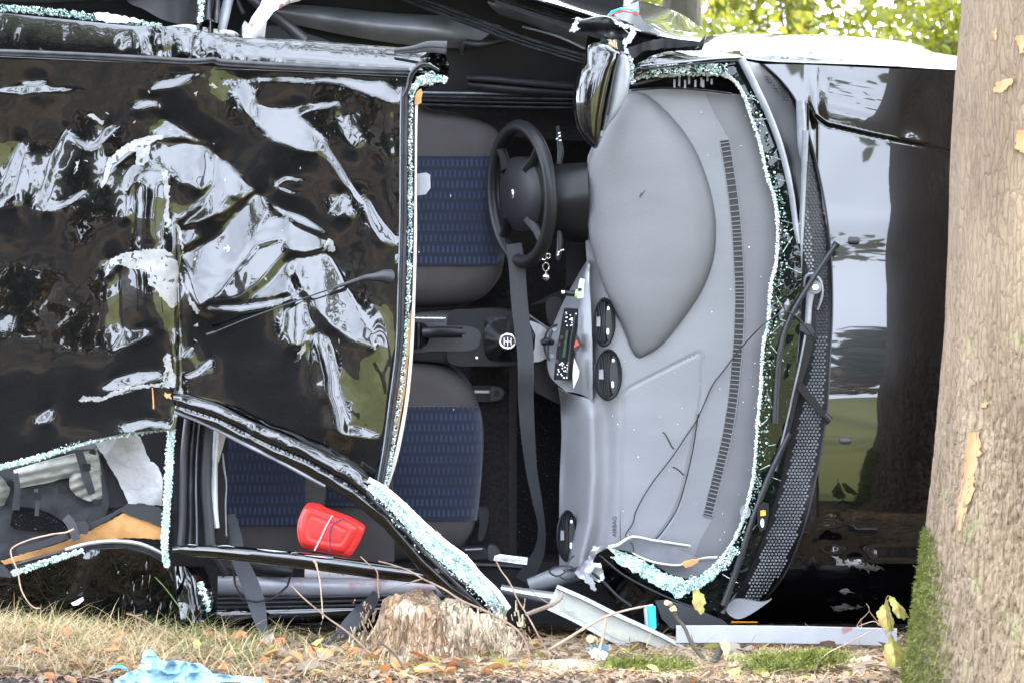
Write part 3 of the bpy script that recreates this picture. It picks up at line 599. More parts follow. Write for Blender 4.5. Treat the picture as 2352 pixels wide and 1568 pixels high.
# ---- roof: crumpled height field
# (slope up the sheet, polygon in roof coordinates): each fold is a facet of its own slope
RB, RG, RM = .28, .33, .13
FOLDS = [
 (RB, [(722,700),(760,690),(860,620),(930,540),(985,480),(1000,465),(1030,480),(1045,520),(1040,560),(1000,640),(940,740),(880,830),(800,905),(785,905),(760,830),(735,750)]),
 (RB, [(1045,570),(1075,555),(1110,560),(1180,610),(1255,640),(1285,655),(1262,690),(1180,700),(1125,690),(1110,650),(1010,670),(930,760),(895,800),(960,690)]),
 (RB, [(1120,740),(1180,712),(1265,697),(1300,720),(1340,790),(1400,900),(1440,990),(1478,1062),(1450,1058),(1390,1042),(1300,990),(1225,900),(1200,850),(1100,870),(1010,880),(960,895),(1050,820)]),
 (RG, [(830,900),(950,900),(1100,882),(1190,858),(1110,905),(950,928),(800,925)]),
 (RM, [(1000,690),(1100,655),(1120,700),(1000,820),(920,880),(830,885),(900,800)]),
 (-.1, [(1148,762),(1160,765),(1180,830),(1178,850),(1150,850),(1138,800)]),
 (RB, [(700,275),(780,270),(822,300),(834,360),(828,430),(790,462),(740,430),(705,430),(680,340),(660,300)]),
 (RB, [(826,440),(838,360),(842,420),(826,480),(775,525),(705,570),(690,565),(760,510),(800,480)]),
 (RB, [(400,440),(430,330),(500,272),(620,236),(720,230),(800,260),(800,274),(720,246),(620,254),(520,295),(450,355),(420,430)]),
 (RB, [(650,170),(668,185),(700,214),(750,228),(620,238),(596,232),(640,205)]),
 (RB, [(530,405),(600,372),(650,392),(655,412),(530,428)]),
 (RB, [(455,1060),(480,1020),(520,1000),(560,993),(585,1005),(575,1032),(540,1052),(480,1072),(440,1098)]),
 (RB, [(408,772),(420,725),(450,710),(472,722),(440,762),(420,792)]),
 (RB, [(1125,930),(1190,870),(1195,905),(1210,960),(1240,992),(1200,1008),(1190,1050),(1170,1070),(1140,1050),(1115,1000)]),
 (RB, [(1210,1030),(1250,1010),(1275,1050),(1290,1120),(1300,1200),(1330,1280),(1350,1350),(1345,1400),(1320,1400),(1300,1330),(1270,1230),(1230,1120)]),
 (RB, [(1325,1402),(1345,1385),(1380,1378),(1430,1388),(1485,1420),(1440,1428),(1380,1412),(1340,1418)]),
 (RB, [(1435,490),(1455,500),(1490,560),(1545,640),(1548,668),(1500,660),(1470,620),(1450,560)]),
 (RB, [(1200,18),(1340,14),(1420,25),(1500,25),(1540,60),(1560,100),(1540,112),(1480,92),(1400,62),(1340,42)]),
 (RB, [(870,20),(1000,14),(1200,18),(1330,40),(1200,34),(1000,30),(880,34)]),
 (RB, [(590,65),(620,30),(680,15),(740,5),(745,25),(700,50),(640,62),(600,76)]), (RB, [(650,-5),(800,0),(790,10),(660,8)]),
 (RB, [(520,125),(545,105),(590,98),(625,108),(615,130),(560,140),(525,134)]),
 (RB, [(0,470),(20,400),(60,300),(85,255),(102,280),(78,400),(60,470),(20,500),(-60,500)]), (RM, [(-60,505),(60,482),(66,515),(-60,540)]),
 (RG, [(150,530),(165,440),(195,330),(230,260),(262,200),(264,228),(228,300),(208,400),(190,500),(210,515),(270,500),(330,458),(332,474),(260,522),(170,550)]),
 (RB, [(262,205),(300,240),(340,288),(380,270),(415,215),(450,198),(456,216),(430,246),(390,288),(345,304),(318,292),(275,235)]),
 (RG, [(980,120),(1060,130),(1180,120),(1290,118),(1330,108),(1330,126),(1200,142),(1180,162),(1210,200),(1250,260),(1275,290),(1240,305),(1170,300),(1080,270),(1010,210),(990,160)]),
 (RG, [(925,40),(980,30),(1000,60),(990,110),(1010,190),(970,160),(940,110)]),
 (RB, [(1242,215),(1272,272),(1332,352),(1380,430),(1418,512),(1405,505),(1350,430),(1290,340),(1255,280)]),
 (RG, [(845,310),(900,360),(960,430),(1000,458),(960,480),(870,545),(760,590),(705,600),(722,575),(790,525),(836,450)]), (-.1, [(900,470),(960,462),(930,500),(870,525)]),
 (RG, [(1065,512),(1150,545),(1250,590),(1290,640),(1200,604),(1100,550)]),
 (RG, [(390,1230),(440,1190),(540,1160),(620,1158),(640,1190),(560,1212),(450,1238)]), (RG, [(720,1180),(780,1140),(820,1108),(832,1130),(785,1172),(745,1192)]), (RB, [(705,1112),(742,1060),(764,1060),(732,1112)]),
 (RG, [(480,1365),(560,1350),(660,1362),(640,1386),(540,1388),(480,1402)]), (RG, [(140,1350),(200,1308),(212,1330),(192,1368),(150,1368)]),
 (RM, [(-60,930),(60,938),(62,1000),(20,1042),(-60,1042)]), (RM, [(-60,60),(120,40),(330,60),(250,76),(60,84)]), (RG, [(60,30),(170,24),(200,36),(120,46)]),
 (RG, [(1075,425),(1120,395),(1190,408),(1188,420),(1120,412),(1092,440),(1130,458),(1188,460),(1130,474),(1085,455)]),
(RB, [(702,604),(760,608),(766,640),(732,684),(716,650)]),
 (RG, [(484,400),(520,340),(532,362),(508,450),(498,560),(482,560)]), (RG, [(1330,480),(1350,460),(1372,500),(1366,560),(1345,540),(1325,560),(1300,530)]),
 (RM, [(1330,160),(1400,150),(1420,260),(1380,300),(1340,230)])]
ROLLS = [   # (x range at two heights, slope sideways): rounded columns and the long vertical crease
 ([(470,760),(700,760),(690,1000),(480,1000)], .55), ([(1205,1020),(1290,1020),(1370,1400),(1290,1400)], .6), ([(540,420),(650,420),(640,650),(530,650)], .5), ([(690,590),(704,590),(703,1235),(690,1235)], None), ([(1115,880),(1215,880),(1225,1060),(1115,1060)], .35), ([(400,250),(850,250),(700,400),(430,400)], .10)]
RS = 3.0; RU0, RV0 = -160., 130.; RNU, RNV = 390, 340
def blur2(Z, s):
    r = int(3 * s) + 1; x = np.arange(-r, r + 1); kx = np.exp(-x ** 2 / 2 / s ** 2); kx /= kx.sum()
    Z = np.pad(Z, r, mode='edge'); Z = np.apply_along_axis(lambda q: np.convolve(q, kx, 'valid'), 1, Z); return np.apply_along_axis(lambda q: np.convolve(q, kx, 'valid'), 0, Z)
def inside(O, U, V_):
    c = np.zeros(U.shape, bool)
    for (x1, y1), (x2, y2) in zip(O, O[1:] + O[:1]): c ^= ((y1 > V_) != (y2 > V_)) & (U < (x2 - x1) * (V_ - y1) / (y2 - y1 + 1e-9) + x1)
    return c
def build_roof():
    U, V_ = np.meshgrid(RU0 + RS * np.arange(RNU), RV0 + RS * np.arange(RNV))
    wu = (fbm(U * .02, V_ * .02, 51, 3) - .45) * 14; wv = (fbm(U * .02, V_ * .02, 57, 3) - .45) * 14
    X6 = (U + wu) / .586; Y6 = (V_ + wv - 172) / .586
    TV = -.07 + .30 * (fbm(U * .0055, V_ * .009, 81, 2) - .46) + .05 * (fbm(U * .02, V_ * .03, 82, 2) - .4); TU = 1.3 * (fbm(U * .007, V_ * .005, 83, 2) - .46)
    WV = np.full(U.shape, .22); WU = np.full(U.shape, .09); bright = np.zeros(U.shape, bool)
    for t, O in FOLDS:
        k = inside(O, X6, Y6); q = np.array(O, float).mean(0); TV[k] = t + .05 * (fbm(U * .03, V_ * .03, 90, 2)[k] - .45); WV[k] = 1.6; bright |= k & (t > 0)
        TU[k] = rng.normal(0, .10); WU[k] = .25
    for O, sl in ROLLS:
        k = inside(O, X6, Y6)
        if sl is None: TU[k] = -1.5; WU[k] = 1.5; continue
        P = np.array(O, float); f = np.clip((Y6 - P[0, 1]) / (P[2, 1] - P[0, 1]), 0, 1); l_ = P[0, 0] + (P[3, 0] - P[0, 0]) * f; r_ = P[1, 0] + (P[2, 0] - P[1, 0]) * f
        t = np.clip((X6 - l_) / (r_ - l_), 0, 1); TU[k] = (sl * np.cos(t * PI))[k]; WU[k] = .8
    e = (U > 905) | (V_ < 152); TU[e & (U > 905)] = 0; WU[U > 905] = .6
    px = RS / 770.; mu = (1 / 90.) ** 2 * .5
    h = np.zeros(U.shape); TV0 = TV.copy()
    def A(h): 
        gx_ = np.diff(h, axis=1) * WU[:, 1:]; gy_ = np.diff(h, axis=0) * WV[1:]; r = mu * h
        r[:, 1:] += gx_; r[:, :-1] -= gx_; r[1:] += gy_; r[:-1] -= gy_; return r
    for outer in range(3):
        b = np.zeros(U.shape); a_ = (TU * WU)[:, 1:] * px; c_ = (TV * WV)[1:] * px
        b[:, 1:] += a_; b[:, :-1] -= a_; b[1:] += c_; b[:-1] -= c_
        r = b - A(h); p = r.copy(); rs = (r * r).sum()
        for it in range(240):
            Ap = A(p); al = rs / ((p * Ap).sum() + 1e-30); h = h + al * p; r = r - al * Ap; rn = (r * r).sum(); p = r + rn / rs * p; rs = rn
            if rn < 1e-14: break
        sv = np.vstack([np.zeros((1, RNU)), np.diff(h, axis=0)]) / px
        TV = np.where(bright, TV0, np.minimum(TV0, np.clip(sv, -1.2, 0)))
    return blur2(h - np.median(h), .9) + .0006 * (fbm(U * .05, V_ * .05, 66, 2) - .45)
RH = build_roof(); print('roof height range', RH.min(), RH.max())
def roof_h(u, v):
    x = np.clip((np.asarray(u, float) - RU0) / RS, 0, RNU - 1.001); y = np.clip((np.asarray(v, float) - RV0) / RS, 0, RNV - 1.001)
    i = y.astype(int); j = x.astype(int); fx = x - j; fy = y - i
    return (RH[i, j] * (1 - fx) + RH[i, j + 1] * fx) * (1 - fy) + (RH[i + 1, j] * (1 - fx) + RH[i + 1, j + 1] * fx) * fy
ROOF_D = -.33
roof_d = lambda u, v: ROOF_D - roof_h(u, v) + .00004 * np.maximum(0, 300 - u)
ROOF = [(-140, 138), (0, 136), (200, 140), (480, 152), (700, 168), (940, 182), (925, 202), (921, 300), (920, 400), (917, 600), (913, 750), (905, 820), (895, 900), (882, 990), (872, 1060), (858, 1102), (800, 1072), (760, 1044), (707, 1019), (640, 990), (570, 963), (500, 925), (440, 905), (402, 904), (408, 950), (402, 985), (300, 992), (200, 1012), (100, 1048), (0, 1074), (-140, 1110)]
sheet('roof_panel', ROOF, roof_d, 'paint', car, 3.6, .004, sharp=65)
# torn white primer where the paint has flaked
def chip(O, lift=.0016, jag=1.2, so=False, m='primer'):
    O = [C6(*p) for p in O]; sheet('paint_chip', O, lambda u, v: roof_d(u, v) - lift, m, car, 4, .0008, so, jag)
chip([(395,440),(425,330),(490,275),(560,245),(640,236),(640,250),(590,268),(585,330),(560,358),(530,350),(535,300),(510,300),(470,330),(440,350),(420,420),(398,446)])
chip([(410,795),(430,725),(480,700),(560,684),(640,682),(690,715),(700,760),(695,900),(672,915),(650,890),(625,870),(615,840),(580,820),(575,770),(560,758),(520,765),(470,745),(445,745),(430,780)])
chip([(635,380),(655,375),(664,450),(660,520),(672,590),(655,600),(640,560),(650,500)])
chip([(1262,690),(1280,650),(1296,640),(1308,660),(1318,690),(1290,695)])
chip([(872,680),(890,668),(908,680),(890,700)]); chip([(1548,705),(1562,705),(1560,738),(1548,738)]); chip([(758,980),(776,974),(776,986),(760,988)])
chip([(1156,1130),(1166,1090),(1185,1060),(1198,1055),(1200,1080),(1186,1092),(1172,1120)])
chip([(345,160),(360,156),(410,185),(400,196)]); chip([(288,390),(300,340),(314,335),(302,375),(295,392)]); chip([(330,338),(342,336),(340,346)]); chip([(430,230),(440,228),(458,246)])
chip([(306,1278),(318,1258),(350,1258),(400,1262),(440,1240),(500,1222),(580,1212),(640,1206),(672,1210),(665,1226),(600,1222),(540,1232),(470,1250),(400,1275),(350,1280)])
chip([(640,1110),(655,1090),(668,1100),(674,1150),(690,1190),(684,1226),(660,1220),(640,1215),(640,1170),(650,1150)])
chip([(700,590),(710,610),(718,680),(712,700),(705,650),(690,600),(690,585)]); chip([(706,770),(722,820),(752,880),(786,926),(775,938),(745,900),(712,820)])
chip([(820,36),(836,32),(850,50),(842,56)]); chip([(762,70),(775,66),(772,86)]); chip([(1462,1052),(1478,1050),(1474,1078),(1455,1070)])
for k in range(26):
    x, y = rng.uniform(250, 1450), rng.uniform(60, 1300); a = rng.uniform(0, PI); L = rng.uniform(3, 11); w = rng.uniform(2, 4)
    c, s = math.cos(a), math.sin(a); chip([(x + c * L - s * w * .3, y + s * L + c * w * .3), (x - s * w, y + c * w), (x - c * L, y - s * L), (x + s * w, y - c * w)], jag=.5)

# ---- roof rail (upper edge) and drip mouldings
def rail_top(u): return np.interp(u, [-140, 0, 100, 200, 300, 420, 480, 505, 560, 700, 800, 900, 960, 1000], [20, 30, 40, 50, 60, 62, 75, 80, 87, 93, 101, 108, 112, 124])
def rail_bot(u): return np.interp(u, [-140, 0, 200, 400, 500, 700, 940, 990], [112, 116, 124, 132, 138, 152, 166, 170])
def rail_d(u, v):
    t = np.clip((v - rail_top(u)) / (rail_bot(u) - rail_top(u)), 0, 1)
    cr_ = np.exp(-((u - 445) / 120) ** 2)
    wx = fbm(u * .02, v * .02, 71, 3) * 40
    return -.262 - np.interp(u, [0, 380, 520, 940], [.007, .010, .03, .036]) * np.sin(t * PI / 2) ** .8 + (cr_ * .020 + .0012) * (np.abs(2 * vn((u + wx) * .022, v * .008, 72) - 1) - .4) + cr_ * .005 * vn(u * .05, v * .05, 73)
ul = list(range(-140, 1000, 20)); O = [(u, float(rail_top(u))) for u in ul] + [(1005, 130), (990, 160)] + [(u, float(rail_bot(u))) for u in ul[::-1]]
sheet('roof_rail', O, rail_d, 'paint', car, 4, .004)
strip('drip_moulding', [(-140, 116, -.335, 16), (0, 121, -.335, 16), (200, 129, -.335, 16), (350, 137, -.335, 16), (440, 142, -.335, 15), (490, 139, -.335, 16), (520, 145, -.335, 17), (700, 155, -.335, 17), (860, 162, -.335, 16), (940, 164, -.335, 15)], 'rubber', car, .008, 'groove')
strip('rain_gutter_edge', [(-140, 128, -.325, 5), (0, 132, -.325, 5), (300, 146, -.325, 5), (480, 158, -.325, 5), (700, 167, -.325, 5), (935, 178, -.325, 5)], 'paint', car, .005)
strip('scuffed_rail_edge', [(383, 70, -.20, 17), (430, 68, -.21, 24), (480, 76, -.21, 22), (530, 80, -.21, 20), (548, 84, -.2, 8)], 'primer', car, .01)
# front upper corner torn off
sheet('torn_corner', [(962, 132), (985, 122), (1010, 118), (1026, 132), (1031, 160), (1030, 182), (1008, 194), (985, 200), (965, 212), (948, 222), (938, 200), (945, 168)], lambda u, v: -.30 + .02 * np.sin(u * .12) + .015 * np.sin(v * .2), 'paint_dirty', car, 4, .006, False, 1.0)
glass_band('corner_glass', [(940, 215, -.335, 12), (962, 190, -.335, 16), (990, 180, -.335, 26), (1024, 184, -.335, 8)], car, 600, .0048)
strip('door_seal_end', [(905, 118, -.30, 12), (950, 114, -.32, 18), (985, 108, -.34, 26), (1026, 110, -.36, 30)], 'rubber', car, .006, 'groove', label='torn loose end of rubber seal')
strip('corner_seal', [(926, 225, -.345, 10), (938, 200, -.35, 12), (944, 172, -.355, 12), (965, 152, -.36, 11), (985, 150, -.36, 8), (1008, 162, -.35, 6)], 'rubber', car, .01, 'groove')

# ---- front edge of the roof: seal, glass crumbs, headliner
def shift(p, a): return [(u + a, v, d, w) for u, v, d, w in p]
FE = [(931, 200, -.345, 12), (929, 300, -.345, 12), (928, 500, -.345, 12), (924, 650, -.345, 12), (919, 800, -.345, 13), (903, 930, -.345, 14), (890, 1030, -.345, 13), (876, 1110, -.345, 10)]
strip('screen_seal', FE, 'rubber', car, .008, 'groove')
strip('screen_seal_lip', [(u - 9, v, d + .005, 4) for u, v, d, w in FE], 'plastic_lt', car, .006)
glass_band('screen_glass_rim', [(946, 205, -.34, 7), (943, 300, -.34, 7), (942, 420, -.34, 8), (943, 500, -.34, 10), (939, 650, -.34, 8), (933, 760, -.34, 7), (923, 880, -.34, 7), (908, 980, -.34, 7), (896, 1060, -.34, 10), (884, 1115, -.34, 8)], car, 3000, .0036, ('glass', 'plastic_lt', 'glassdark', 'glass_g', 'glass_w'))
strip('headliner_edge', [(965, 208, -.325, 8), (957, 240, -.325, 6), (955, 400, -.325, 5), (954, 550, -.325, 7), (950, 700, -.325, 7), (944, 820, -.325, 8), (934, 920, -.325, 8), (918, 1010, -.325, 9), (903, 1070, -.325, 10), (886, 1120, -.325, 10)], 'white_film', car, .004, 'flat')
sheet('headliner', [(948, 700), (941, 800), (930, 900), (914, 990), (898, 1062), (884, 1110), (878, 1100), (893, 1010), (908, 930), (922, 840), (935, 740)], -.322, 'brown', car, 8, .004)
sheet('headliner_tab', [(952, 240), (955, 212), (966, 205), (970, 214), (968, 236), (958, 246)], -.33, 'brown', car, 6, .004, jag=1)
lamp = sheet('courtesy_lamp', [(955, 400), (980, 397), (988, 402), (989, 432), (978, 447), (955, 450)], lambda u, v: -.30 - .001 * (u - 955), 'lampglass', car, 6, .012)

# ---- antenna on the roof
mb = MB(); d0 = float(roof_d(890, 636)) - .012
mb.tube(np.array([Wn(902, 637, d0 + .012), Wn(895, 636, d0 - .004), Wn(880, 634, d0 - .012), Wn(862, 636, d0 - .014), Wn(835, 638, d0 - .020)]), [.012, .022, .018, .012, .008], 14)
ant = mb.build('antenna', 'plastic_mid', car, True)
mb = MB(); mb.tube(np.array([Wn(835, 638, d0 - .02), Wn(800, 650, d0 - .035), Wn(765, 662, d0 - .04)]), [.007, .0055, .0045], 10); mb.tube(np.array([Wn(767, 661, d0 - .04), Wn(650, 702, d0 - .03), Wn(560, 735, d0 - .03), Wn(492, 763, d0 - .02)]), .0022, 8)
mb.tube(np.array([Wn(495, 762, d0 - .02), Wn(474, 769, d0 - .02)]), .0045, 8)
attach(mb.build('antenna_rod', 'plastic_mid', None, True), ant)

# ---- rear left window opening, headrest and pillar at the top edge
sheet('rear_head_restraint', [(390, -30), (410, -20), (440, 10), (470, 40), (520, 62), (600, 60), (700, -30)][:0] or [(285, -60), (290, 0), (330, 22), (380, 48), (450, 62), (478, 60), (480, -60)], lambda u, v: .25 - .10 * np.exp(-((u - 400) / 90) ** 2), 'plastic_mid', car, 14, .08, True)
sheet('rear_shelf_side', [(-150, -60), (470, -60), (470, 70), (-150, 70)], .45, 'plastic', car, 60, .03)
strip('parcel_edge', [(-140, -8, .2, 20), (100, -2, .2, 24), (260, -10, .2, 20)], 'plastic_mid', car, .03)
glass_band('side_glass_rim', [(-140, 4, -.16, 12), (0, 18, -.16, 13), (120, 28, -.16, 13), (260, 46, -.16, 13), (370, 62, -.16, 9)], car, 4000, .0042, ('glass_g', 'glassdark', 'glass_g', 'glass'))
sheet('scraped_paint', [(217, 33), (240, 30), (285, 38), (330, 48), (322, 52), (290, 54), (250, 52), (222, 46)], -.19, 'glass_w', car, 6, .008, jag=1.5)
glass_band('pillar_glass', [(463, -10, -.05, 10), (462, 30, -.05, 10), (458, 62, -.05, 12)], car, 160, .007)
for k, (u, w) in enumerate([(456, 10), (478, 14), (497, 12)]): strip('pillar_seal', [(u + 4, -30, .0, w), (u + 2, 20, .0, w), (u - 1, 72, -.05, w)], 'rubber' if k != 1 else 'plastic_mid', car, .02)
sheet('crumpled_bracket', [(440, 58), (462, 50), (480, 42), (500, 56), (505, 74), (486, 90), (462, 84), (440, 74)], lambda u, v: -.22 - .02 * np.sin(u * .25), 'paint_dirty', car, 5, .01, jag=2)
strip('belt_guide', [(532, -30, .08, 22), (520, 20, .05, 24), (507, 74, .0, 24)], 'plastic_lt', car, .02)
strip('belt_bar', [(560, -20, .1, 22), (600, 15, .1, 24), (660, 60, .1, 26), (700, 95, .1, 30)], 'plastic_mid', car, .02)
strip('hose', [(545, -10, .12, 9), (550, 12, .12, 9), (560, 32, .12, 9)], 'rubber', car, .01)
sheet('white_clip', [(556, 60), (562, 48), (598, 80), (590, 86), (556, 84)], .14, 'white', car, 8, .01)
pt = sheet('stained_pillar_trim', [(557, 88), (578, 40), (598, 12), (606, -10), (612, -40), (720, -40), (690, 2), (660, 10), (628, 28), (612, 50), (607, 88)], lambda u, v: -.02 - .02 * np.sin((u + v) * .06), 'stained', car, 7, .012, label='white trim with reddish stains')

# ---- driver's door (upper side), inner face
def doord(u, v): return .48 + .00025 * (v - 100)
door = sheet('driver_door', [(480, -60), (1430, -60), (1440, 120), (1440, 232), (960, 232), (700, 140), (480, 120)], doord, 'plastic', car, 30, .02)
attach(gridsurf('armrest', [[(600, 14, .44), (700, 12, .42), (900, 30, .42), (1060, 40, .43), (1150, 60, .46)], [(600, 22, .38), (700, 34, .34), (850, 56, .33), (1000, 72, .35), (1100, 96, .42)], [(600, 34, .44), (690, 60, .42), (850, 92, .42), (980, 108, .44), (1070, 112, .46)]], 'plastic_lt', None, 40, 16, .01), door)
attach(sheet('door_recess', [(575, 50), (640, 60), (760, 100), (560, 90)], .47, 'plastic_mid', None, 12, .01, True), door)
V, F = strip_geo([(1062, 128, .41, 10), (1068, 100, .37, 16), (1100, 102, .35, 18), (1150, 94, .36, 15), (1200, 76, .42, 9)], .02); attach(raw('door_pull', V, F, 'plastic_mid'), door)
attach(gridsurf('door_card', [[(1130, -20, .44), (1200, 0, .42), (1290, 20, .42), (1360, 52, .44)], [(1120, 6, .34), (1200, 22, .32), (1280, 50, .32), (1350, 84, .36)], [(1148, 36, .44), (1220, 58, .42), (1290, 88, .42), (1345, 116, .45)]], 'plastic_lt', None, 40, 16, .01), door)
attach(strip('door_bin', [(1070, 180, .40, 10), (1120, 182, .38, 14), (1230, 192, .38, 16), (1330, 200, .4, 18)], 'plastic_mid', None, .02), door)
attach(strip('door_bin_face', [(1075, 194, .42, 20), (1150, 202, .40, 26), (1330, 214, .42, 26)], 'plastic', None, .015), door)
for o_, w_, m_ in ((0, 9, 'rubber'), (9, 6, 'plastic_mid'), (17, 8, 'rubber')):
    strip('window_frame', [(900, -30 + o_, .30, w_), (1000, 10 + o_, .28, w_), (1100, 48 + o_, .26, w_), (1206, 88 + o_, .24, w_), (1345, 130 + o_, .22, w_)], m_, car, .012)
strip('window_glass_run', [(1200, 62, .30, 5), (1280, 84, .28, 6), (1342, 112, .26, 6)], 'plastic_lt', car, .008)
for k, (v, w, m_) in enumerate([(213, 6, 'plastic_lt'), (222, 7, 'rubber'), (231, 5, 'plastic_mid'), (240, 6, 'rubber')]):
    strip('sill_strip', [(955, v, .42, w), (1150, v + 3 + k, .42, w), (1345, v + 6 + k, .42, w)], m_, car, .01)
sheet('upper_carpet', [(955, 238), (1420, 245), (1420, 330), (955, 300)], .56, 'carpet', car, 30, .02)
# outer skin of the door, seen edge-on along the top
DS = [(1120, -60), (1420, -60), (1455, 10), (1500, 18), (1560, 42), (1622, 78), (1612, 92), (1560, 98), (1500, 92), (1460, 80), (1400, 60), (1300, 32), (1191, 2)]
gridsurf('door_skin', [[(1100, -75, 1.0), (1400, -20, 1.0), (1500, 10, .9), (1560, 30, .8), (1622, 72, .6)], [(1120, -60, .4), (1380, 10, .4), (1480, 42, .36), (1560, 66, .34), (1620, 82, .34)], [(1120, -40, .12), (1340, 25, .10), (1440, 60, .08), (1540, 84, .08), (1612, 94, .1)], [(1110, -28, .12), (1300, 30, .12), (1400, 62, .1), (1500, 92, .1), (1590, 102, .12)]], 'paint', car, 50, 20, .006, lambda u, v: .004 * fbm(u * .02, v * .02, 5))
for k in range(4): strip('frame_rib', [(1110, -30 + k * 9, .16 + .02 * k, 4), (1250, 16 + k * 9, .16 + .02 * k, 4), (1400, 62 + k * 8, .16 + .02 * k, 4)], 'rubber', car, .01)
sheet('frame_shadow_panel', [(1110, -30), (1300, 20), (1430, 66), (1440, 110), (1300, 66), (1140, 10)], .20, 'plastic', car, 14, .01)

# ---- front wing along the top, door edge flap
def wingd(u, v): return 0 * u
gridsurf('front_wing', [[(1600, 112, .95), (1640, 84, .95), (1800, 84, .95), (2000, 94, .95), (2200, 134, .95), (2700, 178, .95)],
    [(1600, 106, .45), (1640, 80, .45), (1800, 78, .45), (2000, 88, .45), (2110, 104, .45), (2200, 128, .42), (2700, 170, .45)],
    [(1560, 108, .18), (1640, 96, .22), (1800, 104, .26), (2000, 118, .27), (2200, 140, .27), (2700, 176, .27)],
    [(1500, 128, .03), (1640, 118, .08), (1750, 140, .165), (2000, 150, .175), (2200, 161, .165), (2700, 186, .15)]], 'paint', car, 90, 36, .005, lambda u, v: .005 * fbm(u * .005, v * .07, 15))
gridsurf('upper_pillar', [[(1444, 152, .02), (1470, 128, .06), (1500, 112, .10), (1560, 104, .12), (1700, 116, .10)], [(1446, 165, -.04), (1480, 138, -.03), (1530, 118, .02), (1600, 116, .04), (1700, 124, .04)], [(1448, 182, -.06), (1480, 160, -.05), (1560, 142, -.04), (1620, 134, -.03), (1700, 132, .0)], [(1450, 186, -.04), (1480, 170, -.03), (1560, 152, -.02), (1620, 144, -.02), (1700, 140, .02)]], 'paint_dirty', car, 70, 30, .006,
    lambda u, v: -.030 * np.clip((1520 - u) / 70, 0, 1) * (np.abs(2 * vn(u * .06, v * .07, 8) - 1)) - .012 * np.clip((1510 - u) / 60, 0, 1) * vn(u * .2, v * .2, 9))
for a in (0, 7): strip('pillar_trim_line', [(1470, 152 + a, -.07, 4), (1560, 144 + a, -.06, 4), (1640, 136 + a, -.04, 4), (1712, 132 + a, -.01, 4)], 'plastic_lt' if a == 0 else 'rubber', car, .006)
sheet('torn_wing_edge', [(1440, 112), (1470, 100), (1520, 88), (1580, 94), (1606, 100), (1622, 78), (1612, 106), (1580, 108), (1520, 112), (1480, 118), (1452, 138), (1445, 130)], lambda u, v: -.02 + .02 * np.sin(u * .05), 'plastic', car, 6, .006, jag=.8)
sheet('torn_flap', [(1431, 11), (1450, 10), (1467, 3), (1468, 32), (1480, 50), (1502, 66), (1520, 80), (1510, 84), (1478, 74), (1452, 62), (1425, 52), (1414, 38), (1408, 33), (1432, 28)], lambda u, v: .05 + .03 * np.sin(u * .05 + v * .03), 'plastic_lt', car, 5, .006, jag=.6)
mb = MB(); mb.tube(Wn(*np.array([(1396, 39, .0), (1405, 28, -.02), (1425, 21, -.03), (1448, 22, -.02), (1466, 27, .02)]).T), .0035, 6); mb.build('torn_wire', 'cyan', car, True)
mb = MB(); mb.tube(Wn(*np.array([(1398, 40, .02), (1412, 31, -.01), (1430, 26, -.01), (1452, 29, .0), (1466, 33, .02)]).T), .0025, 6); mb.build('torn_wire', 'redlamp', car, True)

# ---- bonnet
HE = np.array([(1752, 148), (1790, 182), (1825, 228), (1850, 288), (1870, 355), (1889, 440), (1903, 530), (1910, 620), (1911, 720), (1907, 800), (1902, 900), (1891, 1000), (1873, 1100), (1846, 1210), (1806, 1310), (1762, 1368), (1712, 1408), (1684, 1424)], float)
def hood_d(u, v):
    s = (v - 784) / 770.; sc = np.maximum(s, -.42); d = -.015 - .00004 * (u - 1850) - .110 * sc + .19 * sc * sc - (.110 + .38 * .42) * (s - sc)
    d = d + 1.2 * np.maximum(0, s - .47) ** 2 + 2.2 * np.maximum(0, s - .66) ** 2
    # pressed swage: centre panel sits lower than the flank
    L = np.interp(u, [1840, 1858, 1872, 1900, 2000, 2180, 2360, 2700], [215, 232, 262, 283, 306, 342, 380, 440])
    d = d + .016 * sstep(-3, 9, v - L) * sstep(1852, 1880, u) - .018 * np.exp(-np.maximum(0, L - v) / 55.) * (v < L + 4) * sstep(1850, 1880, u) * sstep(2140, 2060, u)
    # dents near the lower corner
    d = d + .020 * np.exp(-((u - 1915) / 34) ** 2 - ((v - 1245) / 20) ** 2) + .012 * np.exp(-((u - 1965) / 20) ** 2 - ((v - 1280) / 9) ** 2)
    q = np.clip((u - 1950) / 60, 0, 1) * np.clip((2150 - u) / 40, 0, 1); d = d - .026 * q * (sstep(1245, 1294, v) - sstep(1294, 1310, v)) 
    cr_ = sstep(1150, 1330, v); d = d + cr_ * .006 * (fbm(u * .010, v * .012, 44, 2) - .5) + .0008 * (fbm(u * .006, v * .006, 45, 2))
    w = np.exp(-((v - 1215) / 26) ** 2 - ((u - 1900) / 50) ** 2); d = d - w * .010 * vn(u * .08, v * .08, 5)
    d = d + .0003 * np.sin(v * .04 + u * .01) * sstep(700, 950, v) * sstep(1250, 1000, v)
    return d
rows = []
nv_, nu_ = 330, 160; vL = cr_path(HE, nv_)
U = np.empty((nv_, nu_)); Vv = np.empty((nv_, nu_)); tt = np.linspace(0, 1, nu_) ** 1.25
for i in range(nv_):
    v1 = np.interp(i / (nv_ - 1), [0, 1], [176, 1424]); k = tt
    U[i] = vL[i, 0] + (2700 - vL[i, 0]) * k
    w = sstep(0, .30, k); Vv[i] = vL[i, 1] * (1 - w) + (150 + (1424 - 150) * i / (nv_ - 1) + np.interp(U[i], [1750, 2200, 2700], [0, 12, 30]) * (1 - i / (nv_ - 1))) * w
D = hood_d(U, Vv)
T = Wn(U, Vv, D).reshape(-1, 3); nb = len(T)
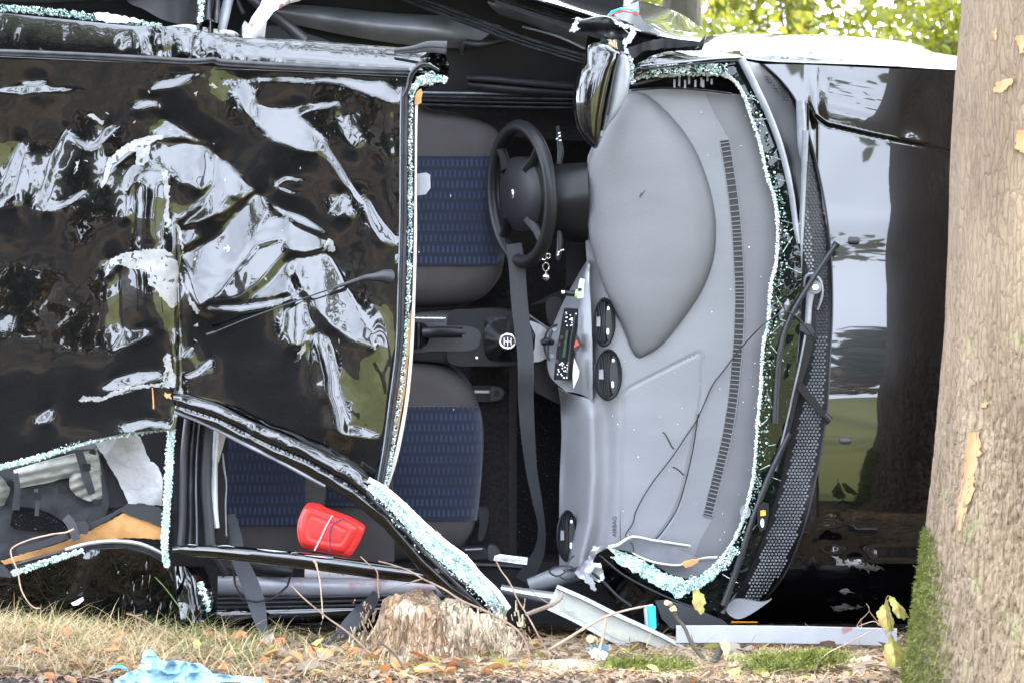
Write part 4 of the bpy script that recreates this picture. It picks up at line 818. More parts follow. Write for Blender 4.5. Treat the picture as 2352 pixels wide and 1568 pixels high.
F = [(i * nu_ + j, (i + 1) * nu_ + j, (i + 1) * nu_ + j + 1, i * nu_ + j + 1) for i in range(nv_ - 1) for j in range(nu_ - 1)]
E = [((i + 1) * nu_, i * nu_) for i in range(nv_ - 1)] + [(j, j + 1) for j in range(nu_ - 1)] + [((nv_ - 1) * nu_ + j + 1, (nv_ - 1) * nu_ + j) for j in range(nu_ - 1)]
hood = attach(raw('bonnet', np.concatenate([T, T + [0, .012, 0]]), F + [(a, b, b + nb, a + nb) for a, b in E], 'paint', True, 60), car)
strip('bonnet_edge', [(a + 1, b, float(hood_d(a, b)) - .001, 4) for a, b in HE], 'plastic_mid', car, .004)
for (u, v) in ((1962, 552), (1942, 1013)):
    V, F = sheet_geo([(u - 13, v - 5), (u - 9, v - 8), (u + 9, v - 7), (u + 13, v - 4), (u + 13, v + 4), (u + 9, v + 7), (u - 9, v + 7), (u - 13, v + 4)], lambda a, b: hood_d(a, b) - .010 - .004 * np.cos((b - v) * .2), 3, .014); attach(raw('washer_nozzle', V, F, 'plastic_mid', True, 50), hood)
sheet('inner_wing', [(1690, 1424), (2700, 1424), (2700, 1480), (1690, 1480)], .25, 'paint_dirty', car, 30, .03)
strip('orange_indicator', [(1680, 1428, .10, 6), (1740, 1430, .10, 8)], 'orange', car, .01)
sheet('bumper_scrape', [(1872, 1368), (1900, 1360), (1960, 1362), (2050, 1372), (2060, 1380), (1980, 1376), (1900, 1380)], lambda u, v: hood_d(u, v) - .002, 'paint_dirty', car, 6, .002, jag=2)
# dried mud scrapes on the bonnet corner
for O in ([(1912, 1276), (1930, 1284), (1960, 1288), (1990, 1290), (2020, 1302), (2035, 1308), (1990, 1308), (1950, 1300), (1925, 1296)], [(1925, 1356), (1945, 1352), (1962, 1360), (1940, 1366)], [(1905, 1392), (1940, 1388), (1990, 1392), (1960, 1400), (1915, 1402)]):
    sheet('mud_scrape', O, lambda u, v: hood_d(u, v) - .0015, 'primer', car, 5, .001, jag=2.5)

# ---- broken windscreen: dark rim, crumbs, cracks
EI = [(1452, 178), (1540, 173), (1650, 172), (1684, 184), (1706, 215), (1722, 260), (1745, 330), (1761, 400), (1780, 460), (1786, 520), (1783, 600), (1770, 660), (1764, 740), (1752, 800), (1748, 880), (1744, 930), (1738, 1000), (1732, 1080), (1721, 1140), (1704, 1200), (1680, 1250), (1650, 1290), (1618, 1318), (1580, 1330), (1540, 1318), (1490, 1288), (1440, 1264), (1398, 1258)]
EO = [(1420, 1296), (1500, 1352), (1560, 1386), (1600, 1404), (1660, 1400), (1700, 1350), (1750, 1230), (1790, 1100), (1812, 990), (1826, 880), (1838, 740), (1842, 640), (1836, 520), (1818, 430), (1793, 330), (1752, 230), (1712, 138), (1650, 140), (1450, 150)]
def scr_d(u, v): return -.03 + .00012 * (1850 - u) * -1 + .06 * ((v - 784) / 600) ** 2
scr = sheet('windscreen', EI + EO, lambda u, v: scr_d(u, v) + .002 * fbm(u * .05, v * .05, 2), 'glassdark', car, 8, .005, label='dark rim of the broken windscreen')
gb = glass_band('screen_crumb_edge', [(u, v, float(scr_d(u, v)) - .004, 5) for u, v in EI[:23]], car, 5000, .004, ('glass_w', 'glass', 'glass_w'))
glass_band('screen_crumb_edge', [(u + 12, v, float(scr_d(u, v)) - .003, 24) for u, v in EI[4:22]], car, 600, .0042, ('glass_g', 'glass', 'glass_g', 'glassdark'))
glass_band('screen_crumb_edge', [(1470, 160, -.04, 20), (1560, 158, -.04, 22), (1670, 158, -.03, 20)], car, 900, .005, ('glass_g', 'glass_w', 'glassdark'))
glass_band('screen_crumb_corner', [(1398, 1266, -.05, 16), (1450, 1292, -.05, 22), (1510, 1328, -.05, 24), (1560, 1346, -.05, 30), (1610, 1332, -.05, 26), (1660, 1298, -.05, 18), (1690, 1260, -.05, 22)], car, 1500, .004, ('glass', 'glass_w', 'glass_g'))
sheet('crushed_glass_sheet', [(1392, 1256), (1420, 1262), (1470, 1282), (1530, 1316), (1580, 1332), (1620, 1320), (1652, 1300), (1640, 1325), (1600, 1354), (1560, 1372), (1520, 1350), (1460, 1316), (1410, 1284)], lambda u, v: -.054 - .004 * fbm(u * .05, v * .05, 3), 'crushed', car, 6, .005, jag=2)
mb = MB()
for k in range(30):
    i = rng.integers(4, 22); u, v = EI[i]; a = rng.uniform(-.9, .9); L = rng.uniform(15, 50)
    u0 = u + rng.uniform(2, 30); v0 = v + rng.uniform(-30, 30); mb.tube(Wn(*np.array([(u0, v0, scr_d(u0, v0) - .003), (u0 + L * math.cos(a) * .8, v0 + L * math.sin(a) * 1.6, scr_d(u0 + L, v0) - .003)]).T), .0006 + .0008 * rng.random(), 4)
mb.build('crack', 'glass', car, kind='stuff')
strip('pillar_edge_trim', [(1398, 1256, -.02, 10), (1420, 1250, -.02, 8), (1452, 1232, -.02, 6), (1500, 1240, -.02, 6), (1540, 1246, -.01, 6), (1586, 1253, .0, 5)], 'white', car, .006)
strip('pillar_edge_trim', [(1452, 1270, -.03, 5), (1500, 1290, -.03, 6), (1560, 1297, -.02, 6), (1610, 1282, -.02, 5), (1648, 1279, -.02, 7)], 'white', car, .006)
sheet('pillar_lining', [(1400, 1254), (1425, 1248), (1455, 1234), (1500, 1242), (1586, 1254), (1562, 1262), (1600, 1280), (1560, 1298), (1520, 1296), (1452, 1272)], lambda u, v: .0 + .0003 * (v - 1240), 'plastic_lt', car, 8, .01)
sheet('yellow_sponge', [(1566, 1296), (1575, 1288), (1606, 1283), (1602, 1292), (1575, 1304)], -.05, 'brown', car, 5, .02, jag=1)
# lower A-pillar with dark body panel
sheet('lower_pillar', [(1372, 1270), (1395, 1258), (1440, 1298), (1510, 1342), (1562, 1378), (1640, 1400), (1662, 1432), (1500, 1450), (1420, 1390), (1375, 1330), (1355, 1300)], lambda u, v: -.02 + .0008 * (v - 1300) + .02 * np.sin((u + v) * .03), 'paint_dirty', car, 7, .03)
strip('pillar_trim_line', [(1380, 1276, -.055, 5), (1430, 1318, -.055, 5), (1500, 1356, -.05, 5), (1570, 1386, -.05, 5), (1620, 1400, -.045, 4)], 'plastic_mid', car, .006)
strip('pillar_trim_line', [(1358, 1312, -.04, 8), (1385, 1335, -.04, 8), (1420, 1370, -.035, 8), (1450, 1392, -.03, 8)], 'plastic_mid', car, .01)
sheet('torn_pillar_end', [(1318, 1314), (1330, 1300), (1350, 1285), (1362, 1252), (1385, 1254), (1378, 1290), (1392, 1330), (1370, 1335), (1352, 1322), (1345, 1332), (1330, 1326)], lambda u, v: -.06 + .03 * fbm(u * .06, v * .06, 12), 'silver', car, 5, .012, jag=1.6)
sheet('torn_pillar_end', [(1345, 1312), (1364, 1330), (1370, 1356), (1358, 1352), (1342, 1330)], -.08, 'silver', car, 4, .01, jag=1.5)

# ---- cowl: smooth panel, honeycomb grille, trims, wipers
CI = [(1712, 140), (1760, 232), (1800, 335), (1824, 430), (1840, 520), (1846, 640), (1842, 740), (1830, 880), (1816, 990), (1794, 1100), (1755, 1230), (1706, 1345), (1660, 1412)]
CIa = np.array(CI)
def cowl_d(u, v):
    a = np.interp(v, CIa[:, 1], CIa[:, 0]); b = np.interp(v, HE[:, 1], HE[:, 0]); t = np.clip((u - a) / (b - a + 1), 0, 1.1); return .02 * (1 - t) + (hood_d(b, v) + .016) * t
cowl = sheet('cowl_panel', CI + [(1690, 1428)] + [tuple(p) for p in HE[::-1][1:]], cowl_d, 'plastic', car, 10, .01)
GL = np.array([(1858, 330), (1852, 420), (1846, 500), (1842, 580), (1868, 680), (1874, 760), (1862, 830), (1846, 910), (1826, 1000), (1806, 1090), (1776, 1190), (1738, 1290), (1700, 1385)], float)
def in_gr(u, v):
    l_ = np.interp(v, GL[:, 1], GL[:, 0]); r_ = np.interp(v, HE[:, 1], HE[:, 0]); return (v > 335) & (v < 1392) & (u > l_ + 3) & (u < r_ - 9)
cells = []
pu, pv = 8.0, 7.4
for i in range(int(1100 / pv) + 1):
    for j in range(60):
        v = 332 + i * pv; u = 1690 + j * pu + (i % 2) * pu / 2
        if in_gr(u, v): cells.append((u, v))
for i in range(9):
    for j in range(14):
        v = 180 + i * 6.5; u = 1752 + j * 7 + (i % 2) * 3.5
        if (u < np.interp(v, HE[:, 1], HE[:, 0]) - 8) and u > 1752 + (v - 178) * .9: cells.append((u, v))
cells = np.array(cells); cd = cowl_d(cells[:, 0], cells[:, 1]) - .0025
holes = (cells[:, 1] < 770) & ((cells[:, 0] > np.interp(cells[:, 1], HE[:, 1], HE[:, 0]) - 42) | (cells[:, 1] < 420))
q6 = np.linspace(0, 2 * PI, 6, endpoint=False) + PI / 6
for nm, sel, ro, ri, df, m_ in (('grille_mesh', holes, 4.35, 2.5, .001, 'plastic_mid'), ('grille_stud', ~holes, 3.5, 1.7, -.004, 'plastic_lt')):
    VV, FF = [], []
    for k, ((u, v), d) in enumerate(zip(cells[sel], cd[sel])):
        VV.append(np.concatenate([Wn(u + ro * np.cos(q6), v + ro * np.sin(q6), d), Wn(u + ri * np.cos(q6), v + ri * np.sin(q6), d + df)])); o_ = k * 12
        FF += [(o_ + i, o_ + (i + 1) % 6, o_ + 6 + (i + 1) % 6, o_ + 6 + i) for i in range(6)]
        if nm == 'grille_stud': FF.append(tuple(o_ + 6 + i for i in range(6)))
    attach(raw(nm, np.concatenate(VV), FF, m_, False), cowl, None, 'stuff')
O = [tuple(p) for p in np.stack([np.interp(np.linspace(335, 775, 20), GL[:, 1], GL[:, 0]) + 2, np.linspace(335, 775, 20)], 1)] + [(float(np.interp(v, HE[:, 1], HE[:, 0])) - 9, v) for v in np.linspace(775, 335, 20)]
attach(sheet('grille_backing', O, lambda u, v: cowl_d(u, v) - .0008, 'groove', None, 12, .001), cowl)
strip('cowl_trim', [(1702, 135, -.02, 18), (1735, 200, -.02, 17), (1768, 270, -.02, 16), (1795, 345, -.02, 15), (1815, 430, -.02, 14), (1828, 520, -.02, 13), (1834, 560, -.02, 10)], 'plastic_lt', car, .012)
strip('cowl_trim', [(1850, 300, .02, 16), (1846, 400, .02, 14), (1842, 500, .01, 13), (1836, 600, .0, 14), (1834, 700, .0, 15), (1828, 800, .0, 14), (1815, 900, .0, 13), (1800, 1000, .0, 12), (1775, 1100, .0, 12), (1738, 1220, .01, 12), (1695, 1340, .02, 12), (1660, 1408, .03, 12)], 'plastic_lt', car, .012)
strip('cowl_trim', [(1812, 745, -.01, 11), (1806, 820, -.01, 12), (1796, 920, -.01, 12), (1786, 1000, -.01, 8)], 'plastic_mid', car, .008)
strip('cowl_trim', [(1838, 232, .03, 20), (1843, 330, .03, 24), (1848, 372, .03, 16)], 'plastic_lt', car, .012)
w1 = strip('wiper', [(1920, 562, -.03, 11), (1890, 606, -.035, 12), (1850, 668, -.04, 12), (1820, 720, -.04, 13), (1800, 770, -.04, 14), (1789, 830, -.04, 15), (1784, 900, -.04, 16), (1781, 972, -.04, 17)], 'plastic_mid', car, .012)
attach(strip('wiper_rubber', [(1800, 772, -.052, 3), (1786, 850, -.054, 3), (1780, 970, -.054, 3)], 'rubber', None, .003), w1)
mb = MB(); mb.tube(np.array([Wn(1916, 568, -.03), Wn(1923, 558, -.03)]), .011, 10); attach(mb.build('wiper_cap', 'plastic', None, True), w1)
w2 = strip('wiper', [(1862, 668, .0, 22), (1858, 700, -.01, 16), (1855, 750, -.015, 15), (1852, 765, -.015, 13)], 'plastic_lt', car, .014)
attach(strip('wiper_blade', [(1858, 768, -.02, 24), (1845, 830, -.02, 26), (1826, 900, -.02, 20), (1806, 990, -.02, 18), (1778, 1080, -.02, 16)], 'plastic', None, .008, 'flat'), w2)
attach(strip('wiper_arm', [(1850, 770, -.03, 5), (1836, 840, -.03, 5), (1818, 920, -.03, 5), (1800, 1000, -.03, 5), (1780, 1080, -.03, 6)], 'plastic_lt', None, .006), w2)
attach(sheet('wiper_clip', [(1838, 742), (1862, 744), (1872, 764), (1858, 770), (1836, 758)], -.035, 'plastic_mid', None, 6, .012), w2)
attach(sheet('wiper_pivot', ell(1873, 660, 14, 15), -.02, 'plastic_lt', None, 6, .02), w2); attach(sheet('pivot_nut', ell(1873, 660, 8, 7, 6), -.035, 'chrome', None, 4, .014), w2)
strip('grille_hoop', [(1846, 660, .0, 7), (1850, 636, .0, 7), (1868, 630, .0, 8), (1885, 648, .0, 8), (1888, 680, .0, 7), (1878, 712, .0, 5)], 'plastic_lt', car, .008)
strip('loose_blade', [(1836, 884, -.04, 20), (1850, 902, -.04, 19), (1875, 932, -.04, 18), (1900, 962, -.04, 19)], 'plastic', car, .012, 'flat', label='short loose black blade')
mb = MB(); mb.tube(np.array([Wn(1892, 952, -.05), Wn(1906, 968, -.05)]), .013, 10); mb.build('blade_cap', 'plastic', car, True)
w3 = strip('wiper', [(1814, 994, -.035, 12), (1790, 1042, -.035, 13), (1760, 1110, -.035, 14), (1730, 1190, -.035, 14), (1704, 1270, -.03, 15), (1680, 1340, -.03, 16), (1662, 1390, -.03, 17)], 'plastic_mid', car, .012)
attach(sheet('wiper_motor_clip', [(1740, 1165), (1752, 1152), (1766, 1156), (1766, 1180), (1758, 1215), (1746, 1220), (1740, 1200)], -.06, 'plastic', None, 6, .02), w3)
attach(sheet('orange_tag', [(1747, 1172), (1758, 1171), (1759, 1182), (1747, 1184)], -.063, 'orange', None, 4, .003), w3)
attach(sheet('clip_badge', ell(1751, 1200, 4, 10), -.063, 'letter', None, 4, .003), w3)
for (u, v) in ((1808, 700), (1795, 722)): mb = MB(); mb.tube(np.array([Wn(u + 2, v - 12, -.03), Wn(u, v, -.035), Wn(u - 2, v + 12, -.03)]), [.004, .010, .005], 10); mb.build('washer_jet', 'plastic_lt', car, True)
sheet('washer_jet', ell(1712, 1175, 12, 15), -.03, 'plastic_lt', car, 6, .02)
sheet('cowl_end', [(1668, 1400), (1690, 1375), (1750, 1382), (1772, 1376), (1720, 1412), (1690, 1420)], .0, 'plastic_lt', car, 8, .02, True)

# ---- dashboard
DO = [(1392, 262), (1440, 206), (1500, 203), (1560, 205), (1630, 212), (1706, 218), (1735, 270), (1760, 340), (1790, 440), (1800, 520), (1796, 640), (1780, 760), (1765, 880), (1758, 1000), (1750, 1100), (1730, 1190), (1690, 1270), (1640, 1320), (1560, 1330), (1440, 1300), (1380, 1290), (1330, 1300), (1285, 1310), (1284, 1220), (1285, 1120), (1290, 1000), (1288, 930), (1282, 890), (1310, 905), (1352, 915), (1352, 700), (1348, 600), (1340, 480), (1350, 360)]
def dash_d(u, v):
    d = .075 + .00005 * (1760 - u) - .02 * np.cos((v - 784) / 600.)
    low = sstep(880, 960, v)
    lip = np.interp(v, [880, 920, 1000, 1100, 1200, 1290], [1358, 1358, 1360, 1362, 1355, 1335])
    x = u - lip
    d = d + low * (.30 * sstep(2, -75, x) - .022 * np.exp(-(x / 14.) ** 2)) + .016 * np.exp(-((u - lip - 32) / 18.) ** 2) * low
    d = d + (1 - low) * .06 * sstep(1400, 1350, u)
    g = line_dist([(1686, 330), (1712, 517), (1719, 682), (1712, 820), (1700, 930), (1676, 1060), (1640, 1190)], u, v)
    d = d + .006 * sstep(1655, 1720, u)
    groove = line_dist([(1424, 1250), (1425, 1130), (1426, 1030), (1428, 950), (1432, 905), (1446, 890), (1598, 813), (1609, 812), (1614, 822), (1613, 900), (1604, 960), (1585, 1051), (1567, 1134), (1547, 1183), (1511, 1236)], u, v)
    d = d + .005 * np.exp(-(groove / 2.6) ** 2)
    return d
dash = sheet('dashboard', DO, dash_d, 'dash', car, 5, .02, sharp=80)
V, F = strip_geo([(u, v, float(dash_d(u, v)) + .0012, 3.6) for u, v in [(1426, 1240), (1425, 1130), (1426, 1030), (1428, 950), (1434, 903), (1450, 888), (1520, 852), (1598, 815), (1608, 814), (1613, 824), (1612, 900), (1604, 960)]], .0008, 'web', step=6); attach(raw('airbag_lid_joint', V, F, 'groove', False), dash)
BO = [(1440, 214), (1470, 212), (1505, 232), (1560, 288), (1600, 350), (1630, 430), (1644, 510), (1640, 590), (1615, 662), (1570, 732), (1520, 792), (1482, 817), (1464, 820), (1450, 802), (1430, 752), (1400, 690), (1370, 610), (1352, 530), (1348, 440), (1352, 370), (1372, 312), (1396, 268), (1420, 235)]
bin_d = pillow(BO, lambda u, v: dash_d(np.maximum(u, 1402), v) + .004 - sstep(1600, 1360, u) * .012, .055, 3.2, 3.2)
attach(sheet('instrument_hood', BO, bin_d, 'dash_dk', None, 5, .05, True, sharp=80), dash)
attach(sheet('scuff', [(1468, 452), (1470, 446), (1484, 436), (1480, 442), (1470, 456)], lambda u, v: bin_d(u, v) - .001, 'groove', None, 4, .001), dash)
for (pts) in ([(1522, 992), (1530, 998), (1540, 1020), (1548, 1030)], [(1545, 1072), (1556, 1076), (1570, 1090)]):
    V, F = strip_geo([(u, v, float(dash_d(u, v)) - .002, 3) for u, v in pts], .001); attach(raw('scuff', V, F, 'plastic_mid'), dash)
DV = np.array([(1664, 322), (1676, 396), (1689, 494), (1694, 560), (1698, 640), (1699, 700), (1696, 780), (1690, 850), (1683, 920), (1670, 1000), (1655, 1065), (1640, 1125), (1625, 1185)], float)
V, F = strip_geo([(u, v, float(dash_d(u, v)) - .0005, 21) for u, v in DV], .001, 'web'); attach(raw('defroster_slot', V, F, 'groove', False), dash)
Q = cr_path(DV, 83); slat_me = None
for i, (u, v) in enumerate(Q):
    T_ = (Q[min(i + 1, 82)] - Q[max(i - 1, 0)]); T_ /= np.linalg.norm(T_); N_ = np.array([-T_[1], T_[0]])
    a, b = Wn(u - N_[0] * 10.5, v - N_[1] * 10.5, float(dash_d(u, v)) - .003), Wn(u + N_[0] * 10.5, v + N_[1] * 10.5, float(dash_d(u, v)) - .003)
    if slat_me is None:
        mbs = MB(); mbs.box((0, 0, 0), (1, .006, .0026)); o = mbs.build('slat', 'dash', None); slat_me = o.data
    else: o = bpy.data.objects.new('slat', slat_me); COL.objects.link(o)
    dx = b - a; o.location = (a + b) / 2; o.scale = (np.linalg.norm(dx), 1, 1); o.rotation_euler = (0, -math.atan2(dx[2], dx[0]), 0); attach(o, dash)
for off in (-11.5, 11.5):
    Tn = np.gradient(DV, axis=0); Tn /= np.linalg.norm(Tn, axis=1)[:, None]
    V, F = strip_geo([(u - t[1] * off, v + t[0] * off, float(dash_d(u, v)) - .001, 3.5) for (u, v), t in zip(DV, Tn)], .003); attach(raw('slot_rim', V, F, 'dash'), dash)
PR = [(float(a) + 13, float(b)) for a, b in cr_path(DV, 20)]
attach(sheet('dash_rear_panel', [(1618, 214), (1642, 262), (1664, 300)] + PR + [(1608, 1240), (1590, 1290), (1650, 1286), (1688, 1262), (1728, 1186), (1747, 1098), (1755, 1000), (1762, 880), (1777, 760), (1793, 640), (1797, 520), (1787, 440), (1757, 342), (1732, 272), (1704, 220)], lambda u, v: dash_d(u, v) - .0022, 'dash_dk', None, 6, .003, sharp=80), dash)
txt = bpy.data.curves.new('lettering', 'FONT'); txt.body = 'AIRBAG'; txt.size = .018; txt.extrude = .0004; txt.materials.append(K['plastic_mid'])
o0 = bpy.data.objects.new('lettering_source', txt); COL.objects.link(o0); bpy.context.view_layer.update(); me0 = bpy.data.meshes.new_from_object(o0.evaluated_get(bpy.context.evaluated_depsgraph_get())); bpy.data.objects.remove(o0); o = bpy.data.objects.new('lettering', me0); COL.objects.link(o); o.location = W(1416, 1232, float(dash_d(1422, 1210)) - .002); o.rotation_euler = (PI / 2, -PI / 2, 0); attach(o, dash)
# round vents
def vent(u, v, ru, rv, d):
    r_ = ring('air_vent', u, v, d, ru, rv, 7, .016, 'plastic', car, 48, .0006)
    def sub(name, O, dd, m, t=.004): attach(sheet(name, O, dd, m, None, 5, t), r_)
    sub('vent_bowl', ell(u, v, ru - 4, rv - 6), lambda a, b: d + .012 + .0006 * (a - u), 'groove')
    for k in range(5):
        x = u - ru * .62 + k * ru * .19; hgt = (rv - 8) * math.sqrt(max(.05, 1 - ((x - u) / ru) ** 2))
        V, F = strip_geo([(x - 2, v - hgt, d - .002, 3), (x + 3 * math.sin(k), v, d - .004, 3), (x - 2, v + hgt, d - .002, 3)], .003); attach(raw('vent_slat', V, F, 'plastic_mid'), r_)
    sub('vent_flap', ell(u + ru * .40, v, ru * .26, rv * .72), lambda a, b: d - .006, 'plastic_mid', .006)
    sub('vent_tab', [(u - ru * .62, v - 12), (u - ru * .30, v - 12), (u - ru * .30, v + 10), (u - ru * .62, v + 10)], d - .012, 'plastic_lt', .01)
    for (a, b, c) in ((.38, -.55, 4), (.34, .40, 6), (.34, .30, 3)): sub('vent_mark', ell(u + ru * a, v + rv * b, 3, c, 10), d - .008, 'letter', .002)
    return r_
vent(1387, 740, 27, 57, .055); vent(1396, 860, 33, 60, .05); vent(1303, 1230, 25, 60, .20)

# ---- centre stack
gridsurf('centre_fascia', [[(1350, 596, .10), (1351, 596, .09), (1354, 596, .1)], [(1318, 650, .22), (1336, 650, .13), (1354, 650, .09)], [(1282, 720, .30), (1325, 715, .15), (1357, 700, .085)], [(1258, 790, .33), (1320, 790, .16), (1360, 780, .08)], [(1262, 860, .30), (1322, 850, .16), (1361, 850, .08)], [(1300, 898, .22), (1335, 905, .15), (1361, 922, .08)]], 'silver', car, 30, 40, .02)
rad = sheet('radio', [(1296, 710), (1331, 709), (1327, 750), (1314, 813), (1311, 872), (1272, 872), (1278, 813), (1288, 754)], lambda u, v: .14 + .0007 * (1331 - u), 'plastic', car, 8, .06)
attach(sheet('display', [(1300, 760), (1306, 758), (1298, 820), (1291, 820)], lambda u, v: .136 + .0007 * (1331 - u), 'display', None, 6, .002), rad)
for k in range(46):
    v = rng.choice([rng.uniform(715, 752), rng.uniform(828, 866)]); u = np.interp(v, [710, 872], [1306, 1284]) + rng.uniform(-8, 18)
    attach(sheet('button_mark', [(u, v), (u + rng.uniform(2, 4), v), (u + 3, v + 3), (u, v + 2.5)], .128 + .0007 * (1331 - u), 'letter', None, 4, .001), rad)
attach(strip('radio_bar', [(1322, 722, .125, 4), (1312, 780, .13, 4), (1304, 866, .135, 4)], 'plastic_mid', None, .003), rad)
for (u, v) in ((1298, 722), (1290, 775), (1284, 790), (1280, 830)): attach(sheet('radio_button', ell(u, v, 4, 4, 12), .15, 'plastic_mid', None, 3, .01), rad)
ring('climate_dial', 1278, 790, .30, 30, 46, 5, .01, 'plastic_mid', car, 40, -.001)
sheet('climate_dial_face', ell(1278, 790, 26, 41), lambda u, v: .31 - .001 * (u - 1278), 'plastic_lt', car, 6, .01)
for (u, v) in ((1274, 757), (1268, 817)): sheet('dial_button', ell(u, v, 5, 4.5, 14), .28, 'silver', car, 3, .01)
mb = MB(); mb.tube(np.array([Wn(1242, 788, .24), Wn(1254, 783, .24), Wn(1268, 786, .27)]), [.007, .013, .009], 12); mb.build('dial_knob', 'plastic', car, True)
hz = sheet('hazard_button', [(1324, 766), (1338, 790), (1326, 806), (1318, 806), (1319, 790)], .105, 'plastic_mid', car, 6, .02); attach(sheet('hazard_symbol', [(1324, 780), (1330, 791), (1318, 798)], .100, 'redlamp', None, 4, .003), hz)
sheet('fascia_pocket', [(1319, 822), (1331, 852), (1329, 866), (1317, 892), (1315, 860)], .10, 'white', car, 6, .015)
sheet('air_dial', [(1256, 690), (1268, 682), (1290, 690), (1280, 740), (1262, 745), (1254, 715)], .34, 'plastic', car, 6, .02, True)
sheet('air_dial', [(1255, 830), (1270, 850), (1282, 888), (1266, 880), (1256, 860)], .34, 'plastic', car, 6, .02, True)
# steering column, stalks, wheel
gridsurf('steering_column', [[(1262, 378, .20), (1300, 376, .16), (1350, 374, .12)], [(1262, 400, .10), (1300, 396, .08), (1350, 390, .06)], [(1264, 460, .04), (1300, 458, .03), (1352, 455, .02)], [(1262, 520, .10), (1300, 522, .08), (1350, 530, .08)], [(1258, 546, .22), (1300, 552, .18), (1350, 560, .16)]], 'plastic', car, 24, 30, .03)
strip('stalk', [(1280, 290, .16, 8), (1283, 310, .16, 10), (1286, 335, .16, 14), (1288, 350, .16, 16), (1284, 378, .16, 12)], 'plastic_mid', car, .012)
strip('stalk', [(1284, 520, .12, 12), (1286, 545, .12, 15), (1286, 565, .12, 15), (1282, 590, .12, 12), (1281, 598, .12, 8)], 'plastic_mid', car, .012)
for (a, b) in ((1277, 318), (1283, 312), (1284, 322), (1282, 305), (1287, 574), (1281, 578), (1279, 584), (1290, 573)): sheet('stalk_mark', [(a, b), (a + 5, b - 1), (a + 5, b + 2), (a, b + 3)], .142 if b < 400 else .104, 'letter', car, 4, .002)
# wheel: ring turned 64 degrees so that it shows as a narrow ellipse
wc = Wn(1198, 446, .17); R_ = .205; tz = math.radians(65); tip = math.radians(-4)
ex = np.array([math.cos(tz), -math.sin(tz), 0.]); ez = np.array([math.sin(tip) * .5, 0, math.cos(tip)])      # in-plane axes: ex towards the windscreen, ez towards the car's left
nn = np.cross(ex, ez)
wheel = None
a = np.linspace(0, 2 * PI, 73)[:-1]; rim = wc + R_ * (np.cos(a)[:, None] * ex + np.sin(a)[:, None] * ez)
mb = MB(); seg = 14; V = []
for i in range(72):
    rd = np.cos(a[i]) * ex + np.sin(a[i]) * ez
    for j in range(seg):
        q = 2 * PI * j / seg; V.append(rim[i] + .0205 * math.cos(q) * rd + .0205 * math.sin(q) * nn)
mb.add(V, [(i * seg + j, ((i + 1) % 72) * seg + j, ((i + 1) % 72) * seg + (j + 1) % seg, i * seg + (j + 1) % seg) for i in range(72) for j in range(seg)])
wheel = mb.build('steering_wheel', 'plastic', car, True)
# hub faces the driver's side (towards -X): dished pad and spokes
nd = -nn if nn[0] > 0 else nn
hub = MB(); V = []; rr_ = np.linspace(0, 1, 8); aa = np.linspace(0, 2 * PI, 33)[:-1]
for r in rr_:
    for q in aa:
        shp = (.125 + .020 * math.cos(2 * q)); V.append(wc + shp * r * (math.cos(q) * ex + math.sin(q) * ez * 1.08) + nd * (.03 * math.sqrt(1 - r * r * .98) - .0))
hub.add(V, [(i * 32 + j, (i + 1) * 32 + j, (i + 1) * 32 + (j + 1) % 32, i * 32 + (j + 1) % 32) for i in range(7) for j in range(32)])
V = np.array(V)[-32:]; hub.add(np.concatenate([V, V - nd * .05]), [(i, (i + 1) % 32, (i + 1) % 32 + 32, i + 32) for i in range(32)] + [tuple(range(32, 64))])
attach(hub.build('hub', 'plastic', None, True, 60), wheel)
for q0 in (.25 * PI, .75 * PI, 1.25 * PI, 1.75 * PI):
    p0 = wc + .10 * (math.cos(q0) * ex + math.sin(q0) * ez); p1 = wc + R_ * (math.cos(q0) * ex + math.sin(q0) * ez)
    s_ = MB(); s_.tube(np.array([p0 + nd * .01, (p0 + p1) / 2 + nd * .004, p1]), [.022, .014, .016], 10, flat=.6); attach(s_.build('spoke', 'plastic', None, True), wheel)
em = MB(); c_ = wc + nd * .0305; V = [c_ + .0095 * math.cos(q) * ex + .016 * math.sin(q) * ez for q in aa] + [c_ + nd * .003 + .008 * math.cos(q) * ex + .014 * math.sin(q) * ez for q in aa]
em.add(V, [(i, (i + 1) % 32, (i + 1) % 32 + 32, i + 32) for i in range(32)] + [tuple(range(32, 64))]); attach(em.build('wheel_badge', 'chrome', None), wheel)

# ---- front seats
def seat(name, O, cz, blue_v, d0, label, dshape, uL):
    root = sheet(name, O, lambda u, v: dshape(u, v), 'seat_g', car, 8, .16, True, sharp=80, label=label)
    e = cr_path(O, 160, True); v0, v1 = blue_v; u1 = float(np.max(e[(e[:, 1] > v0) & (e[:, 1] < v1), 0])) 
    right = [(float(np.max(e[np.abs(e[:, 1] - v) < 22, 0])) - 3, v) for v in np.linspace(v0, v1, 14)]
    attach(sheet('seat_centre', [(uL, v0)] + right + [(uL, v1)], lambda u, v: dshape(u, v) - .006, 'blue', None, 8, .01, sharp=80), root)
    return root
SD = [(880, 254), (1000, 253), (1070, 266), (1130, 290), (1156, 330), (1164, 400), (1165, 500), (1158, 600), (1140, 650), (1100, 688), (1040, 703), (950, 706), (880, 706)]
def sdr(O, d0, ec=60, amp=.09):
    E = cr_path(O, 90, True)
    return lambda u, v: d0 - amp * np.sqrt(1 - (1 - np.clip(edge_dist(E, u, v) / ec, 0, 1)) ** 2)
f1 = sdr(SD, .52); 
seat('driver_seat', SD, 0, (359, 610), .45, 'driver seat cushion in grey cloth with blue patterned centre', f1, 890)
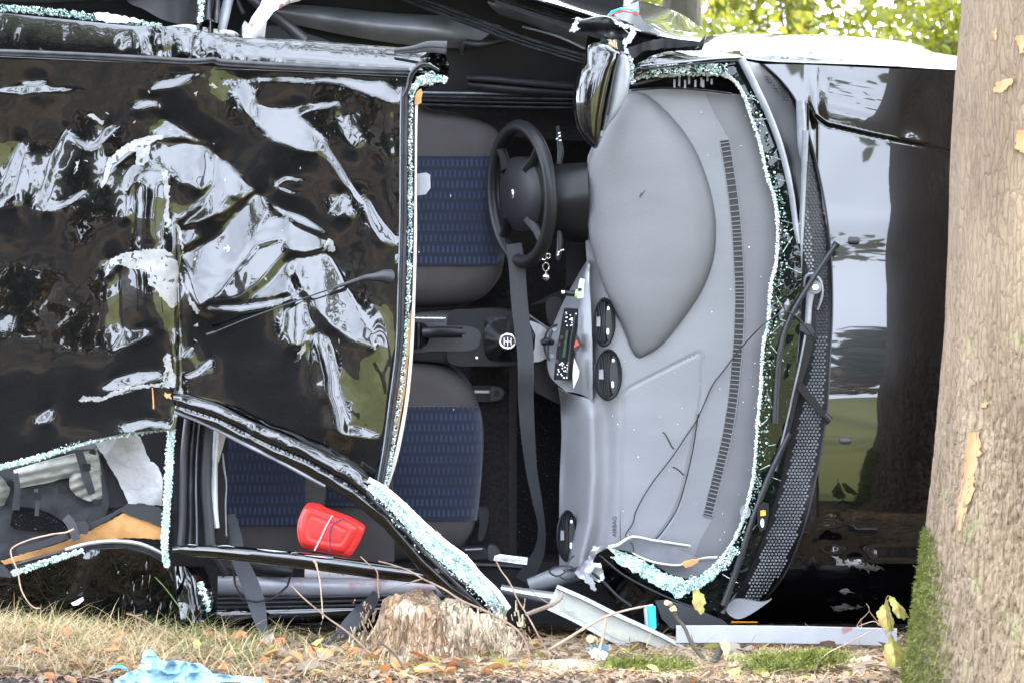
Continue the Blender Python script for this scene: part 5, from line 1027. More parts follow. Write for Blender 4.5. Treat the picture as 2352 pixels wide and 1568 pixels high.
SP = [(840, 826), (945, 826), (990, 830), (1035, 846), (1075, 882), (1098, 935), (1110, 1000), (1106, 1100), (1095, 1190), (1072, 1242), (1035, 1272), (980, 1287), (870, 1292), (840, 1292)]
f2 = sdr(SP, .50)
seat('passenger_seat', SP, 0, (933, 1195), .45, 'passenger seat cushion in grey cloth with blue patterned centre', f2, 850)
sheet('seat_gap', [(840, 700), (960, 700), (960, 830), (840, 830)], .56, 'plastic', car, 20, .02)
# rear part of the cabin seen through the lower window
BK = [(512, 985), (560, 980), (660, 1010), (704, 1060), (704, 1200), (690, 1262), (560, 1262), (516, 1240)]
bk = sheet('seat_backrest', [(470, 960), (720, 960), (712, 1275), (480, 1275)], lambda u, v: .22 - .05 * np.cos((u - 600) / 130.), 'seat_g', car, 14, .12, True)
attach(sheet('backrest_centre', [(505, 960), (705, 960), (700, 1206), (510, 1206)], lambda u, v: .212 - .05 * np.cos((u - 600) / 130.), 'blue', None, 12, .01), bk)
sheet('seat_bolster', [(706, 985), (900, 1040), (905, 1290), (712, 1290)], lambda u, v: .34 - .04 * np.cos((u - 800) / 100.), 'seat_g', car, 14, .1)
sheet('bolster_centre', [(712, 985), (900, 1040), (900, 1162), (712, 1160)], lambda u, v: .325 - .04 * np.cos((u - 800) / 100.), 'blue', car, 14, .01)

# ---- centre console and levers
con = sheet('centre_console', [(930, 722), (1000, 716), (1034, 714), (1100, 710), (1150, 711), (1190, 718), (1215, 735), (1262, 762), (1270, 790), (1262, 815), (1215, 832), (1180, 840), (1120, 842), (1034, 837), (990, 831), (930, 826)],
    lambda u, v: .46 - .05 * np.sqrt(np.clip(1 - ((v - 777) / 64.) ** 2, 0, 1)), 'plastic_mid', car, 7, .12, sharp=80)
def onc(name, O, dd, m, t=.008, so=True): return attach(sheet(name, O, dd, m, None, 5, t, so), con)
onc('console_tray', [(1034, 716), (1100, 712), (1180, 716), (1215, 740), (1225, 780), (1215, 826), (1180, 838), (1110, 840), (1034, 834), (1028, 776)], .408, 'plastic', .02)
onc('lever_recess', [(940, 748), (1030, 748), (1080, 750), (1102, 762), (1104, 780), (1095, 798), (1070, 806), (1000, 806), (940, 806)], .404, 'groove', .006)
attach(strip('coin_slot', [(950, 731, .408, 6), (1023, 731, .408, 5)], 'chrome', None, .004), con)
hb = strip('handbrake', [(970, 764, .36, 26), (1000, 763, .33, 26), (1040, 763, .32, 26), (1062, 764, .32, 24)], 'plastic', con, .014); attach_fix = None
b = MB(); b.tube(np.array([Wn(1058, 764, .315), Wn(1070, 764, .312)]), [.006, .005], 10); attach(b.build('release_button', 'plastic_mid', None, True), con)
onc('handbrake_gaiter', [(930, 745), (960, 740), (982, 750), (986, 776), (975, 795), (950, 802), (930, 800)], lambda u, v: .37 + .01 * np.sin(u * .4), 'plastic', .03)
gt = onc('gear_gaiter', [(1117, 732), (1150, 727), (1190, 732), (1222, 740), (1222, 822), (1190, 828), (1140, 828), (1118, 820), (1112, 776)], lambda u, v: .40 - .10 * np.clip(1 - np.hypot(u - 1160, v - 785) / 55, 0, 1) + .004 * np.sin(np.arctan2(v - 785, u - 1160) * 9), 'plastic', .01)
onc('switch', ell(1097, 821, 11, 11, 20), .40, 'plastic', .01); onc('switch_mark', ell(1095, 821, 3, 3, 8), .396, 'letter', .002)
mb = MB(); kn = Wn(1168, 786, .25); V = []; 
for i in range(9):
    t_ = i / 8 * PI
    for j in range(20): q = 2 * PI * j / 20; V.append(kn + [.029 * math.sin(t_) * math.cos(q), -.024 * math.cos(t_), .029 * math.sin(t_) * math.sin(q)])
mb.add(V, [(i * 20 + j, (i + 1) * 20 + j, (i + 1) * 20 + (j + 1) % 20, i * 20 + (j + 1) % 20) for i in range(8) for j in range(20)]); mb.tube(np.array([Wn(1168, 786, .26), Wn(1163, 785, .36)]), .008, 8)
gk = mb.build('gear_knob', 'plastic', car, True)
V = ring('knob_ring', 1166, 784, .228, 20, 18, 4, .003, 'chrome', None if False else gk, 32)
attach(sheet('shift_plate', ell(1166, 784, 16, 14.5, 24), .2265, 'groove', None, 5, .002), gk)
sg = MB()
for (a, b_) in (((1158, 776), (1158, 792)), ((1166, 774), (1166, 794)), ((1174, 776), (1174, 792)), ((1158, 784), (1174, 784))): sg.tube(np.array([Wn(*a, .2235), Wn(*b_, .2235)]), .0012, 6)
attach(sg.build('shift_pattern', 'letter', None), gk)
# silver wing of the console and footwell parts
sheet('console_wing', [(1214, 735), (1240, 745), (1268, 764), (1268, 815), (1240, 830), (1216, 832), (1228, 800), (1230, 770)], .40, 'silver', car, 6, .02)
strip('console_tube', [(1212, 722, .42, 5), (1250, 748, .40, 5), (1268, 758, .38, 5)], 'plastic_lt', car, .008)
sheet('seat_rail', [(1085, 885), (1130, 884), (1150, 888), (1160, 902), (1152, 918), (1130, 922), (1085, 922)], .62, 'plastic', car, 6, .03)
sheet('rail_end', [(1128, 888), (1148, 890), (1156, 902), (1148, 916), (1128, 918)], .60, 'plastic_mid', car, 5, .03, True); sheet('rail_bolt', ell(1141, 903, 7, 7, 16), .585, 'plastic', car, 4, .02)
sheet('rail_slot', [(1090, 896), (1124, 896), (1124, 902), (1090, 902)], .612, 'silver', car, 5, .01)
ring('seat_anchor', 1157, 675, .60, 12, 12, 5, .02, 'plastic', car, 20)
sheet('footwell_carpet', [(1080, 835), (1300, 835), (1300, 1320), (1080, 1320)], lambda u, v: .66 + .08 * sstep(1170, 1200, u), 'carpet', car, 20, .03)
sheet('footwell_carpet', [(1080, 560), (1350, 560), (1350, 800), (1080, 720)], .75, 'carpet', car, 20, .03)
sheet('floor_mat', [(1186, 900), (1284, 900), (1288, 1260), (1184, 1270)], .71, 'mat_blk', car, 14, .01)
sheet('footwell_panel', [(1220, 700), (1300, 690), (1300, 560), (1350, 560), (1340, 640)], .5, 'plastic', car, 12, .02)
sheet('footwell_panel', [(1216, 832), (1262, 822), (1290, 895), (1288, 930), (1230, 900)], .45, 'plastic', car, 12, .02)
# seat belt across the cabin
strip('seat_belt', [(1180, 560, .20, 36), (1188, 620, .20, 38), (1192, 680, .20, 38), (1198, 740, .20, 38), (1206, 800, .20, 38), (1208, 860, .20, 37), (1208, 920, .22, 36), (1213, 1000, .24, 32), (1221, 1080, .27, 26), (1234, 1150, .30, 22), (1244, 1210, .33, 17), (1240, 1260, .36, 24), (1222, 1300, .38, 34), (1200, 1334, .40, 38)], 'belt', car, .002, 'web', label='belt hanging across the cabin')
# buckle, lower fittings, paper, speaker panel
sheet('seat_lever', [(1096, 1168), (1112, 1164), (1122, 1175), (1120, 1205), (1108, 1240), (1098, 1235), (1102, 1200)], .48, 'plastic', car, 6, .03, True)
sheet('buckle_housing', [(1060, 1255), (1112, 1255), (1120, 1262), (1122, 1282), (1062, 1284)], .42, 'plastic', car, 6, .04); sheet('buckle_face', [(1122, 1252), (1140, 1256), (1150, 1275), (1148, 1286), (1122, 1284)], .42, 'plastic_mid', car, 5, .04, True)
strip('buckle_slot', [(1068, 1262, .40, 5), (1108, 1260, .40, 5)], 'plastic_lt', car, .006)
strip('inner_sill', [(1080, 1296, .42, 12), (1170, 1300, .42, 12), (1210, 1304, .42, 10)], 'plastic_mid', car, .02)
strip('inner_sill', [(1215, 1345, .32, 34), (1280, 1325, .30, 44), (1345, 1312, .28, 30)], 'plastic_lt', car, .03)
strip('silver_duct', [(1150, 1352, .10, 22), (1200, 1362, .10, 26), (1260, 1372, .10, 30), (1310, 1375, .10, 26)], 'silver', car, .03)
sheet('door_inner_lower', [(1080, 1290), (1400, 1290), (1420, 1440), (1000, 1440)], .50, 'plastic', car, 20, .02)

# ---- fallen mirror on the upper side
mir = thing('door_mirror', '', '', (0, 0, 0)); del mir['category']; del mir['label']; mir.location = W(1380, 220, -.2); attach(mir, car, 'broken door mirror hanging by its torn foot')
MO = [(1346, 114), (1362, 100), (1390, 98), (1420, 116), (1424, 130), (1414, 160), (1405, 200), (1395, 250), (1384, 300), (1372, 340), (1356, 334), (1336, 312), (1322, 280), (1317, 240), (1319, 200), (1328, 165), (1340, 150)]
ME = cr_path(MO, 90, True)
attach(sheet('mirror_housing', MO, pillow(MO, -.22, .06, 2.2, 2.4), 'paint', None, 4, .06, True, sharp=80), mir)
MI = [(1424, 120), (1440, 130), (1447, 160), (1446, 195), (1436, 230), (1418, 262), (1398, 288), (1386, 310), (1376, 330), (1386, 290), (1396, 245), (1402, 200), (1408, 160)]
MJ = cr_path(MI, 90, True)
attach(sheet('mirror_back', MI, pillow(MI, -.19, .04, 2.5, 2.4), 'plastic_lt', None, 4, .06, True, sharp=80), mir)
attach(strip('mirror_gasket', [(1426, 120, -.24, 5), (1414, 150, -.245, 5), (1404, 200, -.25, 5), (1396, 245, -.25, 5), (1392, 262, -.25, 5), (1384, 300, -.24, 4)], 'rubber', None, .008), mir)
attach(strip('mirror_tab', [(1390, 264, -.23, 12), (1384, 285, -.23, 13), (1379, 312, -.23, 8)], 'plastic_lt', None, .01), mir)
attach(sheet('mirror_neck', [(1382, 82), (1420, 92), (1440, 105), (1438, 122), (1420, 128), (1392, 112), (1380, 98)], -.18, 'plastic', None, 5, .05), mir)
attach(sheet('mirror_block', [(1396, 90), (1416, 92), (1418, 112), (1404, 110)], -.205, 'rotten', None, 5, .03, jag=1), mir)
attach(sheet('mirror_foot', [(1310, 70), (1316, 52), (1330, 44), (1345, 46), (1382, 38), (1406, 38), (1430, 46), (1454, 57), (1461, 79), (1446, 101), (1435, 96), (1404, 90), (1380, 80), (1360, 74), (1320, 74)], lambda u, v: -.16 + .02 * np.sin(u * .08) - .02 * np.abs(np.sin(v * .09)), 'plastic', None, 4, .02, jag=.8), mir)
for O in ([(1309, 72), (1318, 50), (1330, 46), (1326, 58), (1332, 66), (1318, 74)], [(1316, 44), (1330, 40), (1344, 45), (1330, 50)], [(1404, 42), (1425, 52), (1450, 60), (1440, 66), (1415, 58)], [(1428, 95), (1440, 88), (1448, 72), (1444, 58), (1456, 60), (1460, 80), (1448, 100), (1436, 110)], [(1434, 108), (1446, 118), (1444, 126), (1434, 120)]):
    attach(sheet('torn_metal', O, -.20, 'silver', None, 3, .006, jag=1.6), mir)
attach(strip('torn_edge', [(1320, 50, -.19, 3), (1350, 44, -.19, 3), (1382, 38, -.19, 3), (1406, 44, -.19, 3), (1430, 64, -.19, 3), (1450, 84, -.19, 3)], 'silver', None, .004), mir)
strip('pillar_stub', [(1444, 135, -.09, 12), (1446, 160, -.10, 14), (1450, 184, -.09, 12)], 'silver', car, .01)
glass_band('pillar_crumbs', [(1442, 130, -.10, 14), (1447, 160, -.11, 14), (1452, 190, -.10, 12)], car, 110, .007, ('glass_w', 'silver', 'glass_g'))
strip('wing_bracket', [(1450, 196, .0, 6), (1475, 190, .0, 8), (1520, 180, .0, 5)], 'plastic_mid', car, .006)
strip('dash_edge_seal', [(1450, 208, .03, 6), (1520, 203, .03, 5), (1600, 206, .03, 5), (1680, 216, .03, 5)], 'rubber', car, .006)
mb = MB()
for k in range(9): u = 1550 + k * 11 + rng.normal(0, 3); mb.box(Wn(u, 190 + rng.normal(0, 4), .03), (.006, .01, rng.uniform(.01, .03)))
mb.build('clip', 'plastic_lt', car, kind='stuff')

# ---- lower rear: tailored rail, glass strips, window seals, bars
sheet('lower_rear_panel', [(-140, 1340), (0, 1330), (60, 1305), (120, 1280), (200, 1262), (290, 1258), (350, 1275), (384, 1300), (396, 1330), (408, 1400), (412, 1460), (380, 1500), (-140, 1500)], lambda u, v: -.18 + .00075 * (v - 1300) - .03 * np.exp(-((u - 205 + (v - 1300) * .3) / 26.) ** 2) * sstep(1250, 1290, v) * sstep(1400, 1370, v) + .012 * fbm(u * .02, v * .02, 91), 'paint_dirty', car, 6, .02)
sheet('bright_scrape', [(163, 1384), (172, 1380), (190, 1370), (192, 1378), (180, 1388), (168, 1390)], -.17, 'glass_w', car, 4, .01)
strip('lower_rail_lip', [(150, 1262, -.19, 10), (200, 1248, -.20, 10), (260, 1242, -.20, 10), (320, 1248, -.20, 10), (368, 1268, -.19, 9), (374, 1280, -.18, 7)], 'alu', car, .012)
strip('lower_rail_seal', [(30, 1300, -.19, 12), (120, 1275, -.19, 14), (200, 1258, -.19, 14), (280, 1254, -.19, 14), (340, 1266, -.19, 13), (384, 1292, -.18, 12)], 'rubber', car, .01, 'groove')
glass_band('lower_glass_rim', [(30, 1316, -.20, 11), (90, 1296, -.20, 11), (150, 1276, -.20, 10), (190, 1264, -.20, 6)], car, 1100, .0045, ('glass', 'glass_g', 'glass_w'))
glass_band('rear_glass_rim', [(-140, 1104, -.31, 9), (0, 1072, -.31, 9), (80, 1052, -.31, 10), (140, 1032, -.31, 10), (200, 1012, -.31, 11), (280, 996, -.31, 10), (340, 986, -.31, 11), (392, 980, -.31, 12)], car, 6500, .0042, ('glass', 'glass_g', 'glass_g', 'glass_w'))
glass_band('pillar_glass_strip', [(394, 985, -.30, 13), (390, 1040, -.30, 13), (388, 1090, -.30, 14), (384, 1150, -.30, 13), (380, 1210, -.30, 13), (378, 1250, -.30, 11), (384, 1300, -.29, 10)], car, 6500, .0042, ('glass', 'glass_w', 'glass', 'glass_g'))
strip('pillar_glass_bed', [(394, 985, -.295, 11), (390, 1040, -.295, 11), (388, 1090, -.295, 12), (384, 1150, -.295, 11), (380, 1210, -.295, 11), (378, 1290, -.29, 12)], 'glass', car, .003, 'flat')
sheet('wood_splinter', [(362, 982), (372, 970), (400, 966), (398, 976), (378, 990)], -.33, 'scar', car, 4, .012, jag=2)
strip('wood_splinter', [(350, 890, float(roof_d(350, 895)) - .01, 3), (352, 915, float(roof_d(350, 915)) - .01, 4), (353, 938, float(roof_d(350, 930)) - .01, 4)], 'scar', car, .004)
sheet('wood_splinter', [(378, 900), (392, 904), (394, 916), (382, 914)], float(roof_d(386, 908)) - .02, 'scar', car, 4, .01, jag=1.5)
for (u, w, m_, uo) in ((424, 20, 'plastic_mid', -8), (440, 11, 'rubber', -4), (452, 5, 'plastic_lt', 0), (475, 26, 'plastic_mid', 8)):
    strip('window_seal', [(u - uo * .3 + 6, 962 if u < 460 else 975, -.20, w), (u, 1040, -.20, w), (u - 2, 1120, -.20, w), (u + uo * .5, 1200, -.20, w), (u + uo, 1256, -.2, w)], m_, car, .02)
sheet('pillar_core', [(398, 955), (520, 990), (520, 1262), (398, 1262)], -.13, 'plastic', car, 20, .04)
strip('white_pillar_trim', [(497, 985, -.16, 12), (494, 1050, -.16, 14), (492, 1110, -.16, 16), (492, 1165, -.16, 18), (498, 1212, -.16, 13)], 'white', car, .016)
sheet('grey_pillar_trim', [(500, 990), (521, 992), (516, 1010), (508, 1040), (500, 1060)], -.15, 'white_film', car, 6, .01, True)
sheet('grey_pillar_trim', [(468, 1060), (482, 1050), (486, 1080), (480, 1095), (466, 1090)], -.17, 'plastic_lt', car, 6, .01, True)
sheet('grey_pillar_trim', [(472, 1120), (484, 1105), (488, 1170), (480, 1208), (468, 1216), (466, 1160)], -.165, 'white_film', car, 6, .01, True)
strip('cut_edge', [(512, 1040, -.17, 4), (514, 1070, -.17, 5), (520, 1110, -.17, 4), (518, 1160, -.17, 4), (520, 1230, -.17, 4)], 'plastic_lt', car, .006)
sheet('red_tag', [(478, 970), (486, 974), (485, 990), (477, 988)], -.215, 'redlamp', car, 4, .004)
strip('seat_belt', [(530, 1180, -.02, 20), (542, 1230, -.05, 26), (548, 1280, -.08, 34), (570, 1330, -.12, 40), (588, 1380, -.16, 40), (600, 1430, -.20, 28), (612, 1470, -.25, 12), (640, 1496, -.30, 10), (680, 1500, -.33, 14)], 'belt', car, .002, 'web', label='belt dangling out of the rear door to the grass')
strip('seat_belt', [(660, 1502, -.36, 10), (700, 1492, -.37, 24), (730, 1478, -.37, 30), (752, 1488, -.38, 24), (772, 1500, -.36, 14)], 'belt', car, .002, 'web')
strip('seat_belt', [(742, 1496, -.38, 16), (775, 1470, -.37, 30), (800, 1440, -.36, 38), (830, 1408, -.33, 40), (850, 1385, -.25, 30), (866, 1360, -.15, 20)], 'belt', car, .002, 'web', label='belt end with metal buckle lying in the grass')
bu = sheet('buckle', [(770, 1452), (796, 1452), (792, 1468), (766, 1470)], -.39, 'plastic_mid', car, 5, .006); attach(sheet('buckle_slot', [(775, 1456), (782, 1456), (780, 1464), (773, 1465)], -.393, 'chrome', None, 4, .003), bu); attach(sheet('buckle_slot', [(785, 1456), (791, 1456), (789, 1463), (783, 1464)], -.393, 'chrome', None, 4, .003), bu)
# bars
strip('cut_door_frame', [(396, 1262, -.30, 16), (430, 1262, -.31, 26), (500, 1266, -.31, 32), (620, 1278, -.31, 36), (740, 1292, -.31, 38), (860, 1308, -.30, 38), (960, 1320, -.29, 36), (1040, 1330, -.28, 30)], 'paint', car, .03, 'round')
for u0, L_, w_ in ((430, 22, 2.5), (500, 38, 3), (590, 70, 4), (668, 16, 2), (700, 66, 3.5)):
    fv = lambda u: float(np.interp(u, [412, 500, 620, 740, 850], [1250, 1252, 1262, 1276, 1290])); strip('scuff', [(u0, fv(u0) + rng.normal(0, 1.5), -.335, 1), (u0 + L_ / 2, fv(u0 + L_ / 2) + rng.normal(0, 1.5), -.3375, w_), (u0 + L_, fv(u0 + L_), -.335, 1)], 'alu', car, .003)
DB = [(405, 922, -.335, 40), (470, 948, -.345, 54), (560, 985, -.35, 66), (640, 1020, -.35, 74), (720, 1062, -.35, 78), (790, 1108, -.35, 74), (850, 1155, -.35, 68)]
def barh(u, v): return -.335 - .03 * np.exp(-((v - np.interp(u, [400, 560, 707, 861, 1000], [920, 985, 1055, 1140, 1260])) / 26.) ** 2)
BAR = [(398, 908), (430, 908), (500, 930), (570, 965), (640, 994), (707, 1021), (767, 1047), (824, 1071), (850, 1100), (896, 1127), (940, 1166), (982, 1210), (1030, 1248), (1068, 1276), (1101, 1315), (1140, 1352), (1170, 1394), (1158, 1427), (1117, 1424), (1061, 1401), (1035, 1381), (969, 1315), (883, 1213), (804, 1147), (747, 1116), (703, 1090), (620, 1043), (526, 997), (425, 949), (402, 940)]
def bar_d(u, v):
    c = np.interp(u, [398, 500, 620, 707, 804, 883, 969, 1035, 1117, 1170], [922, 955, 1015, 1052, 1108, 1168, 1268, 1330, 1385, 1410])
    hw = np.interp(u, [398, 500, 700, 860, 1170], [22, 30, 38, 48, 36]); t = (v - c) / hw
    d = -.345 - .035 * np.sqrt(np.clip(1 - t * t * .8, 0, 1)) + np.interp(u, [400, 860, 1170], [0, .0, .06])
    d = d + .014 * np.exp(-((v - c - 6) / 6.) ** 2) + sstep(900, 700, u) * .014 * (np.abs(2 * vn((u + v * .5) * .02, (v - u * .5) * .02, 19) - 1) - .3)
    return d
bar = sheet('cut_roof_pillar', BAR, bar_d, 'paint', car, 4.5, .03, sharp=75)
GB = [(842, 1122), (855, 1100), (896, 1127), (940, 1163), (982, 1206), (1030, 1245), (1068, 1272), (1101, 1312), (1140, 1350), (1172, 1392), (1166, 1402), (1160, 1426), (1148, 1420), (1120, 1388), (1080, 1345), (1030, 1305), (980, 1262), (930, 1208), (890, 1160), (865, 1142)]
attach(sheet('crushed_glass_sheet', GB, lambda u, v: bar_d(u, v) - .012 - .004 * fbm(u * .06, v * .06, 3), 'crushed', None, 5, .006, jag=1.5), bar)
attach(strip('glass_edge', [(846, 1100, -.40, 12), (896, 1132, -.40, 14), (982, 1212, -.39, 14), (1030, 1252, -.38, 14), (1068, 1280, -.37, 14), (1101, 1320, -.36, 15), (1140, 1358, -.35, 15), (1168, 1398, -.34, 14)], 'glass_w', None, .006), bar)
glass_band('crushed_glass', [(870, 1128, -.40, 26), (900, 1160, -.40, 40), (950, 1210, -.39, 52), (1000, 1258, -.38, 54), (1050, 1300, -.37, 50), (1100, 1350, -.36, 44), (1150, 1405, -.35, 26)], car, 900, .0034, ('glass', 'glass_w', 'glass_g', 'glass'))
attach(strip('pillar_groove', [(842, 1128, -.40, 9), (870, 1160, -.40, 9), (920, 1208, -.39, 8), (970, 1262, -.385, 8), (1030, 1322, -.37, 8), (1080, 1370, -.36, 8), (1130, 1418, -.35, 8)], 'rubber', None, .008), bar)
attach(strip('pillar_lip', [(400, 945, -.35, 8), (470, 972, -.355, 9), (560, 1018, -.36, 9), (640, 1058, -.36, 8), (703, 1092, -.36, 8), (747, 1116, -.36, 7)], 'plastic_lt', None, .006), bar)
# sill and debris under the door
strip('sill_trim', [(500, 1344, .05, 44), (560, 1345, .03, 46), (700, 1348, .03, 46), (850, 1350, .04, 44), (1000, 1352, .06, 42), (1100, 1356, .08, 38)], 'greytrim', car, .03)
for k in range(3): strip('sill_seal', [(500, 1375 + k * 10, -.01 - .01 * k, 7), (700, 1372 + k * 10, -.01 - .01 * k, 7), (900, 1368 + k * 10, -.0 - .01 * k, 7), (1020, 1370 + k * 9, .02, 6)], ['rubber', 'plastic_mid', 'rubber'][k], car, .012)
strip('lower_sill', [(400, 1420, -.02, 44), (600, 1412, -.02, 44), (850, 1402, .0, 40), (1020, 1396, .02, 30)], 'paint_dirty', car, .03)
strip('inner_lining', [(700, 1312, .15, 36), (800, 1318, .15, 34), (900, 1326, .15, 34), (1020, 1336, .15, 30)], 'stained', car, .01)
mb = MB(); mb.tube(Wn(*np.array([(588, 1300, .02), (620, 1306, .0), (655, 1310, -.02), (672, 1312, -.02)]).T), [.022, .024, .020, .015], 14); mb.build('belt_pretensioner', 'plastic', car, True)
mb = MB(); mb.tube(Wn(*np.array([(534, 1290, -.05), (540, 1340, -.12), (556, 1375, -.18), (590, 1382, -.19), (630, 1372, -.16), (660, 1345, -.1), (668, 1318, -.03)]).T), .0032, 6); mb.build('cable', 'plastic', car, True)
strip('lower_pillar_seal', [(486, 1268, -.1, 20), (500, 1290, -.08, 22), (520, 1320, -.05, 20)], 'plastic_mid', car, .02)
gridsurf('torn_side_panel', [[(400, 1300, -.1), (430, 1300, -.12), (470, 1300, -.08)], [(405, 1350, -.12), (440, 1350, -.15), (490, 1360, -.08)], [(412, 1420, -.14), (450, 1430, -.16), (500, 1425, -.05)]], 'paint_dirty', car, 16, 14, .01, lambda u, v: .01 * vn(u * .05, v * .05, 3))
glass_band('fallen_crumbs', [(458, 1340, -.16, 10), (470, 1370, -.17, 12), (480, 1400, -.18, 10)], car, 60, .008, ('glass', 'glass_g', 'glass_w'))

# glass crumbs scattered over the dashboard and the seats
cr_n = 70; u = rng.uniform(1400, 1750, cr_n); v = rng.uniform(240, 1260, cr_n); P = Wn(u, v, dash_d(u, v) - .006); u2 = rng.uniform(960, 1100, 6); v2 = np.concatenate([rng.uniform(270, 690, 3), rng.uniform(850, 1270, 3)])
P2 = Wn(u2, v2, np.where(v2 < 780, f1(u2, v2), f2(u2, v2)) - .012); V, F, mi = granules(np.concatenate([P, P2]), .0026, .7, 2)
o = raw('glass_crumbs', V, F, ['glass_w', 'glass'], False); attach(o, car, 'crumbs of glass on dashboard and seats', 'stuff')

def lr_d(u, v): return -.18 + .00075 * (v - 1300) - .016
for k in range(16):
    u = 240 + 156 * rng.random() ** .7; v = rng.uniform(1285, 1400); L = rng.uniform(6, 34); w = rng.uniform(.6, 1.8)
    sheet('paint_chip', [(u, v), (u + w, v + L * .2), (u + w * .6 - L * .1, v + L), (u - w - L * .1, v + L * .8)], lambda a, b: lr_d(a, b), 'primer', car, 5, .002, jag=.6)

# ================================================================ LOOSE THINGS IN AND ON THE CAR
def loose(name, label, cat, u, v, d, group=None): return thing(name, label, cat, W(u, v, d), group)
# red case
rc = loose('red_case', 'red plastic case tied with cords lying on the passenger seat edge', 'case', 760, 1277, .0)
RO = [(709, 1159), (731, 1161), (752, 1172), (800, 1190), (832, 1208), (836, 1218), (826, 1244), (808, 1272), (798, 1277), (784, 1275), (740, 1268), (703, 1259), (689, 1247), (683, 1225), (684, 1200), (692, 1176), (700, 1163)]
RI = [(700, 1166), (712, 1162), (738, 1170), (790, 1192), (818, 1206), (822, 1214), (812, 1238), (794, 1264), (784, 1268), (740, 1262), (706, 1254), (694, 1244), (688, 1222), (689, 1200), (694, 1178)]
RE = cr_path(RI, 80, True); RE2 = cr_path(RO, 80, True)
attach(sheet('case_base', RO, lambda u, v: -.02 - .014 * np.sqrt(1 - (1 - np.clip(edge_dist(RE2, u, v) / 8., 0, 1)) ** 2), 'red', None, 4, .06, True, sharp=80), rc)
red_d = lambda u, v: -.05 - .022 * np.sqrt(1 - (1 - np.clip(edge_dist(RE, u, v) / 14., 0, 1)) ** 2) + .002 * np.exp(-((edge_dist(RE, u, v) - 20) / 3.) ** 2)
attach(sheet('case_lid', RI, red_d, 'red', None, 3.5, .02, True, sharp=80), rc)
attach(strip('cord', [(764, 1182, -.074, 3), (750, 1206, -.075, 3.5), (735, 1238, -.075, 3.5), (722, 1264, -.072, 3.5)], 'string_w', None, .003), rc)
attach(strip('cord', [(793, 1190, -.072, 3), (775, 1196, -.076, 3), (762, 1208, -.076, 3), (757, 1230, -.076, 3), (758, 1248, -.076, 3), (756, 1266, -.072, 3)], 'string_b', None, .003), rc)
# rucksack behind the broken rear window
bp = loose('rucksack', 'grey and black rucksack with straps behind the broken rear window', 'rucksack', 110, 1240, 0)
def rd(u, v): return -.05 - .05 * np.cos((u - 110) / 120.) * np.cos((v - 1110) / 110.) + .02 * (fbm(u * .02, v * .03, 77, 3) - .5)
attach(sheet('pack_body', [(-60, 1110), (0, 1080), (80, 1058), (170, 1032), (216, 1030), (240, 1100), (250, 1160), (236, 1200), (170, 1230), (90, 1262), (0, 1290), (-60, 1300)], rd, 'pack_b', None, 6, .2), bp)
attach(gridsurf('pack_pocket', [[(30, 1078, -.10), (90, 1062, -.13), (160, 1044, -.12), (222, 1030, -.08)], [(36, 1096, -.13), (100, 1080, -.16), (170, 1066, -.15), (228, 1062, -.10)], [(44, 1120, -.12), (110, 1108, -.14), (150, 1098, -.14), (232, 1090, -.10)]], 'pack_g', None, 40, 18, .02, lambda u, v: .006 * np.sin((u * .2 + v) * .28) + .03 * np.abs(2 * fbm(u * .02, v * .03, 33, 2) - .9)), bp)
attach(gridsurf('pack_pocket', [[(160, 1090, -.14), (186, 1078, -.16), (228, 1070, -.12)], [(160, 1118, -.15), (196, 1112, -.17), (232, 1120, -.12)], [(176, 1138, -.14), (206, 1150, -.14), (234, 1144, -.10)]], 'pack_g', None, 30, 20, .02, lambda u, v: .006 * np.sin((u * .4 + v) * .3) + .03 * np.abs(2 * fbm(u * .03, v * .03, 34, 2) - .9)), bp)
attach(gridsurf('pack_side', [[(-60, 1080, -.1), (-10, 1090, -.12), (18, 1110, -.08)], [(-60, 1120, -.14), (-10, 1120, -.16), (22, 1128, -.1)], [(-60, 1190, -.1), (-20, 1170, -.12), (8, 1160, -.08)]], 'pack_g', None, 20, 16, .02, lambda u, v: .005 * np.sin((u * .3 + v) * .35)), bp)
attach(strip('pack_strap', [(180, 1034, -.17, 18), (190, 1064, -.18, 20), (200, 1100, -.18, 20), (212, 1134, -.16, 16)], 'pack_b', None, .006, 'web'), bp)
attach(strip('pack_strap', [(82, 1122, -.16, 10), (86, 1150, -.17, 10), (84, 1184, -.16, 10)], 'pack_b', None, .006, 'web'), bp)
attach(strip('pack_strap', [(34, 1086, -.15, 16), (40, 1120, -.16, 14), (36, 1170, -.14, 18)], 'pack_b', None, .008, 'web'), bp)
for (u, v) in ((198, 1072), (84, 1138), (142, 1124), (222, 1154)): attach(sheet('pack_buckle', [(u - 9, v - 8), (u + 9, v - 7), (u + 10, v + 8), (u - 8, v + 9)], -.20, 'plastic', None, 4, .01), bp)
attach(sheet('pack_flap', [(40, 1166), (90, 1172), (130, 1190), (150, 1214), (90, 1220), (30, 1212), (26, 1190)], -.12, 'mat_blk', None, 6, .02, True), bp)
attach(strip('pack_strap', [(150, 1186, -.20, 20), (165, 1206, -.21, 22), (176, 1240, -.21, 18)], 'pack_b', None, .008, 'web'), bp)
attach(sheet('pack_clip', [(170, 1198), (196, 1194), (206, 1210), (200, 1226), (178, 1226), (172, 1212)], -.215, 'plastic_mid', None, 4, .012), bp)
sl = sheet('case_side', [(226, 1062), (240, 1040), (300, 1100), (296, 1160), (250, 1166), (238, 1130)], -.02, 'plastic_mid', None, 8, .05); tag(sl, 'dark grey case side behind the silver card by the rucksack', 'case')
gl = sheet('cargo_lining', [(308, 994), (372, 992), (372, 1150), (350, 1160), (326, 1080)], lambda u, v: .02, 'plastic_mid', car, 10, .03)
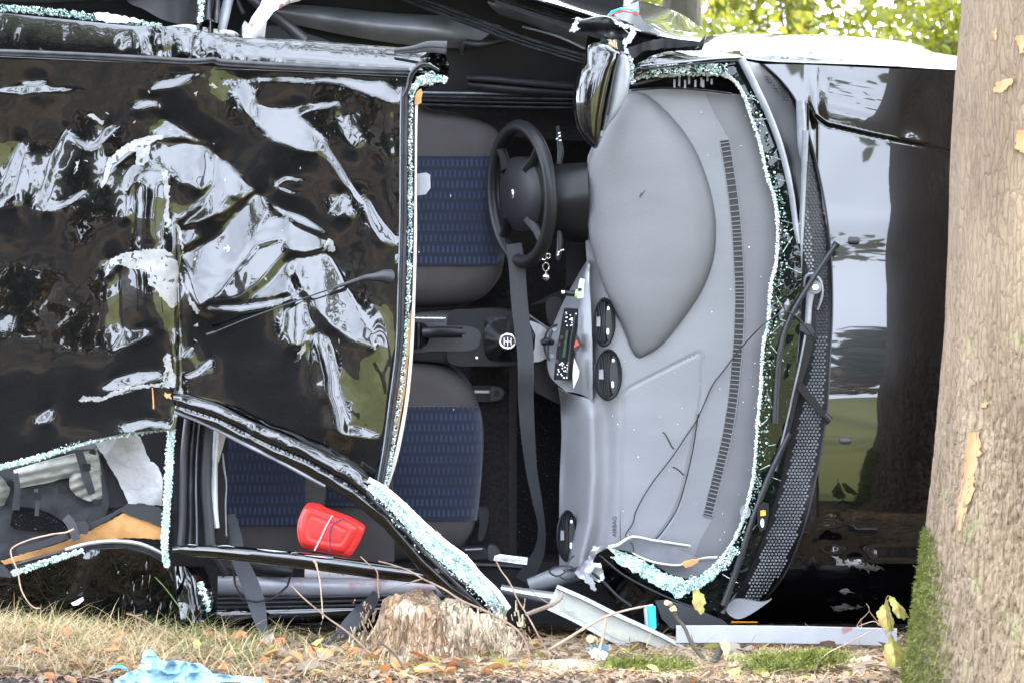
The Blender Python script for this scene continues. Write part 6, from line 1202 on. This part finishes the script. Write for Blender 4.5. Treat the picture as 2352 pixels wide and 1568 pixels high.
fc = sheet('foil_card', [(219, 1018), (260, 1006), (310, 996), (322, 1002), (332, 1030), (346, 1060), (360, 1066), (372, 1090), (374, 1160), (340, 1158), (296, 1156), (270, 1100), (250, 1068), (236, 1044)], lambda u, v: -.12 + .02 * np.sin((u - v) * .02) + .012 * np.abs(np.sin((u + .6 * v) * .018)), 'silverbag', None, 6, .004, jag=.8)
tag(fc, 'crumpled silver white card in the corner of the broken rear window', 'card'); 
attach(sheet('card_hole', [(252, 1026), (258, 1021), (266, 1021), (264, 1027), (256, 1030)], -.155, 'groove', None, 4, .002), fc) if False else None
ps = sheet('torn_board', [(2, 1288), (40, 1276), (120, 1254), (160, 1238), (200, 1222), (230, 1206), (284, 1178), (330, 1190), (370, 1212), (368, 1238), (340, 1236), (300, 1234), (250, 1238), (180, 1252), (120, 1270), (60, 1284), (10, 1296)], lambda u, v: -.16 + .0004 * (v - 1230), 'brown', None, 6, .012, jag=.7)
tag(ps, 'torn brown fibre board in the lower edge of the rear window', 'board')
for O, dd in (([(36, 1260), (50, 1254), (100, 1240), (150, 1222), (160, 1236), (130, 1246), (60, 1268), (44, 1272)], -.19), ([(200, 1200), (240, 1186), (280, 1164), (292, 1156), (330, 1156), (368, 1166), (376, 1176), (372, 1210), (340, 1198), (300, 1184), (278, 1174), (240, 1198), (206, 1214)], -.185), ([(-30, 1290), (6, 1296), (28, 1316), (24, 1326), (0, 1322), (-30, 1312)], -.20)):
    attach(sheet('board_covering', O, dd, 'plastic_mid', None, 6, .008, jag=.8), ps)
# keys, phone plug, papers, cable
ky = loose('key_ring', 'small key ring with silver bead hanging below the steering wheel', 'keys', 1255, 640, .10)
def wr(name, pts, r, m, par): b = MB(); b.tube(Wn(*np.array(pts).T), r, 8); return attach(b.build(name, m, None, True), par)
for (u, v, r) in ((1249, 590, 7), (1259, 588, 6), (1254, 613, 9.5)):
    a = np.linspace(0, 2 * PI, 22); wr('ring', [(u + r * .75 * math.cos(q), v + r * math.sin(q), .10 + .004 * math.cos(q)) for q in a], .0022, 'chrome', ky)
wr('chain_link', [(1254, 622, .10), (1254, 630, .10)], .002, 'chrome', ky); wr('bead', [(1254, 627, .10), (1254, 631, .10), (1254, 637, .10), (1254, 643, .10), (1254, 646, .10)], [.004, .010, .012, .008, .002], 'chrome', ky)
us = loose('charger_plug', 'small white and black plug with green ring beside the silver fascia', 'plug', 1320, 668, .09)
attach(sheet('plug_body', [(1332, 640), (1343, 642), (1340, 684), (1325, 686), (1327, 664)], .06, 'white', None, 5, .02), us); attach(sheet('plug_face', [(1328, 662), (1336, 662), (1336, 668), (1328, 668)], .056, 'plastic', None, 4, .006), us)
wr('plug_collar', [(1321, 674, .06), (1326, 675, .06)], .012, 'green', us); wr('plug_tip', [(1296, 672, .06), (1308, 674, .06), (1322, 675, .06)], [.008, .0085, .010], 'plastic', us); wr('plug_pin', [(1290, 671, .06), (1297, 672, .06)], .006, 'chrome', us)
cb = MB(); pts = [(1868, 772, -.04), (1850, 748, -.05), (1830, 728, -.055), (1806, 716, -.06), (1780, 727, -.06), (1742, 756, -.05), (1696, 806, .035), (1664, 848, .045), (1637, 883, .05), (1618, 925, .05), (1600, 965, .05), (1575, 1002, .05), (1542, 1051, .052), (1494, 1114, .055), (1462, 1170, .055), (1454, 1200, .055), (1437, 1228, .05), (1450, 1245, .0), (1455, 1262, -.02), (1453, 1280, -.04)]
cb.tube(Wn(*cr_path(pts, 110).T), .0020, 8); c_o = cb.build('cable', 'plastic_mid', None, True); tag(c_o, 'thin grey cable looping over the dashboard from the wipers', 'cable')
cb = MB(); cb.tube(Wn(*cr_path([(1604, 950, .048), (1590, 1040, .05), (1567, 1134, .052), (1547, 1183, .052), (1511, 1232, .05), (1482, 1250, .02)], 60).T), .0018, 8); c_o = cb.build('cable', 'plastic', None, True); tag(c_o, 'second dark cable curving along the right side of the airbag lid', 'cable')
cb = MB(); cb.tube(Wn(*cr_path([(1318, 1275, .08), (1305, 1290, .06), (1300, 1310, .05), (1280, 1322, .05), (1262, 1312, .05), (1275, 1302, .05), (1310, 1300, .05), (1325, 1320, .05), (1300, 1330, .05), (1285, 1322, .05)], 80).T), .0028, 6); c_o = cb.build('cable', 'rubber', None, True); tag(c_o, 'tangled black wire at the lower end of the dashboard', 'cable')
pp = sheet('paper_sheet', [(1136, 1276), (1148, 1272), (1212, 1280), (1210, 1296), (1134, 1286)], lambda u, v: .30 + .002 * np.sin(v), 'paper', None, 5, .004); tag(pp, 'folded white papers in the footwell above the glass covered pillar', 'papers')
for k in range(3): attach(strip('page_edge', [(1137, 1278 + 3 * k, .297, 1), (1209, 1285 + 3 * k, .297, 1)], 'plastic_lt', None, .001), pp)

# ================================================================ ON THE GROUND
def gp(u, v):
    """point on the ground seen at photo position (u, v)"""
    d = -1.0
    for _ in range(25):
        p = Wn(u, v, d); h = float(gz(p[0], p[1])); d += (p[2] - h) * 5.5
        d = min(max(d, -1.2), .5)
    return Wn(u, v, d)
# detached aluminium trims
def beam(name, path, w_, m, label, cat, h=.02, prof='channel', **k):
    o = strip(name, [(u, v, d, w) for u, v, d, w in path], m, None, h, prof, **k); tag(o, label, cat); return o
al = beam('trim_channel', [(1268, 1370, -.20, 62), (1330, 1398, -.22, 64), (1400, 1434, -.24, 66), (1470, 1466, -.26, 66), (1530, 1494, -.28, 62), (1590, 1526, -.30, 46)], 0, 'alu', 'silver grey channel strip lying diagonally beside the stump', 'trim strip', .03)
attach(strip('channel_bed', [(1275, 1372, -.202, 40), (1330, 1398, -.222, 42), (1400, 1434, -.242, 43), (1470, 1466, -.262, 43), (1530, 1494, -.282, 40), (1580, 1520, -.30, 30)], 'alu_in', None, .004, 'flat'), al)
attach(sheet('clip', [(1464, 1486), (1474, 1480), (1494, 1494), (1484, 1498), (1496, 1502), (1488, 1506), (1470, 1496)], -.29, 'alu', None, 4, .006), al); attach(sheet('clip', [(1296, 1392), (1306, 1396), (1318, 1396), (1314, 1403), (1300, 1400)], -.25, 'alu', None, 4, .006), al)
pl = beam('trim_plank', [(1553, 1456, -.30, 42), (1700, 1456, -.30, 42), (1860, 1458, -.30, 42), (2060, 1463, -.30, 42)], 0, 'alu', 'straight pale metal strip lying in front of the bonnet foot', 'trim strip', .02, 'flat')
sheet('black_wedge', [(1505, 1380), (1530, 1378), (1590, 1396), (1660, 1424), (1672, 1436), (1560, 1440), (1545, 1444), (1520, 1420)], -.12, 'plastic_mid', car, 6, .02)
o = sheet('rubber_block', [(1595, 1478), (1715, 1480), (1712, 1500), (1690, 1502), (1600, 1496)], -.20, 'rubber', None, 6, .05); tag(o, 'black rubber block under the straight pale strip', 'block')
bc = sheet('blue_cup', [(1480, 1396), (1506, 1394), (1508, 1440), (1500, 1452), (1482, 1442)], lambda u, v: -.15 - .02 * np.cos((u - 1492) * .1), 'cyan', None, 4, .04); tag(bc, 'bright blue plastic piece standing behind the diagonal strip', 'plastic piece')
attach(strip('pale_rim', [(1482, 1396, -.18, 8), (1484, 1420, -.18, 8), (1486, 1440, -.18, 7)], 'alu', None, .01), bc)

# stump
def stump():
    P0 = gp(1020, 1530); cx, cy = float(Wn(1010, 1450, -.42)[0]), -.42; nz_, na_ = 70, 220
    tz_ = lambda a: float(Wn(1010, 1368, cy)[2]) + .018 * math.cos(a * 1.0) - .05 * max(0, math.cos(a - .1)) ** 3
    V = []
    for i in range(nz_):
        t = i / (nz_ - 1)
        for j in range(na_):
            a = 2 * PI * j / na_; r = .165 + .16 * (1 - t) ** 2.2 + .018 * math.sin(3 * a + 1) ; top_ = tz_(a) - .05 * sstep(-.2, 1.0, math.cos(a)) + .075 * (float(vn(a * 7.1 + .01, .5, 4)) - .6)
            z = -.03 + (top_ + .03) * t
            rr = r + .05 * (float(fbm(math.cos(a) * 9 + 10, math.sin(a) * 9 + z * 3, 5, 3)) - .5) + .026 * (float(vn(math.cos(a) * 28 + 30, math.sin(a) * 28 + z * 5, 6)) - .5)
            if t > .93: rr *= 1 - (t - .93) * 2.0
            V.append((cx + rr * math.cos(a) * 1.12, cy + rr * math.sin(a), z))
    F = [(i * na_ + j, i * na_ + (j + 1) % na_, (i + 1) * na_ + (j + 1) % na_, (i + 1) * na_ + j) for i in range(nz_ - 1) for j in range(na_)]
    V = np.array(V); c = V[-na_:].mean(0) - [0, 0, .02]; V = np.vstack([V, c]); F += [((nz_ - 1) * na_ + j, (nz_ - 1) * na_ + (j + 1) % na_, len(V) - 1) for j in range(na_)]
    return V, F, cx, cy
V, F, SX, SY = stump(); root = thing('tree_stump', 'rotten crumbling tree stump in front of the car door', 'stump', (SX, SY, 0))
attach(raw('stump_wood', V, F, 'rotten', True, 50), root)
mb = MB()
for k in range(260):
    a = rng.uniform(-2.9, -.2); z = rng.uniform(.0, .20); r = .205 + .03 * (1 - z / .2) + rng.uniform(-.01, .02); c = np.array([SX + r * math.cos(a) * 1.12, SY + r * math.sin(a), z])
    L = rng.uniform(.01, .04); w = rng.uniform(.002, .006); mb.box(c, (w, .004, L), Matrix.Rotation(rng.normal(0, .25), 3, 'Y') @ Matrix.Rotation(rng.normal(0, .3), 3, 'X'))
attach(mb.build('splinter', 'rotten', None), root, None, 'stuff')

# mossy log along the bottom edge
def log_(name, label, cat, a, b, r, m, seg=40):
    a, b = np.array(a), np.array(b); n = 90; P = a + (b - a) * np.linspace(0, 1, n)[:, None]; P[:, 2] += .006 * np.sin(np.linspace(0, 6, n))
    V = []
    for i in range(n):
        for j in range(seg):
            q = 2 * PI * j / seg; rr = r * (1 + .7 * (float(fbm(i * .12, math.cos(q) * 2 + 5, 8, 3)) - .5)); V.append(P[i] + [0, rr * math.cos(q), rr * math.sin(q)])
    F = [(i * seg + j, (i + 1) * seg + j, (i + 1) * seg + (j + 1) % seg, i * seg + (j + 1) % seg) for i in range(n - 1) for j in range(seg)] + [tuple(range(seg))[::-1], tuple((n - 1) * seg + j for j in range(seg))]
    root = thing(name, label, cat, tuple((a + b) / 2 - [0, 0, r])); attach(raw('log_wood', V, F, m, True), root); return root, P
lg, LP = log_('fallen_log', 'pale fallen log with moss along the bottom edge right of the stump', 'log', Wn(1100, 1562, -.78), Wn(2060, 1545, -.62), .050, 'rotten')
def moss_patch(parent, pts, n, L=.012):
    U_, V_, S_ = [], [], []
    for (u, v, ru, rv, k) in pts: U_.append(u + rng.normal(0, .45, k) * ru); V_.append(v + rng.normal(0, .40, k) * rv)
    u = np.concatenate(U_); v = np.concatenate(V_); u = u[(v > 1470)]; v = v[v > 1470]; P = Wn(u, v, -.865 + .10 * (1568 - v) / 80 + rng.normal(0, .006, len(u)))
    V, F = fuzz(P, L, .006, (0, -.45, .75)); return attach(raw('moss', V, F, 'moss', False), parent, None, 'stuff')
moss_patch(lg, [(1450, 1530, 70, 24, 2600), (1535, 1532, 60, 22, 2200), (1800, 1520, 90, 22, 4200), (1880, 1510, 70, 18, 2600), (1040, 1556, 60, 14, 1500)], 0)

# litter: leaves, straw, grass as ground cover
def cover_leaves(n, m, x0, x1, y0, y1, size, seed, lift=.012, dens=None):
    x = rng.uniform(x0, x1, n); y = rng.uniform(y0, y1, n)
    if dens is not None: k = rng.random(n) < dens(x, y); x, y = x[k], y[k]
    z = gz(x, y) + rng.uniform(0, lift, len(x)); P = np.stack([x, y, z], 1); n = len(x); s = size * rng.uniform(.5, 1.4, n)
    yaw = rng.uniform(0, 2 * PI, n); tilt = rng.normal(0, .5, n); roll = rng.normal(0, .4, n)
    a = np.stack([np.cos(yaw), np.sin(yaw), np.sin(tilt)], 1); b = np.stack([-np.sin(yaw), np.cos(yaw), np.sin(roll)], 1)
    pts = [(-1, 0, .0), (-.5, .7, .25), (0, .95, .4), (.55, .6, .3), (1, 0, .1), (.5, -.65, .3), (0, -.9, .35), (-.55, -.6, .3), (0, 0, 0)]
    V = np.stack([P + a * (p * s)[:, None] / 2 + b * (q * s)[:, None] * .33 + np.array([0, 0, 1]) * (r_ * s)[:, None] * .35 for p, q, r_ in pts], 1)
    base = np.arange(n)[:, None] * 9; F = np.concatenate([base + [i, (i + 1) % 8, 8] for i in range(8)]).tolist(); return V.reshape(-1, 3), F
def put_stuff(name, V, F, m, label): o = raw(name, V, F, m, False); tag(o, label, None, None, 'stuff'); return o
for k, (m, n, s, lab) in enumerate([('leaf_b', 8000, .021, 'brown dead leaves scattered over the forest floor'), ('leaf_p', 3800, .022, 'pale tan dead leaves scattered over the forest floor'), ('leaf_o', 420, .034, 'orange red dead leaves among the straw')]):
    V, F = cover_leaves(n, m, -1.8, 1.9, -1.1, .1, s, k); put_stuff('leaf_litter', V, F, m, lab)
V, F = cover_leaves(240, 0, -1.5, 1.2, -.95, -.2, .058, 9, .02); put_stuff('leaf_litter', V, F, 'leaf_p', 'larger curled tan leaves lying on the litter')
V, F = cover_leaves(150, 0, -1.4, .1, -.9, -.2, .052, 10, .025); put_stuff('leaf_litter', V, F, 'leaf_o', 'larger orange leaves between grass and belt')
V, F = cover_leaves(60, 0, -1.0, 1.2, -.9, -.2, .05, 11, .025); put_stuff('leaf_litter', V, F, 'leaf_y', 'few yellow leaves in the litter')
def blades(n, x0, x1, y0, y1, L, w, lean, dens=None, dirb=None, segs=4, up=.6):
    x = rng.uniform(x0, x1, n); y = rng.uniform(y0, y1, n)
    if dens is not None: k = rng.random(n) < dens(x, y); x, y = x[k], y[k]
    n = len(x); P = np.stack([x, y, gz(x, y) + rng.uniform(-.005, .01, n)], 1); yaw = rng.uniform(0, 2 * PI, n)
    if dirb is not None: yaw = dirb + rng.normal(0, .7, n)
    l = L * rng.uniform(.4, 1.3, n); h = np.stack([np.cos(yaw), np.sin(yaw), 0 * yaw], 1); s = np.stack([-np.sin(yaw), np.cos(yaw), 0 * yaw], 1) * w * rng.uniform(.6, 1.3, n)[:, None]
    le = np.clip(lean + rng.normal(0, .25, n), .05, 1.2)[:, None]; upv = up * rng.uniform(.5, 1.2, n)[:, None]; V = []
    for i in range(segs + 1):
        t = i / segs; c = P + h * le * (t ** 1.5) * l[:, None] + np.array([0, 0, 1]) * (l[:, None] * upv * (t - .65 * le * t * t)); q = s * (1 - t) * .5 + s * .05; V += [c - q, c + q]
    V = np.stack(V, 1).reshape(-1, 3); m_ = 2 * (segs + 1); base = np.arange(n)[:, None] * m_
    F = np.concatenate([base + [2 * i, 2 * i + 1, 2 * i + 3, 2 * i + 2] for i in range(segs)]).tolist(); return V, F
V, F = blades(7500, -1.75, -.35, -.95, -.12, .17, .0032, .8, lambda x, y: np.clip((-.55 - x) * 1.5, .15, 1)); put_stuff('dry_grass', V, F, 'straw', 'matted straw coloured grass at the lower left')
V, F = blades(16000, -1.7, 1.3, -.95, -.05, .10, .0024, 1.0, None, up=.30); put_stuff('dry_grass', V, F, 'straw', 'short dry stalks around the stump and along the log')
def gd(x, y): return np.clip(1.2 * np.exp(-((x + .82) / .13) ** 2) + .9 * np.exp(-((x + 1.0) / .3) ** 2) * .5 + .5 * np.exp(-((x + 1.35) / .3) ** 2) + .25 * np.exp(-((x + .4) / .15) ** 2) + .06, 0, 1)
V, F = blades(3400, -1.7, .1, -.75, -.1, .085, .0036, .55, gd, up=.8); put_stuff('green_grass', V, F, 'grassg', 'tufts of green grass under the dangling belt and along the car')
V, F = blades(500, -1.6, -.9, -.35, -.15, .15, .003, .9, None, up=.8); put_stuff('green_grass', V, F, 'grassg', 'long green grass blades arching in front of the rear wing')
V, F = blades(5200, -1.6, 1.9, -1.0, -.05, .09, .0045, 1.1, None, up=.16, segs=2); put_stuff('twig_litter', V, F, 'twig', 'fine brown twigs and stalks matted over the forest floor')
V, F = blades(420, -1.6, 1.9, -.95, -.12, .24, .008, 1.1, None, up=.2, segs=3); put_stuff('fallen_sticks', V, F, 'twig_l', 'pale dry sticks lying criss-cross in the litter')
V, F = blades(1500, -1.6, 1.5, -.34, -.16, .12, .003, .8, None, up=.6); put_stuff('dry_grass', V, F, 'straw', 'dry grass leaning against the lower edge of the car')
# wood chips
x = rng.uniform(-.6, 1.2, 260); y = rng.uniform(-.95, -.2, 260); V, F, mi = granules(np.stack([x, y, gz(x, y) + .008], 1), .011, .7, 2); o = put_stuff('wood_chips', V, F, ['cutwood', 'leaf_p'], 'small pale wood chips around the stump'); o.data.polygons.foreach_set('material_index', mi)
o = sheet('white_paper_scrap', [(1350, 1498), (1366, 1488), (1388, 1494), (1400, 1508), (1384, 1518), (1362, 1512)], lambda u, v: -.62 + .01 * np.sin(u * .3), 'paper', None, 4, .004, jag=1.5); tag(o, 'crumpled white scrap on the litter below the diagonal strip', 'paper')
o = sheet('blue_paper_scrap', [(1346, 1488), (1372, 1478), (1402, 1480), (1396, 1492), (1378, 1500), (1360, 1496)], lambda u, v: -.50 + .01 * np.sin(u * .3), 'bluebag', None, 4, .004, jag=1.5); tag(o, 'pale blue wrapper scrap beside the white scrap', 'wrapper')
# pale blue bag and ring
BG = [(236, 1600), (262, 1562), (292, 1544), (318, 1534), (326, 1512), (328, 1498), (340, 1491), (352, 1494), (362, 1508), (374, 1520), (400, 1516), (430, 1520), (462, 1524), (490, 1546), (524, 1550), (560, 1552), (598, 1556), (612, 1572), (620, 1610), (400, 1640), (236, 1640)]
def bag_d(u, v):
    q = fbm(u * .010 + .3, v * .022, 161, 3) * 3; r1 = np.abs(2 * vn(u * .030 + q, v * .045, 162) - 1); r2 = np.abs(2 * vn(u * .07, v * .10 + q, 163) - 1)
    return -.90 - .0011 * np.clip(v - 1490, 0, 90) - .045 * (1 - r1) ** 1.5 - .012 * (1 - r2) - .03 * np.exp(-((u - 345) / 16) ** 2)
bg_ = sheet('blue_bag', BG, bag_d, 'bluebag', None, 3.2, .006, jag=.5, sharp=80)
tag(bg_, 'crumpled pale blue plastic bag at the lower left corner', 'bag')
rg = MB(); a = np.linspace(0, 2 * PI, 30); rg.tube(Wn(272 + 22 * np.cos(a), 1548 + 15 * np.sin(a) * 1.2, -.90 + 0 * a), .005, 8); o = rg.build('cap_ring', 'cyan', None, True); tag(o, 'bright blue plastic ring beside the pale blue bag', 'ring')
attach(sheet('ring_inside', ell(274, 1550, 17, 13), -.885, 'rotten', None, 5, .01), o)

# twigs and saplings
def twig(name, label, paths, m, group=None, cat='twig'):
    p0 = Wn(*paths[0][0][:3]) if len(paths[0][0]) > 3 else Wn(*paths[0][0]); root = thing(name, label, cat, tuple(p0), group)
    for pts, r0, r1, mm in [(p, *q) for p, *q in [x if isinstance(x, tuple) else (x,) for x in paths]] if False else [x for x in paths]:
        P = cr_path(pts, max(8, len(pts) * 6)); b = MB(); k = len(P); r = np.linspace(r0, r1, k) * (1 + .12 * rng.normal(size=k) * (np.arange(k) % 5 == 0)); b.tube(Wn(*P.T), r, 7); attach(b.build('stem', mm, None, True), root)
    return root
def tw(label, *paths, cat='twig', name='twig'):
    root = thing(name, label, cat, tuple(Wn(*paths[0][0][0])))
    for pts, r0, r1, mm in paths:
        P = cr_path(pts, len(pts) * 6); k = len(P); r = .6 * np.linspace(r0, r1, k) * (1 + .25 * (np.arange(k) % 9 == 4)); b = MB(); b.tube(Wn(*P.T), r, 7); attach(b.build('stem', mm, None, True), root)
    return root
tw('long brown twig crossing the fallen glass pillar above the stump', ([(870, 1288, -.45), (900, 1296, -.47), (940, 1310, -.50), (975, 1330, -.55), (1020, 1352, -.62), (1060, 1378, -.66), (1110, 1400, -.68), (1170, 1432, -.70), (1200, 1460, -.72), (1215, 1500, -.74), (1225, 1570, -.76)], .0035, .006, 'twig'), ([(970, 1328, -.55), (930, 1340, -.53), (880, 1354, -.5)], .003, .002, 'twig'), ([(1060, 1374, -.66), (1030, 1390, -.64), (1000, 1402, -.6)], .0025, .0015, 'twig'))
tw('upright twig with a bud in front of the black door bar', ([(724, 1290, -.55), (730, 1310, -.55), (736, 1345, -.55), (742, 1420, -.56)], .0045, .003, 'twig_l'), ([(720, 1286, -.55), (728, 1296, -.55)], .005, .005, 'twig_l'))
tw('leaning twig between the stump and the dangling belt', ([(670, 1345, -.6), (700, 1375, -.62), (750, 1416, -.65), (800, 1452, -.68), (850, 1500, -.72)], .003, .005, 'twig'))
tw('thin reddish twig with a kink left above the stump', ([(828, 1277, -.5), (850, 1298, -.52), (866, 1312, -.52), (868, 1345, -.52), (870, 1372, -.52)], .0025, .004, 'twig'))
tw('brown twig standing in front of the footwell papers', ([(1138, 1284, -.5), (1150, 1308, -.52), (1170, 1336, -.54), (1190, 1378, -.58), (1210, 1410, -.62), (1232, 1450, -.66), (1262, 1510, -.70), (1290, 1590, -.74)], .0035, .004, 'twig'), ([(1215, 1350, -.55), (1240, 1372, -.55), (1270, 1390, -.56)], .002, .002, 'twig'))
tw('pale pink twig crossing the diagonal silver strip', ([(1260, 1492, -.55), (1300, 1468, -.56), (1345, 1440, -.57), (1392, 1415, -.58), (1440, 1400, -.58), (1500, 1388, -.58)], .008, .0045, 'twig_l'), ([(1392, 1418, -.58), (1385, 1460, -.6), (1372, 1510, -.66), (1360, 1580, -.75)], .007, .006, 'twig_l'))
sap = tw('broken grey sapling standing before the pale metal strip', ([(1545, 1396, -.6), (1556, 1420, -.61), (1572, 1440, -.62), (1590, 1480, -.65), (1618, 1515, -.68), (1636, 1560, -.72), (1640, 1600, -.74)], .007, .013, 'bark_dk'), ([(1662, 1478, -.66), (1650, 1500, -.67), (1638, 1530, -.69), (1640, 1590, -.72)], .016, .020, 'bark_dk'), ([(1610, 1505, -.66), (1592, 1470, -.64), (1588, 1456, -.64)], .003, .002, 'twig'), ([(1585, 1340, -.56), (1595, 1370, -.56), (1610, 1386, -.57)], .002, .0015, 'twig'), cat='sapling', name='sapling')
attach(sheet('broken_end', [(1652, 1476), (1662, 1468), (1678, 1480), (1676, 1500), (1666, 1515), (1660, 1496)], -.69, 'cutwood', None, 4, .012, jag=1.5), sap)
attach(sheet('broken_end', [(1538, 1394), (1550, 1392), (1554, 1402), (1542, 1404)], -.62, 'cutwood', None, 3, .012, jag=1), sap)
tw('forked thin twig with pale buds at the foot of the bonnet', ([(1990, 1385, -.75), (1996, 1402, -.75), (1975, 1425, -.76), (1968, 1438, -.76)], .002, .002, 'twig'), ([(1996, 1402, -.75), (2010, 1420, -.75), (2020, 1432, -.75), (2035, 1455, -.76), (2046, 1475, -.77)], .002, .0018, 'twig'), ([(1965, 1440, -.76), (2005, 1426, -.76), (2020, 1436, -.76)], .002, .002, 'twig_l'), ([(2015, 1440, -.76), (1960, 1470, -.77), (1900, 1500, -.8), (1875, 1530, -.82), (1868, 1570, -.84)], .0025, .003, 'twig_l'))
tw('low twig curving over the moss to the tree foot', ([(1880, 1560, -.82), (1920, 1542, -.82), (1980, 1532, -.82), (2010, 1526, -.82), (2040, 1530, -.82), (2100, 1545, -.84), (2200, 1548, -.9)], .003, .0035, 'twig'))
tw('curved pale stem hanging before the rear window board', ([(170, 1214, -.42), (150, 1222, -.42), (120, 1226, -.42), (70, 1238, -.42), (30, 1256, -.42), (26, 1275, -.42), (40, 1310, -.42), (48, 1350, -.42), (62, 1378, -.42), (78, 1394, -.42), (92, 1396, -.42)], .0045, .003, 'twig_l'))
tw('brown twig lying on the straw below the rear wing', ([(290, 1408, -.5), (310, 1414, -.5), (330, 1424, -.51), (360, 1440, -.52), (400, 1458, -.54)], .005, .004, 'twig'), ([(310, 1414, -.5), (328, 1410, -.5)], .003, .003, 'twig'), ([(322, 1420, -.5), (314, 1450, -.5)], .003, .003, 'twig'))
tw('slender green stalk in the corner between rear wing and belt', ([(356, 1324, -.4), (380, 1350, -.42), (410, 1390, -.44), (440, 1430, -.46), (456, 1470, -.5)], .002, .003, 'grassg'))
tw('cut pale branch stub beside the glass pillar tip', ([(1290, 1365, -.40), (1282, 1378, -.42), (1262, 1390, -.44), (1230, 1402, -.46), (1208, 1410, -.48)], .012, .010, 'leaf_p'), cat='branch')
tw('dry grass stem crossing the litter left of the stump', ([(870, 1470, -.8), (905, 1500, -.82), (925, 1530, -.84), (950, 1580, -.86)], .005, .006, 'bark_dk'))
for (u, v, lab) in ((1151, 1418, 'round pale cut end of a branch at the glass pillar tip'), (1194, 1432, 'small pale cut twig end right of the glass pillar tip'), (1356, 1466, 'round cut branch end under the diagonal strip'), (1531, 1383, 'tiny pale cut end before the black wedge')):
    r = 6 if u != 1356 else 9; b = MB(); b.tube(np.array([Wn(u, v, -.52), Wn(u + 8, v + 3, -.40)]), r / 770., 14); o = b.build('branch_end', 'cutwood', None, True); tag(o, lab, 'branch')
# hanging yellow leaves
def big_leaf(name, label, O, d, bend=.02, cat='leaf'):
    c0 = np.mean(O, 0); q = cr_path(O, 26, True); O = [tuple(c0 + (p - c0) * (1 + .16 * math.sin(k * 2.1) * (1 if k % 2 else .4))) for k, p in enumerate(q)]
    c = np.mean(O, 0); o = sheet(name, O, lambda u, v: d + bend * np.abs((u - c[0] - (v - c[1]) * .15) / 14.) - bend * .5 * np.sin((v - c[1]) * .07), 'leaf_y', None, 3, .0012, jag=.7); tag(o, label, cat, 'yellow hanging leaves'); return o
big_leaf('yellow_leaf', 'long yellow leaf hanging highest beside the tree foot', [(2042, 1372), (2052, 1370), (2062, 1382), (2078, 1398), (2086, 1416), (2074, 1422), (2060, 1414), (2048, 1396)], -.98)
big_leaf('yellow_leaf', 'yellow green leaf hanging left of the others before the pale strip end', [(2038, 1378), (2042, 1392), (2048, 1410), (2054, 1440), (2044, 1452), (2026, 1440), (2014, 1420), (2020, 1396), (2030, 1386)], -1.0)
big_leaf('yellow_leaf', 'lowest and largest yellow green leaf over the moss at the tree foot', [(2046, 1456), (2056, 1470), (2070, 1484), (2080, 1500), (2076, 1526), (2064, 1530), (2050, 1534), (2036, 1528), (2030, 1500), (2032, 1480), (2040, 1468)], -1.0)
big_leaf('yellow_leaf', 'yellow leaf hanging in front of the crushed glass corner', [(1596, 1356), (1602, 1352), (1612, 1360), (1620, 1376), (1618, 1394), (1612, 1410), (1602, 1404), (1592, 1390), (1590, 1374)], -.6)
big_leaf('yellow_leaf', 'yellow leaf cut off by the bottom edge of the picture', [(1936, 1542), (1950, 1540), (1962, 1556), (1966, 1590), (1950, 1590), (1940, 1564)], -.85)
tw('thin stem carrying the yellow leaves at the tree foot', ([(2040, 1366, -1.0), (2034, 1380, -1.0), (2040, 1400, -1.0), (2046, 1430, -1.0), (2047, 1460, -1.0)], .002, .0015, 'twig'))
for k, (u, v, lab) in enumerate([(760, 1462, 'pale green leaf lying by the dangling belt'), (960, 1545, 'long yellow leaf lying left of the mossy log'), (700, 1500, 'curled tan leaf in the grass under the belt'), (500, 1480, 'orange leaf right of the pale blue bag'), (1300, 1450, 'tan lobed leaf between stump and diagonal strip')]):
    p = gp(u, v); rx = [26, 40, 14, 16, 22][k]; ry = [9, 10, 10, 12, 16][k]; dd = float(p[1]) - .02
    O = [(u + rx * math.cos(a) * (1 + .25 * math.cos(5 * a)), v - 8 + ry * math.sin(a) * (1 + .2 * math.cos(5 * a)) - (u * 0 + rx * math.cos(a)) * .35) for a in np.linspace(0, 2 * PI, 26)[:-1]]
    o = sheet('fallen_leaf', O, lambda a, b: dd + .0015 * (a - u) * .3 - .003 * (b - v), ['leaf_y', 'leaf_y', 'leaf_p', 'leaf_o', 'leaf_p'][k], None, 4, .001); tag(o, lab, 'leaf')
